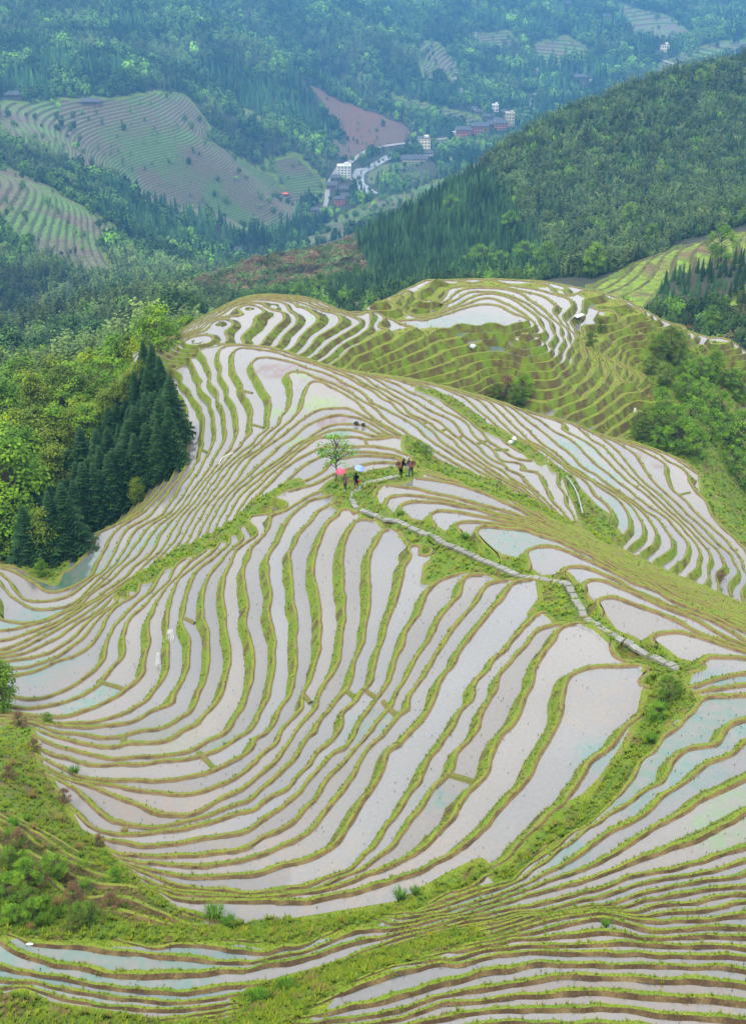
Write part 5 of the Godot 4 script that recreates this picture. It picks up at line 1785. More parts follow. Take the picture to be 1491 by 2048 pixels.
	f.points([-21.93,-145.3,11.5,-23.12,-153.2,6.5,-25.21,-167,-6.5,-28.65,-189.8,-30.5,-19.47,-153.5,11,-20.47,-161.5,6,-22.23,-175.4,-7,-25.13,-198.2,-31,-15.86,-159.6,10,-16.66,-167.6,5,-18.04,-181.5,-8,-20.32,-204.4,-32,-12.17,-161.4,8,-12.77,-169.4,3,-13.82,-183.3,-10,-15.55,-206.3,-34,-8.37,-162.7,6,-8.78,-170.7,1,-9.5,-184.7,-12,-10.68,-207.6,-36,-4.23,-161.6,4.5,-4.44,-169.6,-.5,-4.8,-183.6,-13.5,-5.4,-206.6,-37.5,-.13,-160,3,-.13,-168,-2,-.14,-182,-15,-.16,-205,-39,-1.72,-163.8,2,-1.81,-171.8,-3,-1.96,-185.8,-16,-2.2,-208.8,-40,-.13,-168.5,1,-.14,-176.5,-4,-.15,-190.5,-17,-.17,-213.5,-41,1.78,-173.4,0,1.87,-181.4,-5,2.01,-195.4,-18,2.25,-218.4,-42,3.65,-183.1,-3,3.81,-191.1,-8,4.09,-205.1,-21,4.54,-228.1,-45,7.04,-193.7,-5.5,7.33,-201.7,-10.5,7.84,-215.7,-23.5,8.67,-238.6,-47.5,11.49,-197.1,-6.5,11.95,-205.1,-11.5,12.77,-219.1,-24.5,14.11,-242,-48.5,18.16,-199.1,-7,18.89,-207.1,-12,20.16,-221,-25,22.25,-244,-49,23.72,-199.8,-7.5,24.66,-207.8,-12.5,26.31,-221.7,-25.5,29.02,-244.5,-49.5,29.2,-199.6,-8,30.36,-207.5,-13,32.39,-221.3,-26,35.72,-244.1,-50,33.92,-197.8,-8.5,35.27,-205.7,-13.5,37.64,-219.5,-26.5,41.53,-242.2,-50.5,37.05,-196.1,-9,38.53,-204,-14,41.13,-217.7,-27,45.4,-240.3,-51,43.59,-190.7,-10.5,45.37,-198.5,-15.5,48.49,-212.1,-28.5,53.62,-234.5,-52.5,48.87,-189.9,-13,50.87,-197.6,-18,54.36,-211.2,-31,60.1,-233.5,-55,54.44,-190.3,-15.5,56.64,-198,-20.5,60.5,-211.4,-33.5,66.8,-233.5,-57.5,59.35,-188.7,-18,61.7,-196.4,-23,65.9,-209.7,-36,72.8,-231.7,-60,-18.28,-137.7,-5,-15.73,-135.7,-5,-10.52,-134.6,-5,-5.9,-132,-5,-2.58,-133.4,-5])
	pass

func field_c(f: Field) -> void:
	f.points([-108.7,-468,-131.1,-90.5,-492,-126.2,-72.8,-515,-124,-53.55,-537,-122.5,-32.92,-559,-125.9,-10.8,-590,-128.2,13.28,-610,-124.8,38.89,-639,-115.2,66,-667,-105.2,94.6,-694,-96.1,124.9,-719,-90.7,156.4,-744,-84.6,189.4,-767,-81.2,221.4,-790,-79.6,-61.3,-456,-113.1,-28.55,-479,-113.1,10.85,-490,-108.4,52.77,-517,-102.3,99.4,-551,-101,154,-601,-97.9,178.4,-615,-94.1,57.07,-567,-100.8,109.8,-620,-95.5,156.2,-672,-89.6,.96,-530,-114.7,200.1,-702,-87.9,-86.7,-416,-115.4,-40.96,-403,-96.9,-7.52,-399.9,-94.1,32.97,-393.6,-84.3,56.75,-390.9,-83.3,71,-398.7,-87,59.52,-329.7,-64.8,69.6,-337.9,-63.3,83.7,-341.9,-58.22,102.7,-342.9,-53.17,57.22,-304.7,-60.2,67.2,-292.4,-57.69,91.1,-298.4,-52.17,75.8,-277.8,-56.06,84.2,-270.2,-54.38,81.7,-309.4,-55.88,136.7,-460,-80,100.4,-449,-87.9,-117.8,-506,-149.1,-135.9,-584,-211.1,-165.3,-711,-311.1,-97.7,-531,-144.2,-112.2,-610,-206.2,-135.7,-738,-306.2,-78.4,-554,-142,-89.6,-634,-204,-107.8,-762,-304,-57.52,-577,-140.5,-65.4,-657,-202.5,-78.3,-786,-302.5,-35.27,-599,-143.9,-39.98,-679,-205.9,-47.62,-809,-305.9,-11.53,-630,-146.2,-13,-710,-208.2,-15.38,-840,-308.2,14.15,-650,-142.8,15.89,-730,-204.8,18.72,-860,-304.8,41.32,-679,-133.2,46.19,-759,-195.2,54.09,-888,-295.2,70,-707,-123.2,77.9,-786,-185.2,90.7,-916,-285.2,100.1,-733,-114.1,110.9,-812,-176.1,128.4,-941,-276.1,131.7,-759,-108.7,145.4,-837,-170.7,167.7,-966,-270.7,164.6,-783,-102.6,181.1,-861,-164.6,207.9,-988,-264.6,199,-806,-99.2,218.2,-883,-161.2,249.4,-1010,-261.2,232.2,-828,-97.6,253.8,-905,-159.6,288.9,-1030,-259.6,-65.6,-241.2,-75,-36.01,-247.4,-75,-4.79,-250,-75,26.65,-248.6,-75,56.87,-243.4,-75])
	pass

func field_d(f: Field) -> void:
	f.points([-155.8,-496,-149.2,-131.1,-524,-157.9,-186.9,-612,-157.9,-131.8,-585,-158.9,-89.8,-634,-167.9,-202.9,-670,-166.1,-139.2,-686,-182.8,-187.5,-757,-178.3,-247.5,-844,-163.8,-183,-840,-189.5,-142.2,-787,-200.4,-126.7,-992,-260.9,-171.4,-863,-203,-164,-986,-234.9,-292.8,-1008,-185.5,-343.1,-1202,-189.5,-282.4,-1238,-196.7,-211.7,-1232,-213.9,-191.8,-1336,-211.1,-164,-1219,-234.3,-72.9,-1258,-302.7,-196.8,-1113,-253.3,-129.1,-1092,-265.3,-255.3,-1101,-206.9,-120.1,-1244,-264.3,-119.7,-1114,-298.8,-86.5,-1157,-302.7,-60.8,-1208,-303.6,-94.7,-1287,-300.4,-91.2,-996,-270.4,-105.3,-793,-212.2,-404,-1445,-179.6,-464,-1687,-158.8,-304.8,-1489,-186.6,-354.8,-1765,-168.3,-234.9,-1583,-201.4,-266.9,-1831,-176.4,-172.4,-1540,-222.5,-140.1,-1493,-241.6,-191.5,-1739,-201.5,-202.2,-1939,-222.1,-117.8,-1686,-229.8,-117.9,-1896,-254.3,-64.9,-1619,-249.2,-58.38,-1799,-275.8,-3.38,-1600,-279,12.87,-1720,-299.7,-98.7,-1366,-268.5,-35.84,-1400,-287,-82.9,-1478,-266.2,-30.48,-1400,-297.9,-23.25,-1290,-296.1,-43.08,-1269,-295.7,-26.22,-1480,-294.8,14.64,-1540,-297,51.4,-1569,-300.5,21.26,-1600,-286.2,61.8,-1519,-303.8,133.2,-1604,-302.3,174.7,-1651,-299.9,-8.14,-1330,-296.3,13.63,-1420,-297.4,-64.3,-1599,-256.2,-20.93,-1150,-281.8,-2.63,-1200,-286.5,53.26,-1289,-290.8,84.6,-1397,-291.9,29.35,-1370,-295.8,-36.1,-1049,-265.8,117.5,-1475,-293.8,151.3,-1533,-295.3,-139.8,-2045,-202.7,-31.24,-1830,-240.4,-36.05,-2150,-215.5,55.52,-1719,-285.4,81.9,-1898,-264.8,130.8,-2296,-233.5,120.9,-2097,-260.2,182.3,-1891,-284.2,207.3,-2190,-258.6,285.4,-2161,-262.1,413,-2466,-254.3,455,-2203,-268.2,425,-1954,-262.2,665,-2410,-264.2,559,-2004,-253.6,469,-1903,-262.2,274.8,-1779,-293.8,197.6,-1688,-298.4,356.3,-1866,-276.4,136.4,-1745,-290.4,84.8,-1638,-294.1,938,-3476,-260.8,446,-3472,-260.4,-49.42,-3000,-218.4,-414,-2567,-179.9,-625,-2317,-157.7,-478,-1422,-176,-292.2,-830,-160.2,-208.1,-563,-150.9,667,-2096,-252.8,-26.53,-147.6,-12.74,-25.38,-163,-16.53,-30.74,-157,-17.34,-35.98,-168.2,-23.96,-41.16,-175.2,-29.93,-48.44,-194,-37.79,-44.6,-172.3,-32.22,-45.99,-165.7,-30.89,-47.73,-161.1,-29.29,-45.45,-142.9,-21.24,-39.97,-165.2,-29.7,-40.41,-180.5,-31.79,-84.7,-318.9,-84.4,-83.1,-329.7,-86.6,-76.1,-321.1,-82.4,-82.1,-288.6,-75.7,-84.6,-277.4,-69.6,-81.9,-257.3,-65.9,-72.2,-322,-82,-94.3,-357.8,-94.1,-73.5,-249.4,-62.4,-75.3,-269.7,-70.1,-50.96,-157,-27.48,-43.7,-150.8,-20.55,-44.68,-167.6,-31.75,-40.27,-166.2,-30.2,-33.73,-165.4,-22.98,-52.49,-168.6,-33.16,-37.43,-161.5,-27.5,-39.89,-158.1,-28.97,-37.3,-164,-25.66,-40.35,-156.4,-23.46,-40.19,-171.2,-30.07,-43.67,-164.4,-29.74,-40.7,-168.1,-29.21,-41.27,-153.1,-26.93,-51.45,-169.1,-34.9,-39.8,-162.4,-29.89,-41.76,-157.5,-22.6,-35.82,-156.9,-27.38,-43.85,-167.2,-29.72,-33.36,-156.9,-21.51,-49.1,-166.2,-29.36,-36.78,-162.3,-27.44,-45.66,-165.6,-30.09,-41.54,-158.7,-23.47,-43.25,-171.3,-34.41,-42.7,-168,-29.76,-52.32,-157.8,-27.07,-35.69,-157.3,-27.71,-33.12,-166.2,-27.91,-36,-166.4,-25.11,-45.82,-159.2,-27.91,-37.86,-170.7,-31.12,-53.58,-162.4,-27.98,-46.6,-155,-20.55,-49.58,-166.9,-25.82,-49.74,-155.3,-26.56,-49.48,-168.8,-27.6,-44.45,-152.9,-25.16,-41.25,-157,-25.5,-40.83,-158.9,-28.14,-32.25,-154.1,-24.31,-43.52,-160.8,-25.2,-52.49,-158.9,-23.59,-38.48,-164.4,-31.24,-73.2,-186.1,-43.18,-107.4,-280.1,-73.4,-60.3,-180.2,-49.26,-55.42,-192.2,-53.8,-40,-185.7,-38.5,-34.9,-196.9,-35.41,-71.5,-176,-51.55,-32.85,-212.5,-38.14,-32.54,-237.8,-45.23,-53.59,-325.6,-72.6,-62.1,-436,-105.9,-23.15,-198.7,-86.1,14.97,-199.4,-98.3,52.02,-193.1,-93.6,84.1,-181.4,-85,-19.98,-299.3,-129.5,7.5,-299.9,-129.8,41.5,-297.1,-128.1,74,-290.7,-124.4,109.5,-279.3,-117.6,28.43,-419,-157.8,99.4,-408,-152.4,147.6,-393.2,-145.1,-22.41,-163.5,-28.08,-17.69,-164,-32.32,-10.84,-169.7,-35.08,-26.27,-203.3,-49.66,-16.24,-199.3,-49.68,-3.84,-190,-49.76])
	pass

func areas_a(s: Land) -> void:
	s.area("grass", [-4.31,-91.4,-2.91,-88.5,-2.99,-85.9,-1.74,-84.8,-1.04,-84.1,-.35,-82.3,.42,-81.6,1.25,-79.7,2.06,-78.7,2.62,-76.8,3.37,-76.4,4.1,-75.5,4.28,-74,3.7,-73.1,3.45,-71,4.62,-71.4,6.28,-71.6,7.09,-70.6,7.93,-69.9,9.06,-68.5,10.05,-68.4,10.5,-67.4,10.42,-65.3,9.53,-63.5,10.04,-63.3,10.59,-62.5,11.1,-61.2,11.88,-60.2,12.71,-59.49,13.57,-57.66,14.26,-56.55,14.59,-55.21,14.61,-53.89,13.79,-51.46,13.24,-49.72,12.19,-47.62,10.84,-45.34,9.74,-44.04,8.87,-43.45,7.56,-41.9,6.08,-40.23,4.98,-38.83,5.51,-38.02,7.25,-40.39,9.19,-41.49,10.28,-42.63,11.04,-44.03,12.52,-45.96,14.36,-49.09,16.03,-50.28,15.89,-52.95,16.57,-54.52,17.41,-54.96,17.42,-55.89,16.4,-56.32,15.93,-57.24,15.42,-58.1,14.59,-59.29,13.65,-59.92,13.21,-61.8,13.07,-63.3,12.74,-64.8,12.78,-66.2,12.12,-68.3,11.68,-68.8,10.58,-68.6,10.01,-69.6,9.4,-71.9,8.35,-72.4,7.58,-73.6,6.94,-75.1,6.33,-76.1,5.6,-77.2,4.88,-77.5,4.23,-78.5,3.64,-80.1,2.78,-80.2,2.01,-81.6,1.35,-82.2,.85,-83.4,.17,-85.2,-.06,-86.8,1.18,-89.7,2.58,-89.9,5.72,-95.8,3.72,-93.9,2.29,-94.8,.61,-94.4,-1.92,-95.2,-3.55,-93.2])
	s.area("grass", [-23.45,-58.24,-22.01,-61.9,-20.86,-61.1,-18.56,-54.57,-16.56,-50.74,-14.79,-47.53,-13.8,-46.86,-11.65,-42.88,-9.61,-39.09,-8.09,-37.5,-7.01,-37.01,-8.48,-37.44,-10.68,-39.26,-13.22,-42.6,-15.51,-44.52,-17.43,-45.07,-18.84,-45.31])
	s.area("grass", [-16.94,-39.84,-14.35,-39.18,-12.54,-37.59,-10.72,-35.87,-8.62,-35.13,-5.36,-36.65,-.94,-37.62,1.13,-38.07,3.29,-39.69,4.63,-40.57,4.85,-39.54,2.76,-37.84,.67,-35.37,-.1,-34.35,-1.23,-34,-3.46,-33.57,-5.01,-33.97,-8.31,-33.52,-11.99,-33.48,-13.12,-33.61,-14.7,-32.89])
	s.area("dry", [-18.84,-45.31,-17.43,-45.07,-15.51,-44.52,-13.22,-42.6,-10.68,-39.26,-8.48,-37.44,-6.52,-36.36,-8.58,-34.94,-10.68,-35.71,-12.52,-37.51,-14.31,-39.05,-16.87,-39.62])
	s.area("grass", [-6.36,-96.1,-9.28,-93.8,-11.71,-91.8,-13.88,-91.9,-17.02,-92.4,-19.41,-90.8,-20.6,-85.8,-20.03,-84.2,-17.65,-84.5,-15.53,-86.4,-12.69,-86.8,-10.62,-86.9,-8.51,-90.2,-5.95,-93.9])
	s.area("grass", [18.11,-117.3,19.41,-118.7,20.44,-116.7,21.33,-113.7,22.17,-110.9,23.16,-109.2,23.8,-106.9,23.79,-105.2,20.4,-93.9,19.4,-94.5,19.92,-102.7,20.03,-108.5,19.71,-111.7,19.64,-115,18.35,-115.2])
	s.area("grass", [3.33,-114.8,4.41,-112.6,5.02,-109.2,5.9,-107.4,7.34,-107.4,10.17,-106.8,12.01,-106,13.11,-103,16.62,-104.1,19.06,-103.9,17.51,-97.8,12.41,-87.6,9.68,-88.4,7.43,-90.4,6,-100.6,3.77,-95,3.61,-101.8,2.87,-104.8])
	s.area("grass", [5.15,-135.9,7.57,-133.7,9.65,-131.5,11.08,-127.7,13.65,-124.6,15.17,-123,16.35,-119.9,17.26,-116.5,18.33,-121.1,17.23,-122.9,15.84,-125.9,14.45,-128.5,11.89,-131.4,10.45,-135.5,8.16,-138.7,5.35,-138.4])
	s.area("grass", [-40.6,-109.6,-36.22,-108.3,-30.85,-97,-28.26,-95.5,-28.19,-98.6,-29.77,-112.3,-28.02,-114.2,-26.93,-117.3,-23.24,-117,-21.27,-120.7,-21.71,-126.7,-23.9,-135.4,-25.71,-140.1,-34.4,-182.8,-46.02,-180.2,-60.3,-176,-72.4,-171.3,-84.2,-165.8])
	s.area("grass", [38.32,-132.3,37.44,-126.9,37.52,-123.7,37.93,-120.6,38.53,-116.6,40,-113.8,70.2,-176.2])
	s.area("grass", [-4.5,-29.61,-3.74,-30.53,-2.2,-31.07,-.81,-31.64,.97,-31.95,3.65,-32.41,3.79,-30.72,2.24,-29.76,.23,-28.69,-1.27,-27.52,-2.2,-26.06,-2.7,-24.89,-4.09,-25.41])
	s.area("grass", [-13.72,-28.46,-11.81,-29.32,-10.84,-28.75,-8.98,-28.46,-5.91,-27.87,-4.26,-26.6,-4.2,-25.08,-13.17,-26.79])
	s.area("grass", [-28.32,-153.3,-27.17,-157,-23.92,-155.5,-20.38,-153.6,-17.57,-151.6,-11.77,-150.5,-6.61,-147.9,-2.89,-149.4,.94,-151.5,5.7,-152.6,11.21,-149.9,16.35,-149.1,20.38,-148.3,24.59,-147.2,28.26,-145.6,32.99,-146.3,37.11,-144.1,40.55,-139.4,41.62,-133.2,42.87,-125.9,85.4,-168.1,55.71,-180.1,18.82,-187.6,-18.82,-187.6,-35.6,-185.1])
	pass

func areas_b(s: Land) -> void:
	s.area("dry", [-6.42,-143,-2.51,-151.3,-.03,-155.7,2.95,-158.9,7.75,-162.3,10.73,-160.9,12.73,-159.8,14.74,-159.7,17.68,-158.7,19.52,-157,20.34,-157.5,21.06,-157.3,22.7,-158.7,24.52,-159.3,25.31,-158.4,26.94,-161.4,27.96,-166.5,29.94,-177.3,33.01,-180.2,36.1,-180.9,42.9,-185.3,58.5,-185.5,48.89,-146.1,35.92,-150.4,16.63,-151,9.97,-150])
	s.area("dry", [-1.58,-162.1,3.09,-167.6,3.75,-165.5,7.7,-177.7,10.85,-189.1,15.95,-190,24.2,-193.6,30.11,-195.6,32.47,-190,34.96,-187.8,34.55,-180.7,36.51,-181.1,42.89,-185.1,51.63,-187.3,58.45,-184.4,58.6,-186.3,43.89,-190.6,42.93,-190,35.96,-192.2,28.68,-197.2,16.4,-195.7,9.07,-193.2,3.34,-182.3])
	s.area("grass", [42.09,-185.4,43.69,-185.1,40.92,-178.4,39.14,-174,40.34,-170.4,38.65,-158.7,36.92,-156.7,34.26,-152.9,33.24,-150.6,37.88,-146.3,43.15,-142.5,48.57,-137.3,54.35,-186.3,46.96,-186.1])
	pass

func areas_c(s: Land) -> void:
	s.area("terrace", [59.39,-332.9,70,-339.9,104.2,-426,103.6,-345.9,94.9,-313.1,88.3,-317.1,84.4,-316.1,79.4,-321.9,71.9,-310.1,67.4,-299.9,62.9,-295.1,59.1,-301.1])
	s.area("terrace", [79.8,-286.1,84.4,-288.4,89.6,-292.6,85.1,-274.1,79.3,-273.4])
	s.area("grass", [-9.7,-527,-22.78,-534,-40.44,-538,-72.3,-511,-89.4,-486,-104.7,-458,-100,-436,-81.1,-437,-57.08,-423,-37.3,-399.4,-20.7,-398.8,-7.65,-407,-1.03,-458,2.92,-496])
	pass

func areas_d(s: Land) -> void:
	s.area("terrace", [-345.5,-1211,-297.7,-1245,-241.6,-1276,-194.5,-1358,-165.4,-1308,-163.6,-1237,-139,-1292,-109,-1318,-75.1,-1301,-77.8,-1211,-96.3,-1165,-110.6,-1035,-137,-1055,-162.7,-1032,-180.5,-1020,-210,-1074,-241.8,-1036,-281.2,-1055,-306.1,-1060])
	s.area("terrace", [-280,-887,-273.7,-938,-242.1,-897,-203.1,-845,-172.5,-827,-163.4,-811,-171.4,-772,-155.7,-721,-135.5,-684,-148.6,-653,-182.9,-697,-220,-735,-239.9,-746])
	s.area("terrace", [-112.5,-1335,-82.9,-1366,-55.74,-1342,-46.31,-1290,-64.1,-1286,-91.2,-1316])
	s.area("terrace", [-56.11,-1025,-50.34,-1189,2.23,-1247,54.15,-1313,95.5,-1354,66,-1238,20.01,-1127,-19.21,-1050,-43.49,-1020])
	s.area("terrace", [63.8,-1970,93.2,-2035,120.4,-1917,102.7,-1810,70.1,-1804])
	s.area("terrace", [23.11,-1756,74.2,-1692,137.4,-1665,131.9,-1631,84.8,-1638,28.84,-1689])
	s.area("terrace", [153,-2107,216.3,-2154,221.6,-2082,163,-2025])
	s.area("terrace", [241.7,-2050,304.2,-2119,329.4,-1996,315.9,-1978,252.9,-1946])
	s.area("terrace", [390.7,-1864,482,-1965,571,-2050,531,-1896,460,-1863,406,-1832])
	s.area("terrace", [196.8,-1975,265.9,-1994,274.5,-1914,238.5,-1948])
	s.area("terrace", [-154.2,-1409,-135.2,-1435,-116.9,-1406,-131.5,-1389])
	s.area("terrace", [443,-2429,509,-2350,514,-2102,434,-1982,410,-2133])
	s.area("soil", [-82.9,-1611,-64.6,-1607,-15.72,-1608,33.6,-1599,52.62,-1570,26.52,-1534,-11.88,-1487,-25.49,-1434,-32.85,-1467,-32.69,-1521,-49.71,-1546,-63.8,-1580])
	s.area("soil", [-52.47,-1497,-37.75,-1483,-22.83,-1443,-30.53,-1403,-40.9,-1427])
	s.area("field", [-78.7,-1326,-55.12,-1322,-45.75,-1273,-53.36,-1273,-75.5,-1311])
	s.area("field", [-8.58,-1409,24.88,-1429,52.57,-1422,29.61,-1383,7.67,-1341,-5.49,-1325])
	s.area("field", [82.6,-1465,106.8,-1486,100,-1425,74.5,-1415])
	s.area("field", [-45,-1060,-20.61,-1131,16.53,-1204,20.31,-1145,-19.33,-1058])
	pass

func land(who: String, rise: String) -> Land:
	var s := Land.new()
	s.host = self
	s.who = who
	s.rise = rise
	return s

var t0 := 0
func lap(what: String) -> void:
	print("%s %d ms" % [what, Time.get_ticks_msec() - t0])
	t0 = Time.get_ticks_msec()

func build_land() -> void:
	t0 = Time.get_ticks_msec()
	tint("algae", [-13.43,-60.2,3.11,-9.67,-59.3,1.52,-27.69,-97,2.78,-3.84,-109.5,1.91])
	tint("aqua", [16.22,-47.73,3.23,13.26,-44.83,2.61,11.28,-42.57,1.37,11.11,-47.52,1.73,4.19,-35.95,1.84,7.91,-38.87,1.29,18.12,-53.71,1.36,2.96,-46.24,1.1,9.62,-74,2.72,-.15,-55.5,1.67,-20.72,-60.6,1.9,-22.91,-73.4,2.21,-18.92,-68.2,2.08,-24.99,-75.6,1.52,-27.16,-87.7,2.58,-28.76,-86,2.12,-26.39,-99.5,2.82,5.41,-119.1,2.08,1.83,-122.9,1.33,23.91,-131.6,3.51,24.5,-124.4,3.92,24.98,-112.3,2.57,25.32,-108.5,1.51,22.24,-132.3,1.76,-11.66,-32.28,2.95,-7.15,-32.21,2.91,-1.81,-34.35,1.8,-20.16,-99.3,2.3,-23.48,-96.8,1.83])
	tint("moss", [14.06,-39.28,1.53,15.52,-40.94,1.35])
	tint("mud", [-10.49,-133.3,2.85,-5.85,-130.3,2.23,-3.06,-128.9,1.66,-4.25,-114.8,2.25,-12.51,-133.8,.92,33.48,-131.9,.96,31.34,-134.6,.97,13.07,-64.2,.61])
	tint("pale", [-23.43,-118.2,1.6])
	tint("rice", [-5.51,-121.5,2.21,-9.76,-121.8,1.8,-7.48,-110,1.45,-7.56,-131.3,1.57])
	tint("silt", [19.33,-127.9,1.13,-14.57,-58.24,6.1,-12.96,-50.41,5.47,-6.67,-41.96,5.91,-.96,-39.22,3.32,3.32,-40.18,2.68,7.83,-42.23,1.84,-12.89,-44.63,2.5,-20.77,-71.8,2.17,11.6,-51.93,2.62,5.96,-30.35,1.07,8.26,-25.96,3.26,5.44,-77.6,1.06])
	tint("soil", [-16.09,-111.6,1,-17.5,-116.7,.73])
	tint("aqua", [14.64,-164,4.02,9.14,-163.1,4.02,17.22,-161.8,2.01,10.73,-160.9,2.68])
	tint("rice", [-6.96,-158.6,1.68,-9.55,-157.9,1.01])
	A = land("A", "even")
	field_a(A.f)
	areas_a(A)
	A.f.solve(-0.70, 0.70, 10.0, 190.0, 7, 8, 195, 273, 2)
	lap("A field")
	A.prepare(0.15)
	B = land("B", "hill")
	field_b(B.f)
	areas_b(B)
	B.riser_w = 1.05
	B.bund_w = 0.4
	B.f.solve(-0.20, 0.46, 132.0, 238.0, 4, 3, 88, 76, 3)
	B.prepare(0.12)
	C = land("C", "steps")
	field_c(C.f)
	areas_c(C)
	C.inverted = true
	for i in C.f.pl.size(): C.f.pl[i] /= 1.8
	C.f.solve(-0.27, 0.48, 236.0, 1050.0, 1, 1, 70, 90, 3)
	C.riser_w = 1.0
	C.bund_w = 0.6
	C.prepare(0.3)
	D = land("D", "far")
	field_d(D.f)
	areas_d(D)
	D.inverted = true
	for i in D.f.pl.size(): D.f.pl[i] /= 1.7
	D.f.solve(-0.48, 0.48, 150.0, 3600.0, 1, 1, 72, 110, 4)
	D.riser_w = 1.8
	D.bund_w = 0.8
	D.prepare(1.2)
	lap("fields")
	for s: Land in [A, B, C, D]:
		s.flood()
		s.build(0.12)
		lap("built " + s.who)
		settle(s)
	lap("meshes")

# every paddy, bank and slope becomes an object of its own
func settle(s: Land) -> void:
	var rest := {}
	var small := ArrayMesh.new()
	var bits := Buf.new()
	for key: Variant in s.bufs:
		var b: Buf = s.bufs[key]
		if key is Array and key[0] == "water" and (s.who == "A" or s.who == "B"):
			if key[1] < 0 or b.v.size() < 240:
				bits.v.append_array(b.v); bits.n.append_array(b.n); bits.c.append_array(b.c)
				continue
			var o := part("paddy_water", b, M.water, self)
			tag(o, paddy_words(s, b), "paddy", "flooded paddies on the terraces", "structure")
		elif key is Array and key[0] == "bank" and (s.who == "A" or s.who == "B"):
			tag(part("terrace_bank", b, M.earth, self), bank_words(s, key[1]), "bank", "grassy banks between the terraces", "structure")
		elif key is Array:
			var k: String = "terraced_slope" if key[0] != "soil" else ["ground", "ground", "bare_slope", "field"][key[1]]
			if not rest.has(k): rest[k] = Buf.new()
			rest[k].v.append_array(b.v); rest[k].n.append_array(b.n); rest[k].c.append_array(b.c)
		else:
			if key == "grass":
				tag(part("grass_slope", b, M.grass, self), "grassy banks, path verge and slopes of the near spur" if s.who == "A" else "overgrown grassy slope right of the dry terraces", "grass slope", "", "structure")
			else:
				tag(part("terrace_treads", b, M.grass, self), "dry yellow-green terrace treads of the round hill", "terraces", "", "structure")
	if bits.v.size() > 0:
		tag(part("wet_furrows", bits, M.water, self), "slivers of standing water between the tightest bunds" + (" of the near spur" if s.who == "A" else " of the round hill"), "water", "", "structure")
	for k: String in rest:
		var w: String = {"terraced_slope": "terraced fields on the ", "ground": "wooded ground of the ", "bare_slope": "bare brown cut slope on the ", "field": "pale green fields on the "}[k]
		tag(part(k, rest[k], M.far, self), w + ("hill behind the terraces" if s.who == "C" else "far valley sides"), "ground", "", "structure")
	s.bufs = {}

var ordinals := ["", "first", "second", "third", "fourth", "fifth", "sixth", "seventh", "eighth", "ninth", "tenth", "eleventh", "twelfth", "thirteenth", "fourteenth", "fifteenth", "sixteenth", "seventeenth", "eighteenth", "nineteenth", "twentieth"]
func rank(n: int) -> String:
	if n > 49: return "farthest"
	if n <= 20: return ordinals[n]
	if n == 30: return "thirtieth"
	if n == 40: return "fortieth"
	return ["", "", "twenty-", "thirty-", "forty-", "fifty-"][n / 10] + ordinals[n % 10]

func step_words(s: Land, k: int) -> String:
	if s.who == "B":
		return "on the round hill's top step" if k == 0 else "%s step %s the round hill's pond" % [rank(absi(k)), "above" if k > 0 else "below"]
	return "on the lone tree's own step" if k == 0 else "%s step %s the lone tree's ground" % [rank(absi(k)), "above" if k > 0 else "below"]

func paddy_words(s: Land, b: Buf) -> String:
	var mid := Vector3.ZERO
	for p in b.v: mid += p
	mid /= b.v.size()
	var k := roundi(mid.y / 0.6)
	if s.who == "B":
		k = roundi((mid.y + 12.9) / 0.8) if mid.y < -11.3 else roundi((mid.y + 12.9 - 1.6) / 0.28 + 2.0)
	var side := "west" if mid.x < (0.0 if s.who == "A" else 12.0) else "east"
	return "%s flooded paddy, %s, %s of the crest" % ["long" if b.v.size() > 4000 else "narrow" if b.v.size() < 900 else "curved", step_words(s, k), side]

func bank_words(s: Land, k: int) -> String:
	return "grassy bank and muddy bund, %s" % step_words(s, k)

func cross_bund(label: String, p: Vector2, q: Vector2) -> void:
	var b := Buf.new()
	var y := A.level_y(floorf(A.f.at((p.x + q.x) * 0.5, (p.y + q.y) * 0.5)))
	var d := (q - p).normalized()
	var s := Vector3(-d.y, 0, d.x)
	var rows := []
	var n := maxi(3, int(p.distance_to(q) / 0.25))
	for i in n + 1:
		var e := p.lerp(q, lerpf(-0.12, 1.12, float(i) / n))
		var w := 0.22 + 0.06 * nz2.get_noise_2d(e.x * 6.0, e.y * 6.0)
		var c := Vector3(e.x, y, e.y)
		rows.append([c - s * w - Vector3.UP * 0.05, c - s * w * 0.5 + Vector3.UP * (0.12 + 0.05 * nz.get_noise_2d(e.x * 9.0, e.y * 9.0)), c + s * w * 0.5 + Vector3.UP * 0.12, c + s * w - Vector3.UP * 0.05])
	for i in n:
		for k in 3:
			b.quad(rows[i][k], rows[i + 1][k], rows[i + 1][k + 1], rows[i][k + 1], (s * (k - 1.0) + Vector3.UP).normalized(), Color(0.26, 0.19, 0.07).lerp(Color(0.15, 0.22, 0.01), rng.randf()))
	tag(part("cross_bund", b, M.earth, self), label, "bund", "low bunds dividing the paddies crosswise", "structure")

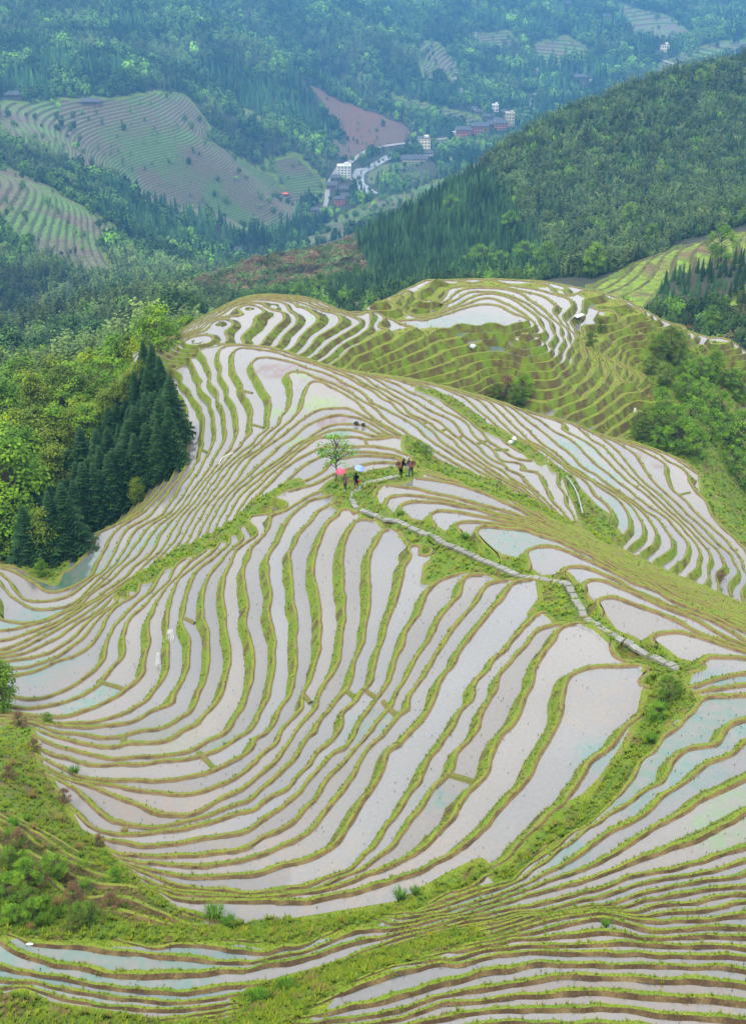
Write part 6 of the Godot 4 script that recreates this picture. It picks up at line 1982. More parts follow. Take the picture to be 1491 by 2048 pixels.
func build_paths() -> void:
	ribbon("road", "pale valley road winding below the brown cut slope", D, [-48.2,-1240,-46.82,-1275,-46.77,-1323,-41.29,-1355,-30.53,-1403,-22.7,-1434,-3.2,-1496,26.47,-1530,53.95,-1552,81.7,-1567,132.1,-1591,170.6,-1607], 5, "road")
	ribbon("river", "pale rocky river bending past the white tower block", D, [32.11,-1513,15.09,-1457,-3.06,-1416,-14.03,-1399,-15.59,-1340,-9.05,-1309,1.27,-1279], 13, "river")
	ribbon("road", "short pale track climbing beside the small far terraces", D, [103.6,-1786,112,-1817,118.8,-1863], 5, "road")
	ribbon("road", "pale track looping above the far village", D, [210.8,-1703,212.7,-1756,222.8,-1801], 5, "road")
	ribbon("road", "pale track below the lone white house", D, [413,-1950,410,-1921,420,-1889,433,-1868], 5, "road")
	ribbon("road", "far pale track high on the right valley side", D, [296.4,-1827,305.4,-1852,317.9,-1843], 5, "road")
	ribbon("road", "far pale track under the distant hamlet", D, [278,-2333,305,-2326,331.6,-2331], 5, "road")
	stone_path([-1.52,-88.4,-1.65,-86.5,-1.28,-84.7,-.4,-83.5,.61,-81.8,2.68,-79.2,4.36,-76.8,6.26,-73.9,8.35,-71,9.95,-68.1,11.14,-67.5,11.98,-66.9,12.22,-65.2,12.31,-62.7,12.49,-60.3,12.97,-59.33,13.63,-58.7,14.37,-58.1,15.17,-56.81,16.14,-54.94])
	stone_path([-1.32,-88.3,-.42,-90.4,.79,-91.1,2.42,-91.7])
	cross_bund("low cross bund dividing a paddy in the far left flank", Vector2(-13.22, -74.9), Vector2(-12.62, -74.4))
	cross_bund("low cross bund dividing a paddy in the lower left fan", Vector2(-18.55, -69.9), Vector2(-16.8, -69.1))
	cross_bund("low cross bund dividing a paddy in the bottom left smile of paddies", Vector2(-15.25, -61), Vector2(-14.77, -59.74))
	cross_bund("low cross bund dividing a paddy in the bottom of the bowl", Vector2(-9.93, -57.28), Vector2(-8.68, -55.58))
	cross_bund("low cross bund dividing a paddy in the large paddies right of centre", Vector2(3.81, -47.82), Vector2(4.84, -47.35))
	cross_bund("low cross bund dividing a paddy in the upper left strips", Vector2(-14.4, -129), Vector2(-13.4, -128.4))
	cross_bund("low cross bund dividing a paddy in the upper left strips, lower down", Vector2(-12.95, -120.4), Vector2(-11.5, -119.5))
	cross_bund("low cross bund dividing a paddy in the mud strip by the broken bank", Vector2(-18.15, -119.3), Vector2(-17.3, -118.5))
	cross_bund("low cross bund dividing a paddy in the outermost strip beside the grove", Vector2(-23.67, -138.1), Vector2(-23.1, -137.5))
	cross_bund("low cross bund dividing a paddy in the right flank, uppermost", Vector2(4.58, -120.7), Vector2(5.47, -121.8))
	cross_bund("low cross bund dividing a paddy in the right flank, second down", Vector2(6.7, -120.7), Vector2(7.59, -121.5))
	cross_bund("low cross bund dividing a paddy in the right flank, third down", Vector2(8.87, -120.6), Vector2(9.33, -121.1))
	cross_bund("low cross bund dividing a paddy in the right flank, fourth down", Vector2(10.38, -120.1), Vector2(12.08, -121.3))
	cross_bund("low cross bund dividing a paddy in the right flank, lowest", Vector2(12.53, -120.3), Vector2(14.14, -120.3))
	cross_bund("low cross bund dividing a paddy in the arcs behind the lone tree", Vector2(-.67, -106.2), Vector2(-.3, -104.1))
	cross_bund("low cross bund dividing a paddy in the right spur, upper end", Vector2(33.77, -125.6), Vector2(35.62, -126.4))
	cross_bund("low cross bund dividing a paddy in the right spur, lower end", Vector2(36.95, -113.4), Vector2(37.87, -113.8))
	cross_bund("low cross bund dividing a paddy in the middle of the bowl, left", Vector2(-4.07, -61.2), Vector2(-3.74, -60.6))
	cross_bund("low cross bund dividing a paddy in the middle of the bowl, centre", Vector2(-1.64, -60.3), Vector2(-.86, -59.22))
	cross_bund("low cross bund dividing a paddy in the middle of the bowl, right", Vector2(-.28, -59.21), Vector2(.16, -58.74))
	cross_bund("low cross bund dividing a paddy in the middle of the bowl, far right", Vector2(.68, -56.64), Vector2(1.48, -55.11))
	hose("white_hose", "curved white hose lying on the bunds below the far terraces", [-14.92,-109.6,-14.93,-110.8,-14.78,-111.9,-14.31,-112,-13.67,-111.7], 0.05)
	hose("drain_pipe", "grey drain pipe running down the bank above the gully", [19.55,-114.5,20.11,-113.8,20.27,-111.1,20.31,-109.4,20.21,-106.9], 0.08)
	pass

func build_woods() -> void:
	tree_land = A
	var spots := [-24.59,-136,-23,-129.9,-21.28,-122.7,-26.08,-135.3,-23.83,-127.4,-22.14,-120.1,-26.83,-133.5,-24.29,-123.8,-23.17,-118.4,-27.82,-131.8,-25.09,-121.5,-24.48,-117.1,-28.48,-128.7,-26.24,-120.8,-25.93,-116.3,-28.84,-124.6,-27.12,-118.4,-26.85,-114.7,-29.5,-122,-28.13,-116.9,-28.21,-113.9,-29.94,-118.5,-29.24,-113.6,-30.61,-116.3,-30.06,-111.9,-31.9,-114.8,-28.44,-102.3,-32.55,-112.9,-29.74,-101.9,-33.49,-111.4,-25.75,-138.2,-26.88,-137.2,-27.7,-136.1,-28.85,-135,-35.53,-114.4,-34.83,-116,-32.45,-121.2,-31.64,-124,-31.35,-129.6,-30.44,-133,-35.91,-110.8,-29.65,-134,-20.95,-118.4,-22.03,-117]
	var n := 0
	for i in range(0, spots.size(), 2):
		tree_where = "packed in the dark grove beside the paddies"
		tree_group = "firs of the dark grove"
		var dx := Vector2(spots[i], spots[i + 1])
		put_tree("fir", dx.x, dx.y, rng.randf_range(6.0, 8.5) * (0.75 if dx.y < -128.0 else 1.0))
		dx += Vector2(rng.randf_range(-2.2, 0.6), rng.randf_range(-1.8, 1.8))
		put_tree("fir", dx.x, dx.y, rng.randf_range(5.0, 7.5) * (0.75 if dx.y < -128.0 else 1.0))
	tree_group = "trees round the dark grove"
	tree_where = "at the foot of the fir grove"
	put_tree("bright", -35.98, -111.5, 12.5)
	put_tree("light", -36.57, -108.7, 9)
	put_tree("olive", -30.46, -101.5, 6)
	put_tree("olive", -33.43, -107.3, 3.5)
	put_tree("bright", -29.75, -97, 2.2)
	put_tree("olive", -24.21, -114.5, 3)
	put_tree("olive", -34.02, -120.7, 8)
	put_tree("light", -38.15, -123.8, 9)
	put_tree("light", -41, -125.9, 10)
	put_tree("olive", -36.66, -127, 8)
	put_tree("bright", -37.11, -116.5, 11)
	put_tree("bright", -39.11, -116.9, 10)
	put_tree("olive", -39.13, -131.2, 9)
	put_tree("olive", -35.34, -134.4, 7)
	put_tree("light", -33.19, -134.7, 6.5)
	put_tree("olive", -31.46, -135.9, 6)
	put_tree("olive", -29.93, -136.4, 5.5)
	put_tree("light", -37.32, -135, 8)
	put_tree("olive", -38.96, -134.2, 8.5)
	put_tree("yellow", -41.29, -131.6, 9)
	put_tree("bright", -43.85, -134.3, 9)
	put_tree("yellow", -34.69, -137.8, 6)
	put_tree("olive", -28.62, -137.2, 5)
	put_tree("olive", -27.27, -138.1, 4.5)
	put_tree("bright", -37.95, -123, 10)
	put_tree("light", -39.45, -121.2, 10)
	tree_land = D
	tree_where = "on the slope behind the fir grove"
	tree_group = "leafy trees behind the grove"
	put_tree("light", -26.53, -147.6, 8.5)
	put_tree("light", -25.38, -163, 6.5)
	put_tree("yellow", -30.74, -157, 6)
	put_tree("yellow", -35.98, -168.2, 7.5)
	put_tree("yellow", -41.16, -175.2, 10)
	put_tree("light", -48.44, -194, 8)
	put_tree("olive", -44.6, -172.3, 9.5)
	put_tree("olive", -45.99, -165.7, 10)
	put_tree("olive", -47.73, -161.1, 10.5)
	put_tree("bright", -45.45, -142.9, 9)
	put_tree("olive", -39.97, -165.2, 9)
	put_tree("olive", -40.41, -180.5, 8)
	put_tree("teal", -84.7, -318.9, 13)
	put_tree("teal", -83.1, -329.7, 14)
	put_tree("teal", -76.1, -321.1, 12)
	put_tree("teal", -82.1, -288.6, 13)
	put_tree("teal", -84.6, -277.4, 14)
	put_tree("olive", -81.9, -257.3, 13)
	put_tree("teal", -72.2, -322, 11)
	put_tree("teal", -94.3, -357.8, 11)
	put_tree("olive", -73.5, -249.4, 12)
	put_tree("light", -75.3, -269.7, 12)
	put_tree("mid", -50.96, -157, 8.670395533492824)
	put_tree("olive", -43.7, -150.8, 7.7581166312494645)
	put_tree("light", -44.68, -167.6, 7.642823399445615)
	put_tree("olive", -40.27, -166.2, 7.537918808731227)
	put_tree("olive", -33.73, -165.4, 9.350388501240937)
	put_tree("light", -52.49, -168.6, 7.846477386133653)
	put_tree("dark", -37.43, -161.5, 7.114547270893385)
	put_tree("olive", -39.89, -158.1, 7.3295441233646415)
	put_tree("light", -37.3, -164, 7.328147144992085)
	put_tree("light", -40.35, -156.4, 9.262980620393744)
	put_tree("olive", -40.19, -171.2, 7.041354857608045)
	put_tree("olive", -43.67, -164.4, 7.277407312725916)
	put_tree("mid", -40.7, -168.1, 8.553886771861325)
	put_tree("light", -41.27, -153.1, 8.447356557680548)
	put_tree("olive", -51.45, -169.1, 9.045202642513066)
	put_tree("dark", -39.8, -162.4, 6.618938277579764)
	put_tree("dark", -41.76, -157.5, 7.473278509017329)
	put_tree("olive", -35.82, -156.9, 8.05964505914376)
	put_tree("yellow", -43.85, -167.2, 9.161866855558205)
	put_tree("mid", -33.36, -156.9, 7.6177788200007015)
	put_tree("dark", -49.1, -166.2, 8.65172669682569)
	put_tree("dark", -36.78, -162.3, 7.91916742502517)
	put_tree("yellow", -45.66, -165.6, 8.96368282491968)
	put_tree("light", -41.54, -158.7, 9.31877827023341)
	put_tree("olive", -43.25, -171.3, 6.884443562008198)
	put_tree("dark", -42.7, -168, 8.132815560136644)
	put_tree("olive", -52.32, -157.8, 7.161738996192324)
	put_tree("olive", -35.69, -157.3, 7.00730319009615)
	put_tree("olive", -33.12, -166.2, 9.229918689710619)
	put_tree("mid", -36, -166.4, 8.92350637788821)
	put_tree("olive", -45.82, -159.2, 7.66037207412431)
	put_tree("olive", -37.86, -170.7, 8.409879605833135)
	put_tree("light", -53.58, -162.4, 7.7811604790411835)
	put_tree("mid", -46.6, -155, 6.616932287645884)
	put_tree("mid", -49.58, -166.9, 9.27983881331017)
	put_tree("dark", -49.74, -155.3, 7.062928211822223)
	put_tree("olive", -49.48, -168.8, 6.59131779999687)
	put_tree("yellow", -44.45, -152.9, 8.588065814556277)
	put_tree("olive", -41.25, -157, 8.711264178656872)
	put_tree("yellow", -40.83, -158.9, 9.375769850752187)
	put_tree("mid", -32.25, -154.1, 7.608457746981152)
	put_tree("olive", -43.52, -160.8, 9.26780945923387)
	put_tree("olive", -52.49, -158.9, 8.114048556871682)
	put_tree("mid", -38.48, -164.4, 7.362739826359701)
	tree_land = B
	tree_where = "on the bushy slope beside the dry terraces"
	tree_group = "trees and bushes right of the dry terraces"
	put_tree("dark", 45.47, -181.6, 5.2)
	put_tree("dark", 43.22, -178.8, 4)
	put_tree("dark", 46.48, -179.7, 4.5)
	put_tree("bright", 52.61, -181.3, 5.5)
	put_tree("mid", 50.23, -179.9, 4)
	put_tree("dark", 42.56, -170.4, 3.5)
	put_tree("dark", 40.91, -173.4, 3)
	put_tree("mid", 44.86, -168.4, 4.5)
	put_tree("mid", 38.88, -156.4, 4)
	put_tree("mid", 47.93, -171, 5)
	put_tree("mid", 52.3, -174, 4)
	put_tree("dark", 36.74, -151.3, 4.2)
	put_tree("dark", 35.04, -151.3, 3)
	put_tree("mid", 39.7, -152.8, 4)
	put_tree("mid", 36.93, -148.5, 3.5)
	put_tree("mid", 42.19, -153.2, 5)
	put_tree("mid", 46.08, -155.9, 5)
	put_tree("light", 54.59, -169.8, 8)
	put_tree("mid", 52.84, -171.8, 4)
	put_tree("mid", 39.51, -147.9, 5)
	put_tree("mid", 41.77, -147.3, 4.5)
	put_tree("dark", 39.32, -150.6, 4)
	put_tree("mid", 50.67, -153, 5)
	put_tree("mid", 48.24, -152.4, 4)
	put_tree("dark", 36.24, -154.6, 2.5)
	put_tree("dark", 18.63, -151.8, 3.2)
	put_tree("mid", 19.71, -153.3, 3)
	put_tree("dark", 16.15, -153.6, 2.5)
	put_tree("dark", 31.4, -171.9, 2.2)
	put_tree("dark", 33.92, -178.6, 2)
	put_tree("mid", 57.17, -181, 5)
	put_tree("mid", 55.73, -182.3, 3.5)
	put_tree("mid", 47.06, -176.7, 3.6)
	tree_land = C
	tree_where = "at the edge of the wooded hill"
	tree_group = "trees standing out of the wooded hill"
	put_tree("bright", 59.22, -420, 13)
	put_tree("bright", 64.5, -423, 9)
	put_tree("bright", 97.2, -433, 10)
	put_tree("bright", 119, -530, 9)
	put_tree("light", 98.7, -483, 10)
	put_tree("light", 62.1, -345.3, 10)
	put_tree("bright", -18, -413, 10)
	put_tree("mid", -23.89, -396.7, 8)
	put_tree("mid", 44.3, -425, 10)
	put_tree("mid", 54.48, -439, 11)
	put_tree("mid", 38.8, -443, 11)
	put_tree("bright", 77.2, -273.7, 7)
	put_tree("mid", 90, -319, 9)
	put_tree("light", 176.3, -713, 10)
	put_tree("bright", 114.8, -591, 9)
	put_tree("light", 95.6, -555, 8)
	put_tree("mid", 33.76, -547, 9)
	put_tree("mid", 55.22, -500, 10)
	forest("fir", C, ["fir"], [-9.11,-558,12.51,-574,37.87,-621,49.51,-616,57.97,-552,62.7,-496,66.5,-449,55.89,-364.7,33.01,-394.1,8.73,-388.9,-7.65,-407,-15.04,-427,-1.03,-458,-3.16,-501], 2.6)
	forest("hill", C, ["fir","bamboo","leafy","bamboo","fir","bamboo"], [49.51,-616,64.1,-647,92.1,-675,121,-696,153.6,-730,184.2,-745,210.8,-751,226.4,-738,110.7,-339,127.3,-426,105.8,-434,71,-345.3,61.4,-341.1,55.89,-364.7,66.5,-449,62.7,-496,57.97,-552], 2.5, 1.05)
	forest("clump", C, ["fir"], [69.3,-298.6,75,-313.1,80.4,-320.7,84.8,-317.9,88.2,-316.4,95.2,-310.3,90.4,-291.7,84.4,-288.4,79.8,-286.1,75.8,-277.8,70.3,-284.3,68,-290.2], 2.9, 1.1, 0.62)
	forest("shrub", C, ["bush"], [-102.8,-440,-104.7,-458,-88.8,-482,-71.6,-506,-52.28,-524,-31.25,-530,-10.18,-555,-1.14,-510,-2.92,-460,-7.6,-405,-40.58,-398.9,-79.5,-427], 2.0)
	forest("left", D, ["leafy","bamboo","leafy","leafy"], [-58.7,-164.9,-50.45,-167.6,-40.61,-170.2,-36.93,-192.8,-34.61,-197.7,-39.93,-192.9,-51.15,-199.7,-66.1,-203.4,-69.8,-198.2], 2.9, 1.7)
	forest("dell", C, ["leafy","bush","leafy"], [-42.78,-327.2,0,-330,31.46,-348.6,44.72,-342.1,63.7,-394.9,46.92,-468,-9.4,-470,-58.34,-446], 3.0)
	forest("dell", C, ["bush","leafy","bush"], [24.76,-246.8,29.95,-298.5,60,-296,87.5,-282.8,108.3,-271.2,92,-230.3], 2.4, 1.0, 0.8)

func hold_at(o: Node3D, s: float) -> Vector3:
	return o.position + Basis(Vector3.UP, o.rotation.y) * Vector3(0.17 * s, 1.24, -0.23) * o.scale.x

func build_people() -> void:
	var k := 0.86
	var p := walker("person in a brown patterned jacket and black leggings under the pink umbrella", on_a(pink_spot, 0.12), 2.7, Color(0.19, 0.11, 0.075), Color(0.012, 0.012, 0.014), Color(0.6, 0.58, 0.55), false, 1.0)
	p.scale = Vector3.ONE * k
	umbrella("pink umbrella held over the person by the lone tree", hold_at(p, 1.0), 0.4, Vector3(0.1, 0, 0.22), Color(0.55, 0.05, 0.11), 0.40, Color(0.50, 0.045, 0.10))
	p = walker("person in black with bare calves on the stone path under the blue umbrella", on_a(blue_spot, 0.16), 0.25, Color(0.014, 0.014, 0.018), Color(0.10, 0.055, 0.035), Color(0.2, 0.12, 0.1), true, 1.0)
	p.scale = Vector3.ONE * k
	umbrella("pale blue umbrella held by the person in black", hold_at(p, 1.0), 0.1, Vector3(0.18, 0, -0.22), Color(0.18, 0.27, 0.56), 0.42, Color(0.22, 0.30, 0.58))
	lump("shoulder_bag", "small red bag at the hip of the person in black", "bag", hold_at(p, 1.0) + Vector3(0.12, -0.48, 0.02), Vector3(0.10, 0.13, 0.07), Color(0.55, 0.04, 0.06), 5)
	var q := on_a(porter_spot, 0.1) + Vector3(-0.12, 0, 0)
	porter("stooping porter in dark clothes with a pink headscarf", q, -0.6, Color(0.03, 0.028, 0.05), Color(0.02, 0.022, 0.04), Color(0.65, 0.35, 0.4))
	basket("round brown back basket of the porter in dark clothes", q + Basis(Vector3.UP, -0.6) * Vector3(0, 0.98, 0.12), -0.6, 0.6)
	q = on_a(porter_spot_b, 0.1) + Vector3(0.15, 0, 0)
	porter("stooping porter in blue trousers with a white headscarf", q, 0.5, Color(0.09, 0.06, 0.16), Color(0.03, 0.07, 0.20), Color(0.6, 0.55, 0.6))
	basket("tall brown back basket of the porter in blue trousers", q + Basis(Vector3.UP, 0.5) * Vector3(0, 0.98, 0.12), 0.5, 0.6)

var lone_tree := Vector2(-3.08, -93)
var pink_spot := Vector2(-2.21, -89.2)
var blue_spot := Vector2(-1.33, -88.6)
var porter_spot := Vector2(2.36, -90.8)
var porter_spot_b := Vector2(2.89, -90.9)
var post_spot := Vector2(11.47, -102.6)
var hut_spot := Vector2(30.95, -180.7)
var bag_spot := Vector2(13.3, -158.9)
var sack_spot := Vector2(14.81, -123.1)
var sack_spot_b := Vector2(15.35, -124.6)
var scarecrow_spot := Vector2(35.37, -156.5)
var corner_tree := Vector2(-24.17, -66.4)
var flow_spot := Vector2(-14.21, -73.5)
var flow_spot_b := Vector2(-14.76, -71.3)
var debris := Vector2(-12.51, -32.78)
var pole_spot := Vector2(57.54, -186.9)
var pot_spot := Vector2(-1.63, -112.2)
var pot_spot_b := Vector2(-.95, -112)
var bush_brown := Vector2(17.61, -153.8)
var umbrella_spot := Vector2(-90.5, -1302)

func posts(called: String, label: String, at: Vector3, h: float, gap: float, c: Color) -> void:
	var o := thing(called, label, "post", at)
	for s: float in [-0.5, 0.5]:
		var b := Buf.new()
		b.tube(PackedVector3Array([Vector3(gap * s, -0.3, 0), Vector3(gap * s + 0.02, h * (0.85 + 0.3 * s), 0)]), PackedFloat32Array([0.05, 0.035]), 6, c)
		part("upright", b, M.bark, o)
	var r := Buf.new()
	r.tube(PackedVector3Array([Vector3(-gap * 0.6, h * 0.5, 0.03), Vector3(gap * 0.95, h * 0.55, 0.03)]), PackedFloat32Array([0.025, 0.02]), 5, c)
	part("rail", r, M.bark, o)

func grass_clump(label: String, p: Vector2, size: float, c: Color) -> void:
	var b := Buf.new()
	for i in 150:
		var a := rng.randf() * TAU
		var d := Vector3(cos(a), 0, sin(a))
		var s := Vector3(-sin(a), 0, cos(a)) * size * 0.022
		var root := d * size * 0.35 * sqrt(rng.randf())
		var h := size * rng.randf_range(0.5, 1.0)
		var mid := root + d * size * rng.randf_range(0.05, 0.3) + Vector3.UP * h * 0.65
		var tip := mid + d * size * rng.randf_range(0.1, 0.45) + Vector3.UP * h * rng.randf_range(0.0, 0.35)
		var n := (mid - root).cross(s).normalized()
		if n.y < 0.0: n = -n
		n = (n + Vector3.UP * 0.6).normalized()
		var k := c * rng.randf_range(0.7, 1.3)
		b.quad(root - s, mid - s * 0.8, mid + s * 0.8, root + s, n, k)
		b.tri(mid - s * 0.8, tip, mid + s * 0.8, n, k)
	var o := part("grass_clump", b, M.leaf, self)
	o.position = on_a(p, -0.05)
	tag(o, label, "grass clump", "grass clumps on the near left slope" if label.ends_with("near left slope") else "")

func spill(label: String, p: Vector2, wide: float, drop: float) -> void:
	var b := Buf.new()
	var t := on_a(p, 0.25)
	for i in 9:
		var x := (i / 8.0 - 0.5) * wide
		var q := [Vector3(x, 0.1, -0.25), Vector3(x * 1.2, 0.02, 0.0), Vector3(x * 1.5 + rng.randf_range(-0.1, 0.1), -drop * 0.6, 0.22), Vector3(x * 1.9 + rng.randf_range(-0.15, 0.15), -drop, 0.5 + rng.randf_range(0.0, 0.3))]
		for j in 3:
			b.quad(q[j], q[j + 1], (q[j + 1] as Vector3) + Vector3(wide * 0.09, 0, 0), (q[j] as Vector3) + Vector3(wide * 0.09, 0, 0), Vector3(0, 0.8, 0.6), Color(0.55, 0.58, 0.6) * rng.randf_range(0.7, 1.0))
	var o := part("water_spill", b, M.foam, self)
	o.position = t
	tag(o, label, "water", "", "structure")

func pylon(label: String, at: Vector3, h: float) -> void:
	var o := thing("power_pylon", label, "pylon", at)
	for sx: float in [-1.0, 1.0]:
		for sz: float in [-1.0, 1.0]:
			var b := Buf.new()
			b.tube(PackedVector3Array([Vector3(sx * h * 0.1, -1, sz * h * 0.1), Vector3(sx * h * 0.02, h * 0.7, sz * h * 0.02), Vector3(0, h, 0)]), PackedFloat32Array([0.25, 0.2, 0.15]), 4, Color(0.4, 0.42, 0.44))
			part("leg", b, M.plain, o)
	for k in 3:
		var b := Buf.new()
		b.tube(PackedVector3Array([Vector3(-h * 0.17, h * (0.68 + 0.1 * k), 0), Vector3(h * 0.17, h * (0.68 + 0.1 * k), 0)]), PackedFloat32Array([0.18, 0.18]), 4, Color(0.4, 0.42, 0.44))
		part("cross_arm", b, M.plain, o)

func build_props() -> void:
	var lone: Node3D = tree_of("lone", 0).duplicate()
	lone.name = numbered("tree")
	add_child(lone)
	lone.position = on_a(lone_tree, -0.05)
	lone.scale = Vector3.ONE * 0.44
	tag(lone, "small lone airy tree standing beside the two people with umbrellas", "tree")
	tree_land = A
	tree_group = ""
	tree_where = "at the left edge below the diagonal terraces"
	put_tree("bright", corner_tree.x, corner_tree.y, 4.2)
	posts("wooden_posts", "two weathered wooden posts with a rail on the grassy bank", on_a(post_spot), 1.0, 0.35, Color(0.12, 0.075, 0.045))
	lump("white_bag", "white cloth bag on a stick on the dry terraces", "bag", on_b(bag_spot, 0.55), Vector3(0.36, 0.26, 0.26), Color(0.56, 0.6, 0.64), 1)
	lump("white_sack", "upper white plastic sack on the green strip", "sack", on_a(sack_spot_b, 0.3), Vector3(0.22, 0.25, 0.2), Color(0.6, 0.62, 0.62), 2)
	lump("white_sack", "lower white plastic sack on the green strip", "sack", on_a(sack_spot, 0.25), Vector3(0.22, 0.17, 0.2), Color(0.6, 0.62, 0.62), 3)
	lump("white_bag", "white bag hung on the lowest dry terraces near the bushes", "bag", on_b(scarecrow_spot, 0.5), Vector3(0.18, 0.34, 0.18), Color(0.55, 0.56, 0.57), 4)
	lump("plastic_scrap", "white plastic scrap floating in the small corner paddy", "litter", on_a(debris, 0.1), Vector3(0.12, 0.03, 0.04), Color(0.75, 0.75, 0.75), 6)
	lump("black_pot", "black pot on the bund above the lone tree, the left one", "pot", on_a(pot_spot, 0.2), Vector3(0.2, 0.16, 0.2), Color(0.02, 0.02, 0.02), 7)
	lump("black_pot", "black pot on the bund above the lone tree, the right one", "pot", on_a(pot_spot_b, 0.18), Vector3(0.17, 0.13, 0.17), Color(0.02, 0.02, 0.02), 8)
	spill("white water spilling over a bund into the strip below, the larger of two", flow_spot, 0.32, 0.4)
	spill("small white water spill over a bund, the lesser of two", flow_spot_b, 0.16, 0.3)
	var hut := thing("field_hut", "small field hut with a pale tin roof on the round hill", "hut", on_b(hut_spot), 0.4)
	hut.scale = Vector3.ONE * 0.75
	for sx: float in [-0.6, 0.6]:
		for sz: float in [-0.45, 0.45]:
			var b := Buf.new()
			b.tube(PackedVector3Array([Vector3(sx, -0.3, sz), Vector3(sx, 1.0 + 0.25 * sx, sz)]), PackedFloat32Array([0.05, 0.05]), 6, Color(0.08, 0.06, 0.05))
			part("post", b, M.bark, hut)
	var rf := Buf.new()
	rf.quad(Vector3(-0.9, 0.85, 0.65), Vector3(0.9, 1.25, 0.65), Vector3(0.9, 1.25, -0.65), Vector3(-0.9, 0.85, -0.65), Vector3(-0.2, 1, 0), Color(0.36, 0.39, 0.43))
	rf.quad(Vector3(-0.9, 0.80, 0.65), Vector3(0.9, 1.20, 0.65), Vector3(0.9, 1.25, 0.65), Vector3(-0.9, 0.85, 0.65), Vector3(0, 0, 1), Color(0.4, 0.42, 0.45))
	part("roof", rf, M.plain, hut)
	var bk := Buf.new()
	bk.box(Vector3(0, 0.4, -0.4), Vector3(1.15, 0.9, 0.06), 0.0, Color(0.05, 0.04, 0.035))
	part("wall", bk, M.wall, hut)
	var pole := thing("power_pole", "dark power pole with a cross arm at the right edge", "power pole", on_b(pole_spot))
	var pb := Buf.new()
	pb.tube(PackedVector3Array([Vector3(0, -0.5, 0), Vector3(0, 3.6, 0)]), PackedFloat32Array([0.08, 0.06]), 6, Color(0.05, 0.05, 0.05))
	part("pole", pb, M.bark, pole)
	var pa := Buf.new()
	pa.box(Vector3(0, 3.2, 0), Vector3(0.9, 0.08, 0.08), 0.3, Color(0.05, 0.05, 0.05))
	part("cross_arm", pa, M.bark, pole)
	tree_land = B
	tree_where = "on the dry terraces of the round hill"
	put_tree("brown", bush_brown.x, bush_brown.y, 3.4)
	grass_clump("large fresh grass clump at the foot of the left slope", Vector2(-6.42, -37.11), 0.75, Color(0.07, 0.17, 0.015))
	grass_clump("smaller grass clump beside the large one at the foot of the left slope", Vector2(-5.75, -36.58), 0.55, Color(0.07, 0.17, 0.015))
	grass_clump("grass clump on the strip below the lowest big paddy", Vector2(1.14, -38.45), 0.55, Color(0.07, 0.17, 0.015))
	grass_clump("low grass clump right of the strip clump", Vector2(1.77, -38.72), 0.4, Color(0.07, 0.17, 0.015))
	grass_clump("rounded grass clump on the bund at the left", Vector2(-16.7, -55.08), 0.55, Color(0.07, 0.17, 0.015))
	grass_clump("dark grass clump nearest the bottom edge", Vector2(-3.85, -29.15), 0.55, Color(0.07, 0.17, 0.015))
	grass_clump("grass clump above the one nearest the bottom edge", Vector2(-3.02, -30.18), 0.5, Color(0.07, 0.17, 0.015))
	grass_clump("pale grass clump with straw heads in the foreground", Vector2(-1.68, -27.94), 0.45, Color(0.22, 0.19, 0.05))
	grass_clump("small pale grass clump in the foreground", Vector2(-2.06, -30.08), 0.4, Color(0.22, 0.19, 0.05))
	grass_clump("straw coloured clump on the left slope", Vector2(-12.44, -47.87), 0.4, Color(0.22, 0.19, 0.05))
	grass_clump("tall straw clump on the left slope", Vector2(-15.46, -47.41), 0.45, Color(0.22, 0.19, 0.05))
	grass_clump("straw clump high on the left slope", Vector2(-17.84, -50.93), 0.45, Color(0.22, 0.19, 0.05))
	grass_clump("green clump on the left slope", Vector2(-16.14, -43.16), 0.5, Color(0.07, 0.17, 0.015))
	grass_clump("rank grass clump in the gully below the stone slabs", Vector2(14.27, -50.3), 0.6, Color(0.07, 0.17, 0.015))
	grass_clump("grass clump lower in the gully", Vector2(13.14, -47.28), 0.5, Color(0.07, 0.17, 0.015))
	grass_clump("grass clump by the first paddies right of the path", Vector2(2, -81.4), 0.5, Color(0.07, 0.17, 0.015))
	grass_clump("grass hummock right of the path", Vector2(6.37, -75.6), 0.5, Color(0.07, 0.17, 0.015))
	grass_clump("small grass clump on the curved bund", Vector2(7.9, -30.9), 0.3, Color(0.07, 0.17, 0.015))
	tree_land = A
	tree_group = "bushes on the near slopes"
	tree_where = "on the grassy slopes round the near paddies"
	put_tree("mid", -13.96, -37.79, 1.5)
	put_tree("mid", -13.31, -39.04, 1.3)
	put_tree("dark", -10.86, -34.89, 1.3)
	put_tree("mid", -14.34, -36.37, 1.5)
	put_tree("bright", -12.76, -35.82, 1.2)
	put_tree("brown", -18.54, -50.01, 1.1)
	put_tree("brown", -19.52, -57.39, 1.0)
	put_tree("brown", -15.88, -49.98, 0.9)
	put_tree("brown", -13.1, -45.48, 0.8)
	put_tree("brown", -15.3, -41.07, 1.1)
	put_tree("brown", -12.06, -37.27, 1.1)
	put_tree("dark", 14.84, -51.21, 1.6)
	put_tree("mid", 13.86, -49.46, 1.2)
	put_tree("brown", 34.01, -105.3, 1.3)
	put_tree("mid", 4.84, -105.2, 1.6)
	put_tree("mid", 4.16, -105.8, 1.2)
	put_tree("brown", -21.51, -61.3, 1.2)
	put_tree("mid", -20.64, -63.9, 0.9)
	put_tree("mid", -10.96, -39.53, 0.8)
	grass_clump("straw coloured grass clump on the near left slope", Vector2(-12.84, -38.97), 0.36, Color(0.20, 0.15, 0.05))
	grass_clump("green grass clump on the near left slope", Vector2(-12.28, -36.02), 0.48, Color(0.10, 0.19, 0.02))
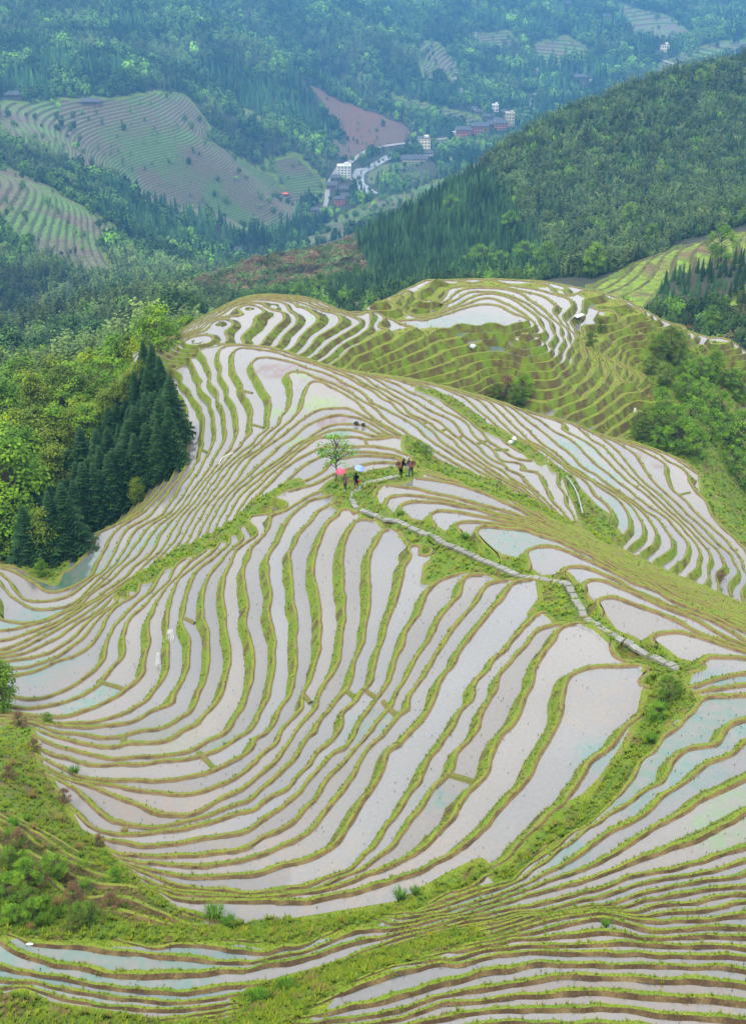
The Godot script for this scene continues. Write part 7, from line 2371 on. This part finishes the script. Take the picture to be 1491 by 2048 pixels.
	grass_clump("straw coloured grass clump on the near left slope", Vector2(-18.35, -50.18), 0.31, Color(0.20, 0.15, 0.05))
	grass_clump("straw coloured grass clump on the near left slope", Vector2(-13.52, -39.84), 0.36, Color(0.20, 0.15, 0.05))
	grass_clump("green grass clump on the near left slope", Vector2(-13.05, -42.16), 0.30, Color(0.10, 0.19, 0.02))
	grass_clump("green grass clump on the near left slope", Vector2(-15.3, -40.91), 0.46, Color(0.10, 0.19, 0.02))
	grass_clump("green grass clump on the near left slope", Vector2(-12.59, -35.1), 0.50, Color(0.10, 0.19, 0.02))
	grass_clump("straw coloured grass clump on the near left slope", Vector2(-11.48, -35.88), 0.47, Color(0.20, 0.15, 0.05))
	grass_clump("straw coloured grass clump on the near left slope", Vector2(-13.48, -43.27), 0.37, Color(0.20, 0.15, 0.05))
	grass_clump("green grass clump on the near left slope", Vector2(-16.28, -45.17), 0.39, Color(0.10, 0.19, 0.02))
	grass_clump("straw coloured grass clump on the near left slope", Vector2(-17.16, -48.91), 0.39, Color(0.20, 0.15, 0.05))
	grass_clump("green grass clump on the near left slope", Vector2(-12.53, -43.83), 0.36, Color(0.10, 0.19, 0.02))
	grass_clump("straw coloured grass clump on the near left slope", Vector2(-15.54, -43.72), 0.34, Color(0.20, 0.15, 0.05))
	grass_clump("green grass clump on the near left slope", Vector2(-15.32, -41.71), 0.32, Color(0.10, 0.19, 0.02))
	grass_clump("green grass clump on the near left slope", Vector2(-11.96, -38.53), 0.44, Color(0.10, 0.19, 0.02))
	grass_clump("straw coloured grass clump on the near left slope", Vector2(-13.04, -34.37), 0.35, Color(0.20, 0.15, 0.05))
	grass_clump("green grass clump on the near left slope", Vector2(-12.54, -40.52), 0.44, Color(0.10, 0.19, 0.02))
	grass_clump("straw coloured grass clump on the near left slope", Vector2(-13.76, -41.04), 0.31, Color(0.20, 0.15, 0.05))
	grass_clump("green grass clump on the near left slope", Vector2(-18.63, -50.11), 0.33, Color(0.10, 0.19, 0.02))
	grass_clump("straw coloured grass clump on the near left slope", Vector2(-19.13, -52.26), 0.41, Color(0.20, 0.15, 0.05))
	grass_clump("green grass clump on the near left slope", Vector2(-13.35, -34.62), 0.44, Color(0.10, 0.19, 0.02))
	grass_clump("straw coloured grass clump on the near left slope", Vector2(-12.88, -38.96), 0.35, Color(0.20, 0.15, 0.05))
	grass_clump("green grass clump on the near left slope", Vector2(-10.54, -37.02), 0.45, Color(0.10, 0.19, 0.02))
	grass_clump("straw coloured grass clump on the near left slope", Vector2(-12.64, -36.82), 0.45, Color(0.20, 0.15, 0.05))
	grass_clump("green grass clump on the near left slope", Vector2(-11.48, -35.65), 0.43, Color(0.10, 0.19, 0.02))
	grass_clump("straw coloured grass clump on the near left slope", Vector2(-14.48, -41.62), 0.34, Color(0.20, 0.15, 0.05))
	grass_clump("green grass clump on the near left slope", Vector2(-14.27, -37.91), 0.46, Color(0.10, 0.19, 0.02))
	grass_clump("straw coloured grass clump on the near left slope", Vector2(-10.28, -36.84), 0.41, Color(0.20, 0.15, 0.05))
	grass_clump("green grass clump on the near left slope", Vector2(-15.88, -41.75), 0.49, Color(0.10, 0.19, 0.02))
	grass_clump("green grass clump on the near left slope", Vector2(-11.8, -41.62), 0.33, Color(0.10, 0.19, 0.02))
	grass_clump("green grass clump on the near left slope", Vector2(-14.18, -37.88), 0.43, Color(0.10, 0.19, 0.02))
	put_tree("dark", -11.29, -34.32, 0.90)
	put_tree("mid", -15.4, -39.79, 0.66)
	put_tree("dark", -13.5, -36.07, 1.23)
	put_tree("dark", -11.35, -35.26, 1.11)
	put_tree("mid", -13.05, -36.02, 0.70)
	put_tree("brown", -13.74, -37.85, 1.21)
	put_tree("mid", -13.54, -34.62, 1.16)
	put_tree("mid", -14.49, -38.79, 1.18)
	put_tree("brown", -10.44, -36.51, 0.94)
	put_tree("mid", -13.11, -35.13, 1.21)
	put_tree("dark", -14.98, -38.7, 1.18)
	put_tree("brown", -13.86, -37.71, 0.98)
	put_tree("mid", -13.85, -34.85, 0.97)
	pylon("far power pylon above the small square terraces", Vector3(156.9, D.ground(156.9, -2048), -2048), 22)
	pylon("power pylon left of the upper village", Vector3(115.5, D.ground(115.5, -1720), -1720), 20)
	pylon("power pylon on the wooded slope above the track", Vector3(231.7, D.ground(231.7, -1871), -1871), 18)
	var um := umbrella_spot
	umbrella("orange-red sunshade on the far terraced slope", Vector3(um.x, D.ground(um.x, um.y) + 0.4, um.y), 0.0, Vector3.ZERO, Color(0.75, 0.10, 0.04), 3.6, Color(0.7, 0.10, 0.04))

func build_houses() -> void:
	building("white", -30.79, -1361, 14.4, 14.0, 5, "white five-storey block beside the river bend")
	building("dark", -38.83, -1341, 10.9, 7.5, 2, "dark timber house against the left side of the white block")
	building("dark", -43.01, -1319, 10.8, 7.4, 2, "dark timber house hugging the valley road")
	building("dark", -31.72, -1303, 10.6, 7.8, 2, "dark timber house beside the river trees")
	building("red", -33.07, -1251, 10.2, 9.2, 3, "red timber house at the lower end of the valley road")
	building("dark", -27.91, -1267, 8.3, 7.1, 2, "dark timber house between the red house and the river")
	building("dark", -56.85, -1245, 9.2, 5.4, 1, "lone dark hut left of the valley road")
	building("dark", -109.7, -1005, 6.7, 4.4, 1, "dark hut among the trees low in the valley")
	building("blue", -101.2, -763, 7.0, 3.4, 1, "hut with a blue-grey roof just above the scrub ridge")
	building("cream", 60, -1519, 14.8, 14.3, 4, "cream four-storey block at the foot of the brown cut slope")
	building("long", 46.25, -1433, 26.8, 8.0, 2, "long cream two-storey building with a dark roof across the river")
	building("pale", 61.7, -1471, 13.1, 7.5, 2, "pale wing at the right end of the long cream building")
	building("red", 110.5, -1580, 17.9, 12.8, 3, "red three-storey house at the near end of the village row")
	building("red", 130.9, -1591, 19.3, 14.9, 4, "wide red four-storey house in the middle of the village row")
	building("dark", 147.3, -1611, 11.8, 12.4, 3, "dark house between the two big red village houses")
	building("red", 158.5, -1604, 15.6, 15.1, 4, "red four-storey house under the yellow block")
	building("yellow", 172.3, -1639, 11.3, 15.4, 4, "pale yellow block at the far right end of the village row")
	building("white", 159, -1701, 8.3, 8.7, 2, "small white house at the top of the village")
	building("dark", 144.9, -1661, 10.8, 7.1, 2, "dark roofed house above the middle of the village row")
	building("dark", 169.6, -1680, 10.9, 8.6, 2, "dark house left of the yellow block, higher up")
	building("dark", 136.5, -1680, 9.5, 6.4, 2, "dark low house at the upper left of the village")
	building("dark", 158.4, -1647, 12.0, 7.0, 2, "dark house behind the red house under the yellow block")
	building("white", 100.1, -1580, 6.4, 6.1, 2, "small white house left of the village row")
	building("pale", 132, -1699, 6.9, 4.3, 1, "tiny pale house above the village, by the pylon")
	building("dark", 83.9, -1548, 13.8, 4.6, 1, "low dark shed between village and cream block")
	building("cream", 427, -1954, 11.2, 10.1, 2, "lone cream house high on the right valley side")
	building("dark", -269.1, -1250, 16.4, 5.9, 2, "long dark farmhouse at the top edge of the big far terraces")
	building("dark", -337.8, -1237, 14.4, 6.0, 2, "dark farmhouse above the terraces at the far left edge")
	building("dark", 340.2, -2377, 12.4, 8.0, 2, "small dark house at the very top of the valley")
	building("red", 394.6, -2289, 16.6, 8.8, 2, "reddish house in the distant hamlet, the larger")
	building("dark", 374.1, -2239, 10.8, 7.6, 1, "tiny dark house beside the larger reddish one in the hamlet")
	building("dark", 292.7, -1862, 16.6, 7.2, 2, "dark house on the wooded slope above the looping track")
	building("red", 426, -2325, 9.4, 6.9, 1, "tiny reddish house above the hamlet")
	building("dark", 275.8, -2147, 8.6, 6.4, 1, "tiny dark house above the square terraces")
	building("red", 423, -2197, 8.0, 5.6, 1, "tiny red house right of the hamlet")
	far_forest()
	lap("far forest")

func finish() -> void:
	for kind: String in ["fir", "bamboo", "leafy", "woods", "bush"]:
		for i in 3:
			var key := "%s%d" % [kind, i]
			if woods.has(key):
				scatter({"fir": "fir_forest", "bamboo": "bamboo_grove", "leafy": "leafy_forest", "woods": "far_forest", "bush": "shrubbery"}[kind], {"fir": "dark fir woods covering the hillsides", "bamboo": "feathery bamboo woods on the slopes", "leafy": "green broadleaf woods on the nearer hills", "woods": "hazy broadleaf woods over the far valley sides", "bush": "low brown and green scrub on the ridge"}[kind], "forest", far_mesh(kind), woods[key])
	lap("woods %d" % woods.size())
	print("tufts %d weeds %d" % [tufts.size(), weeds.size()])
	scatter("grass_tufts", "grass tufts growing on the bunds and banks", "grass", tuft_mesh(8, 0.5), tufts)
	scatter("rice_shoots", "thin green shoots standing in the paddy water", "plants", tuft_mesh(4, 0.25), weeds)
	lap("grass")
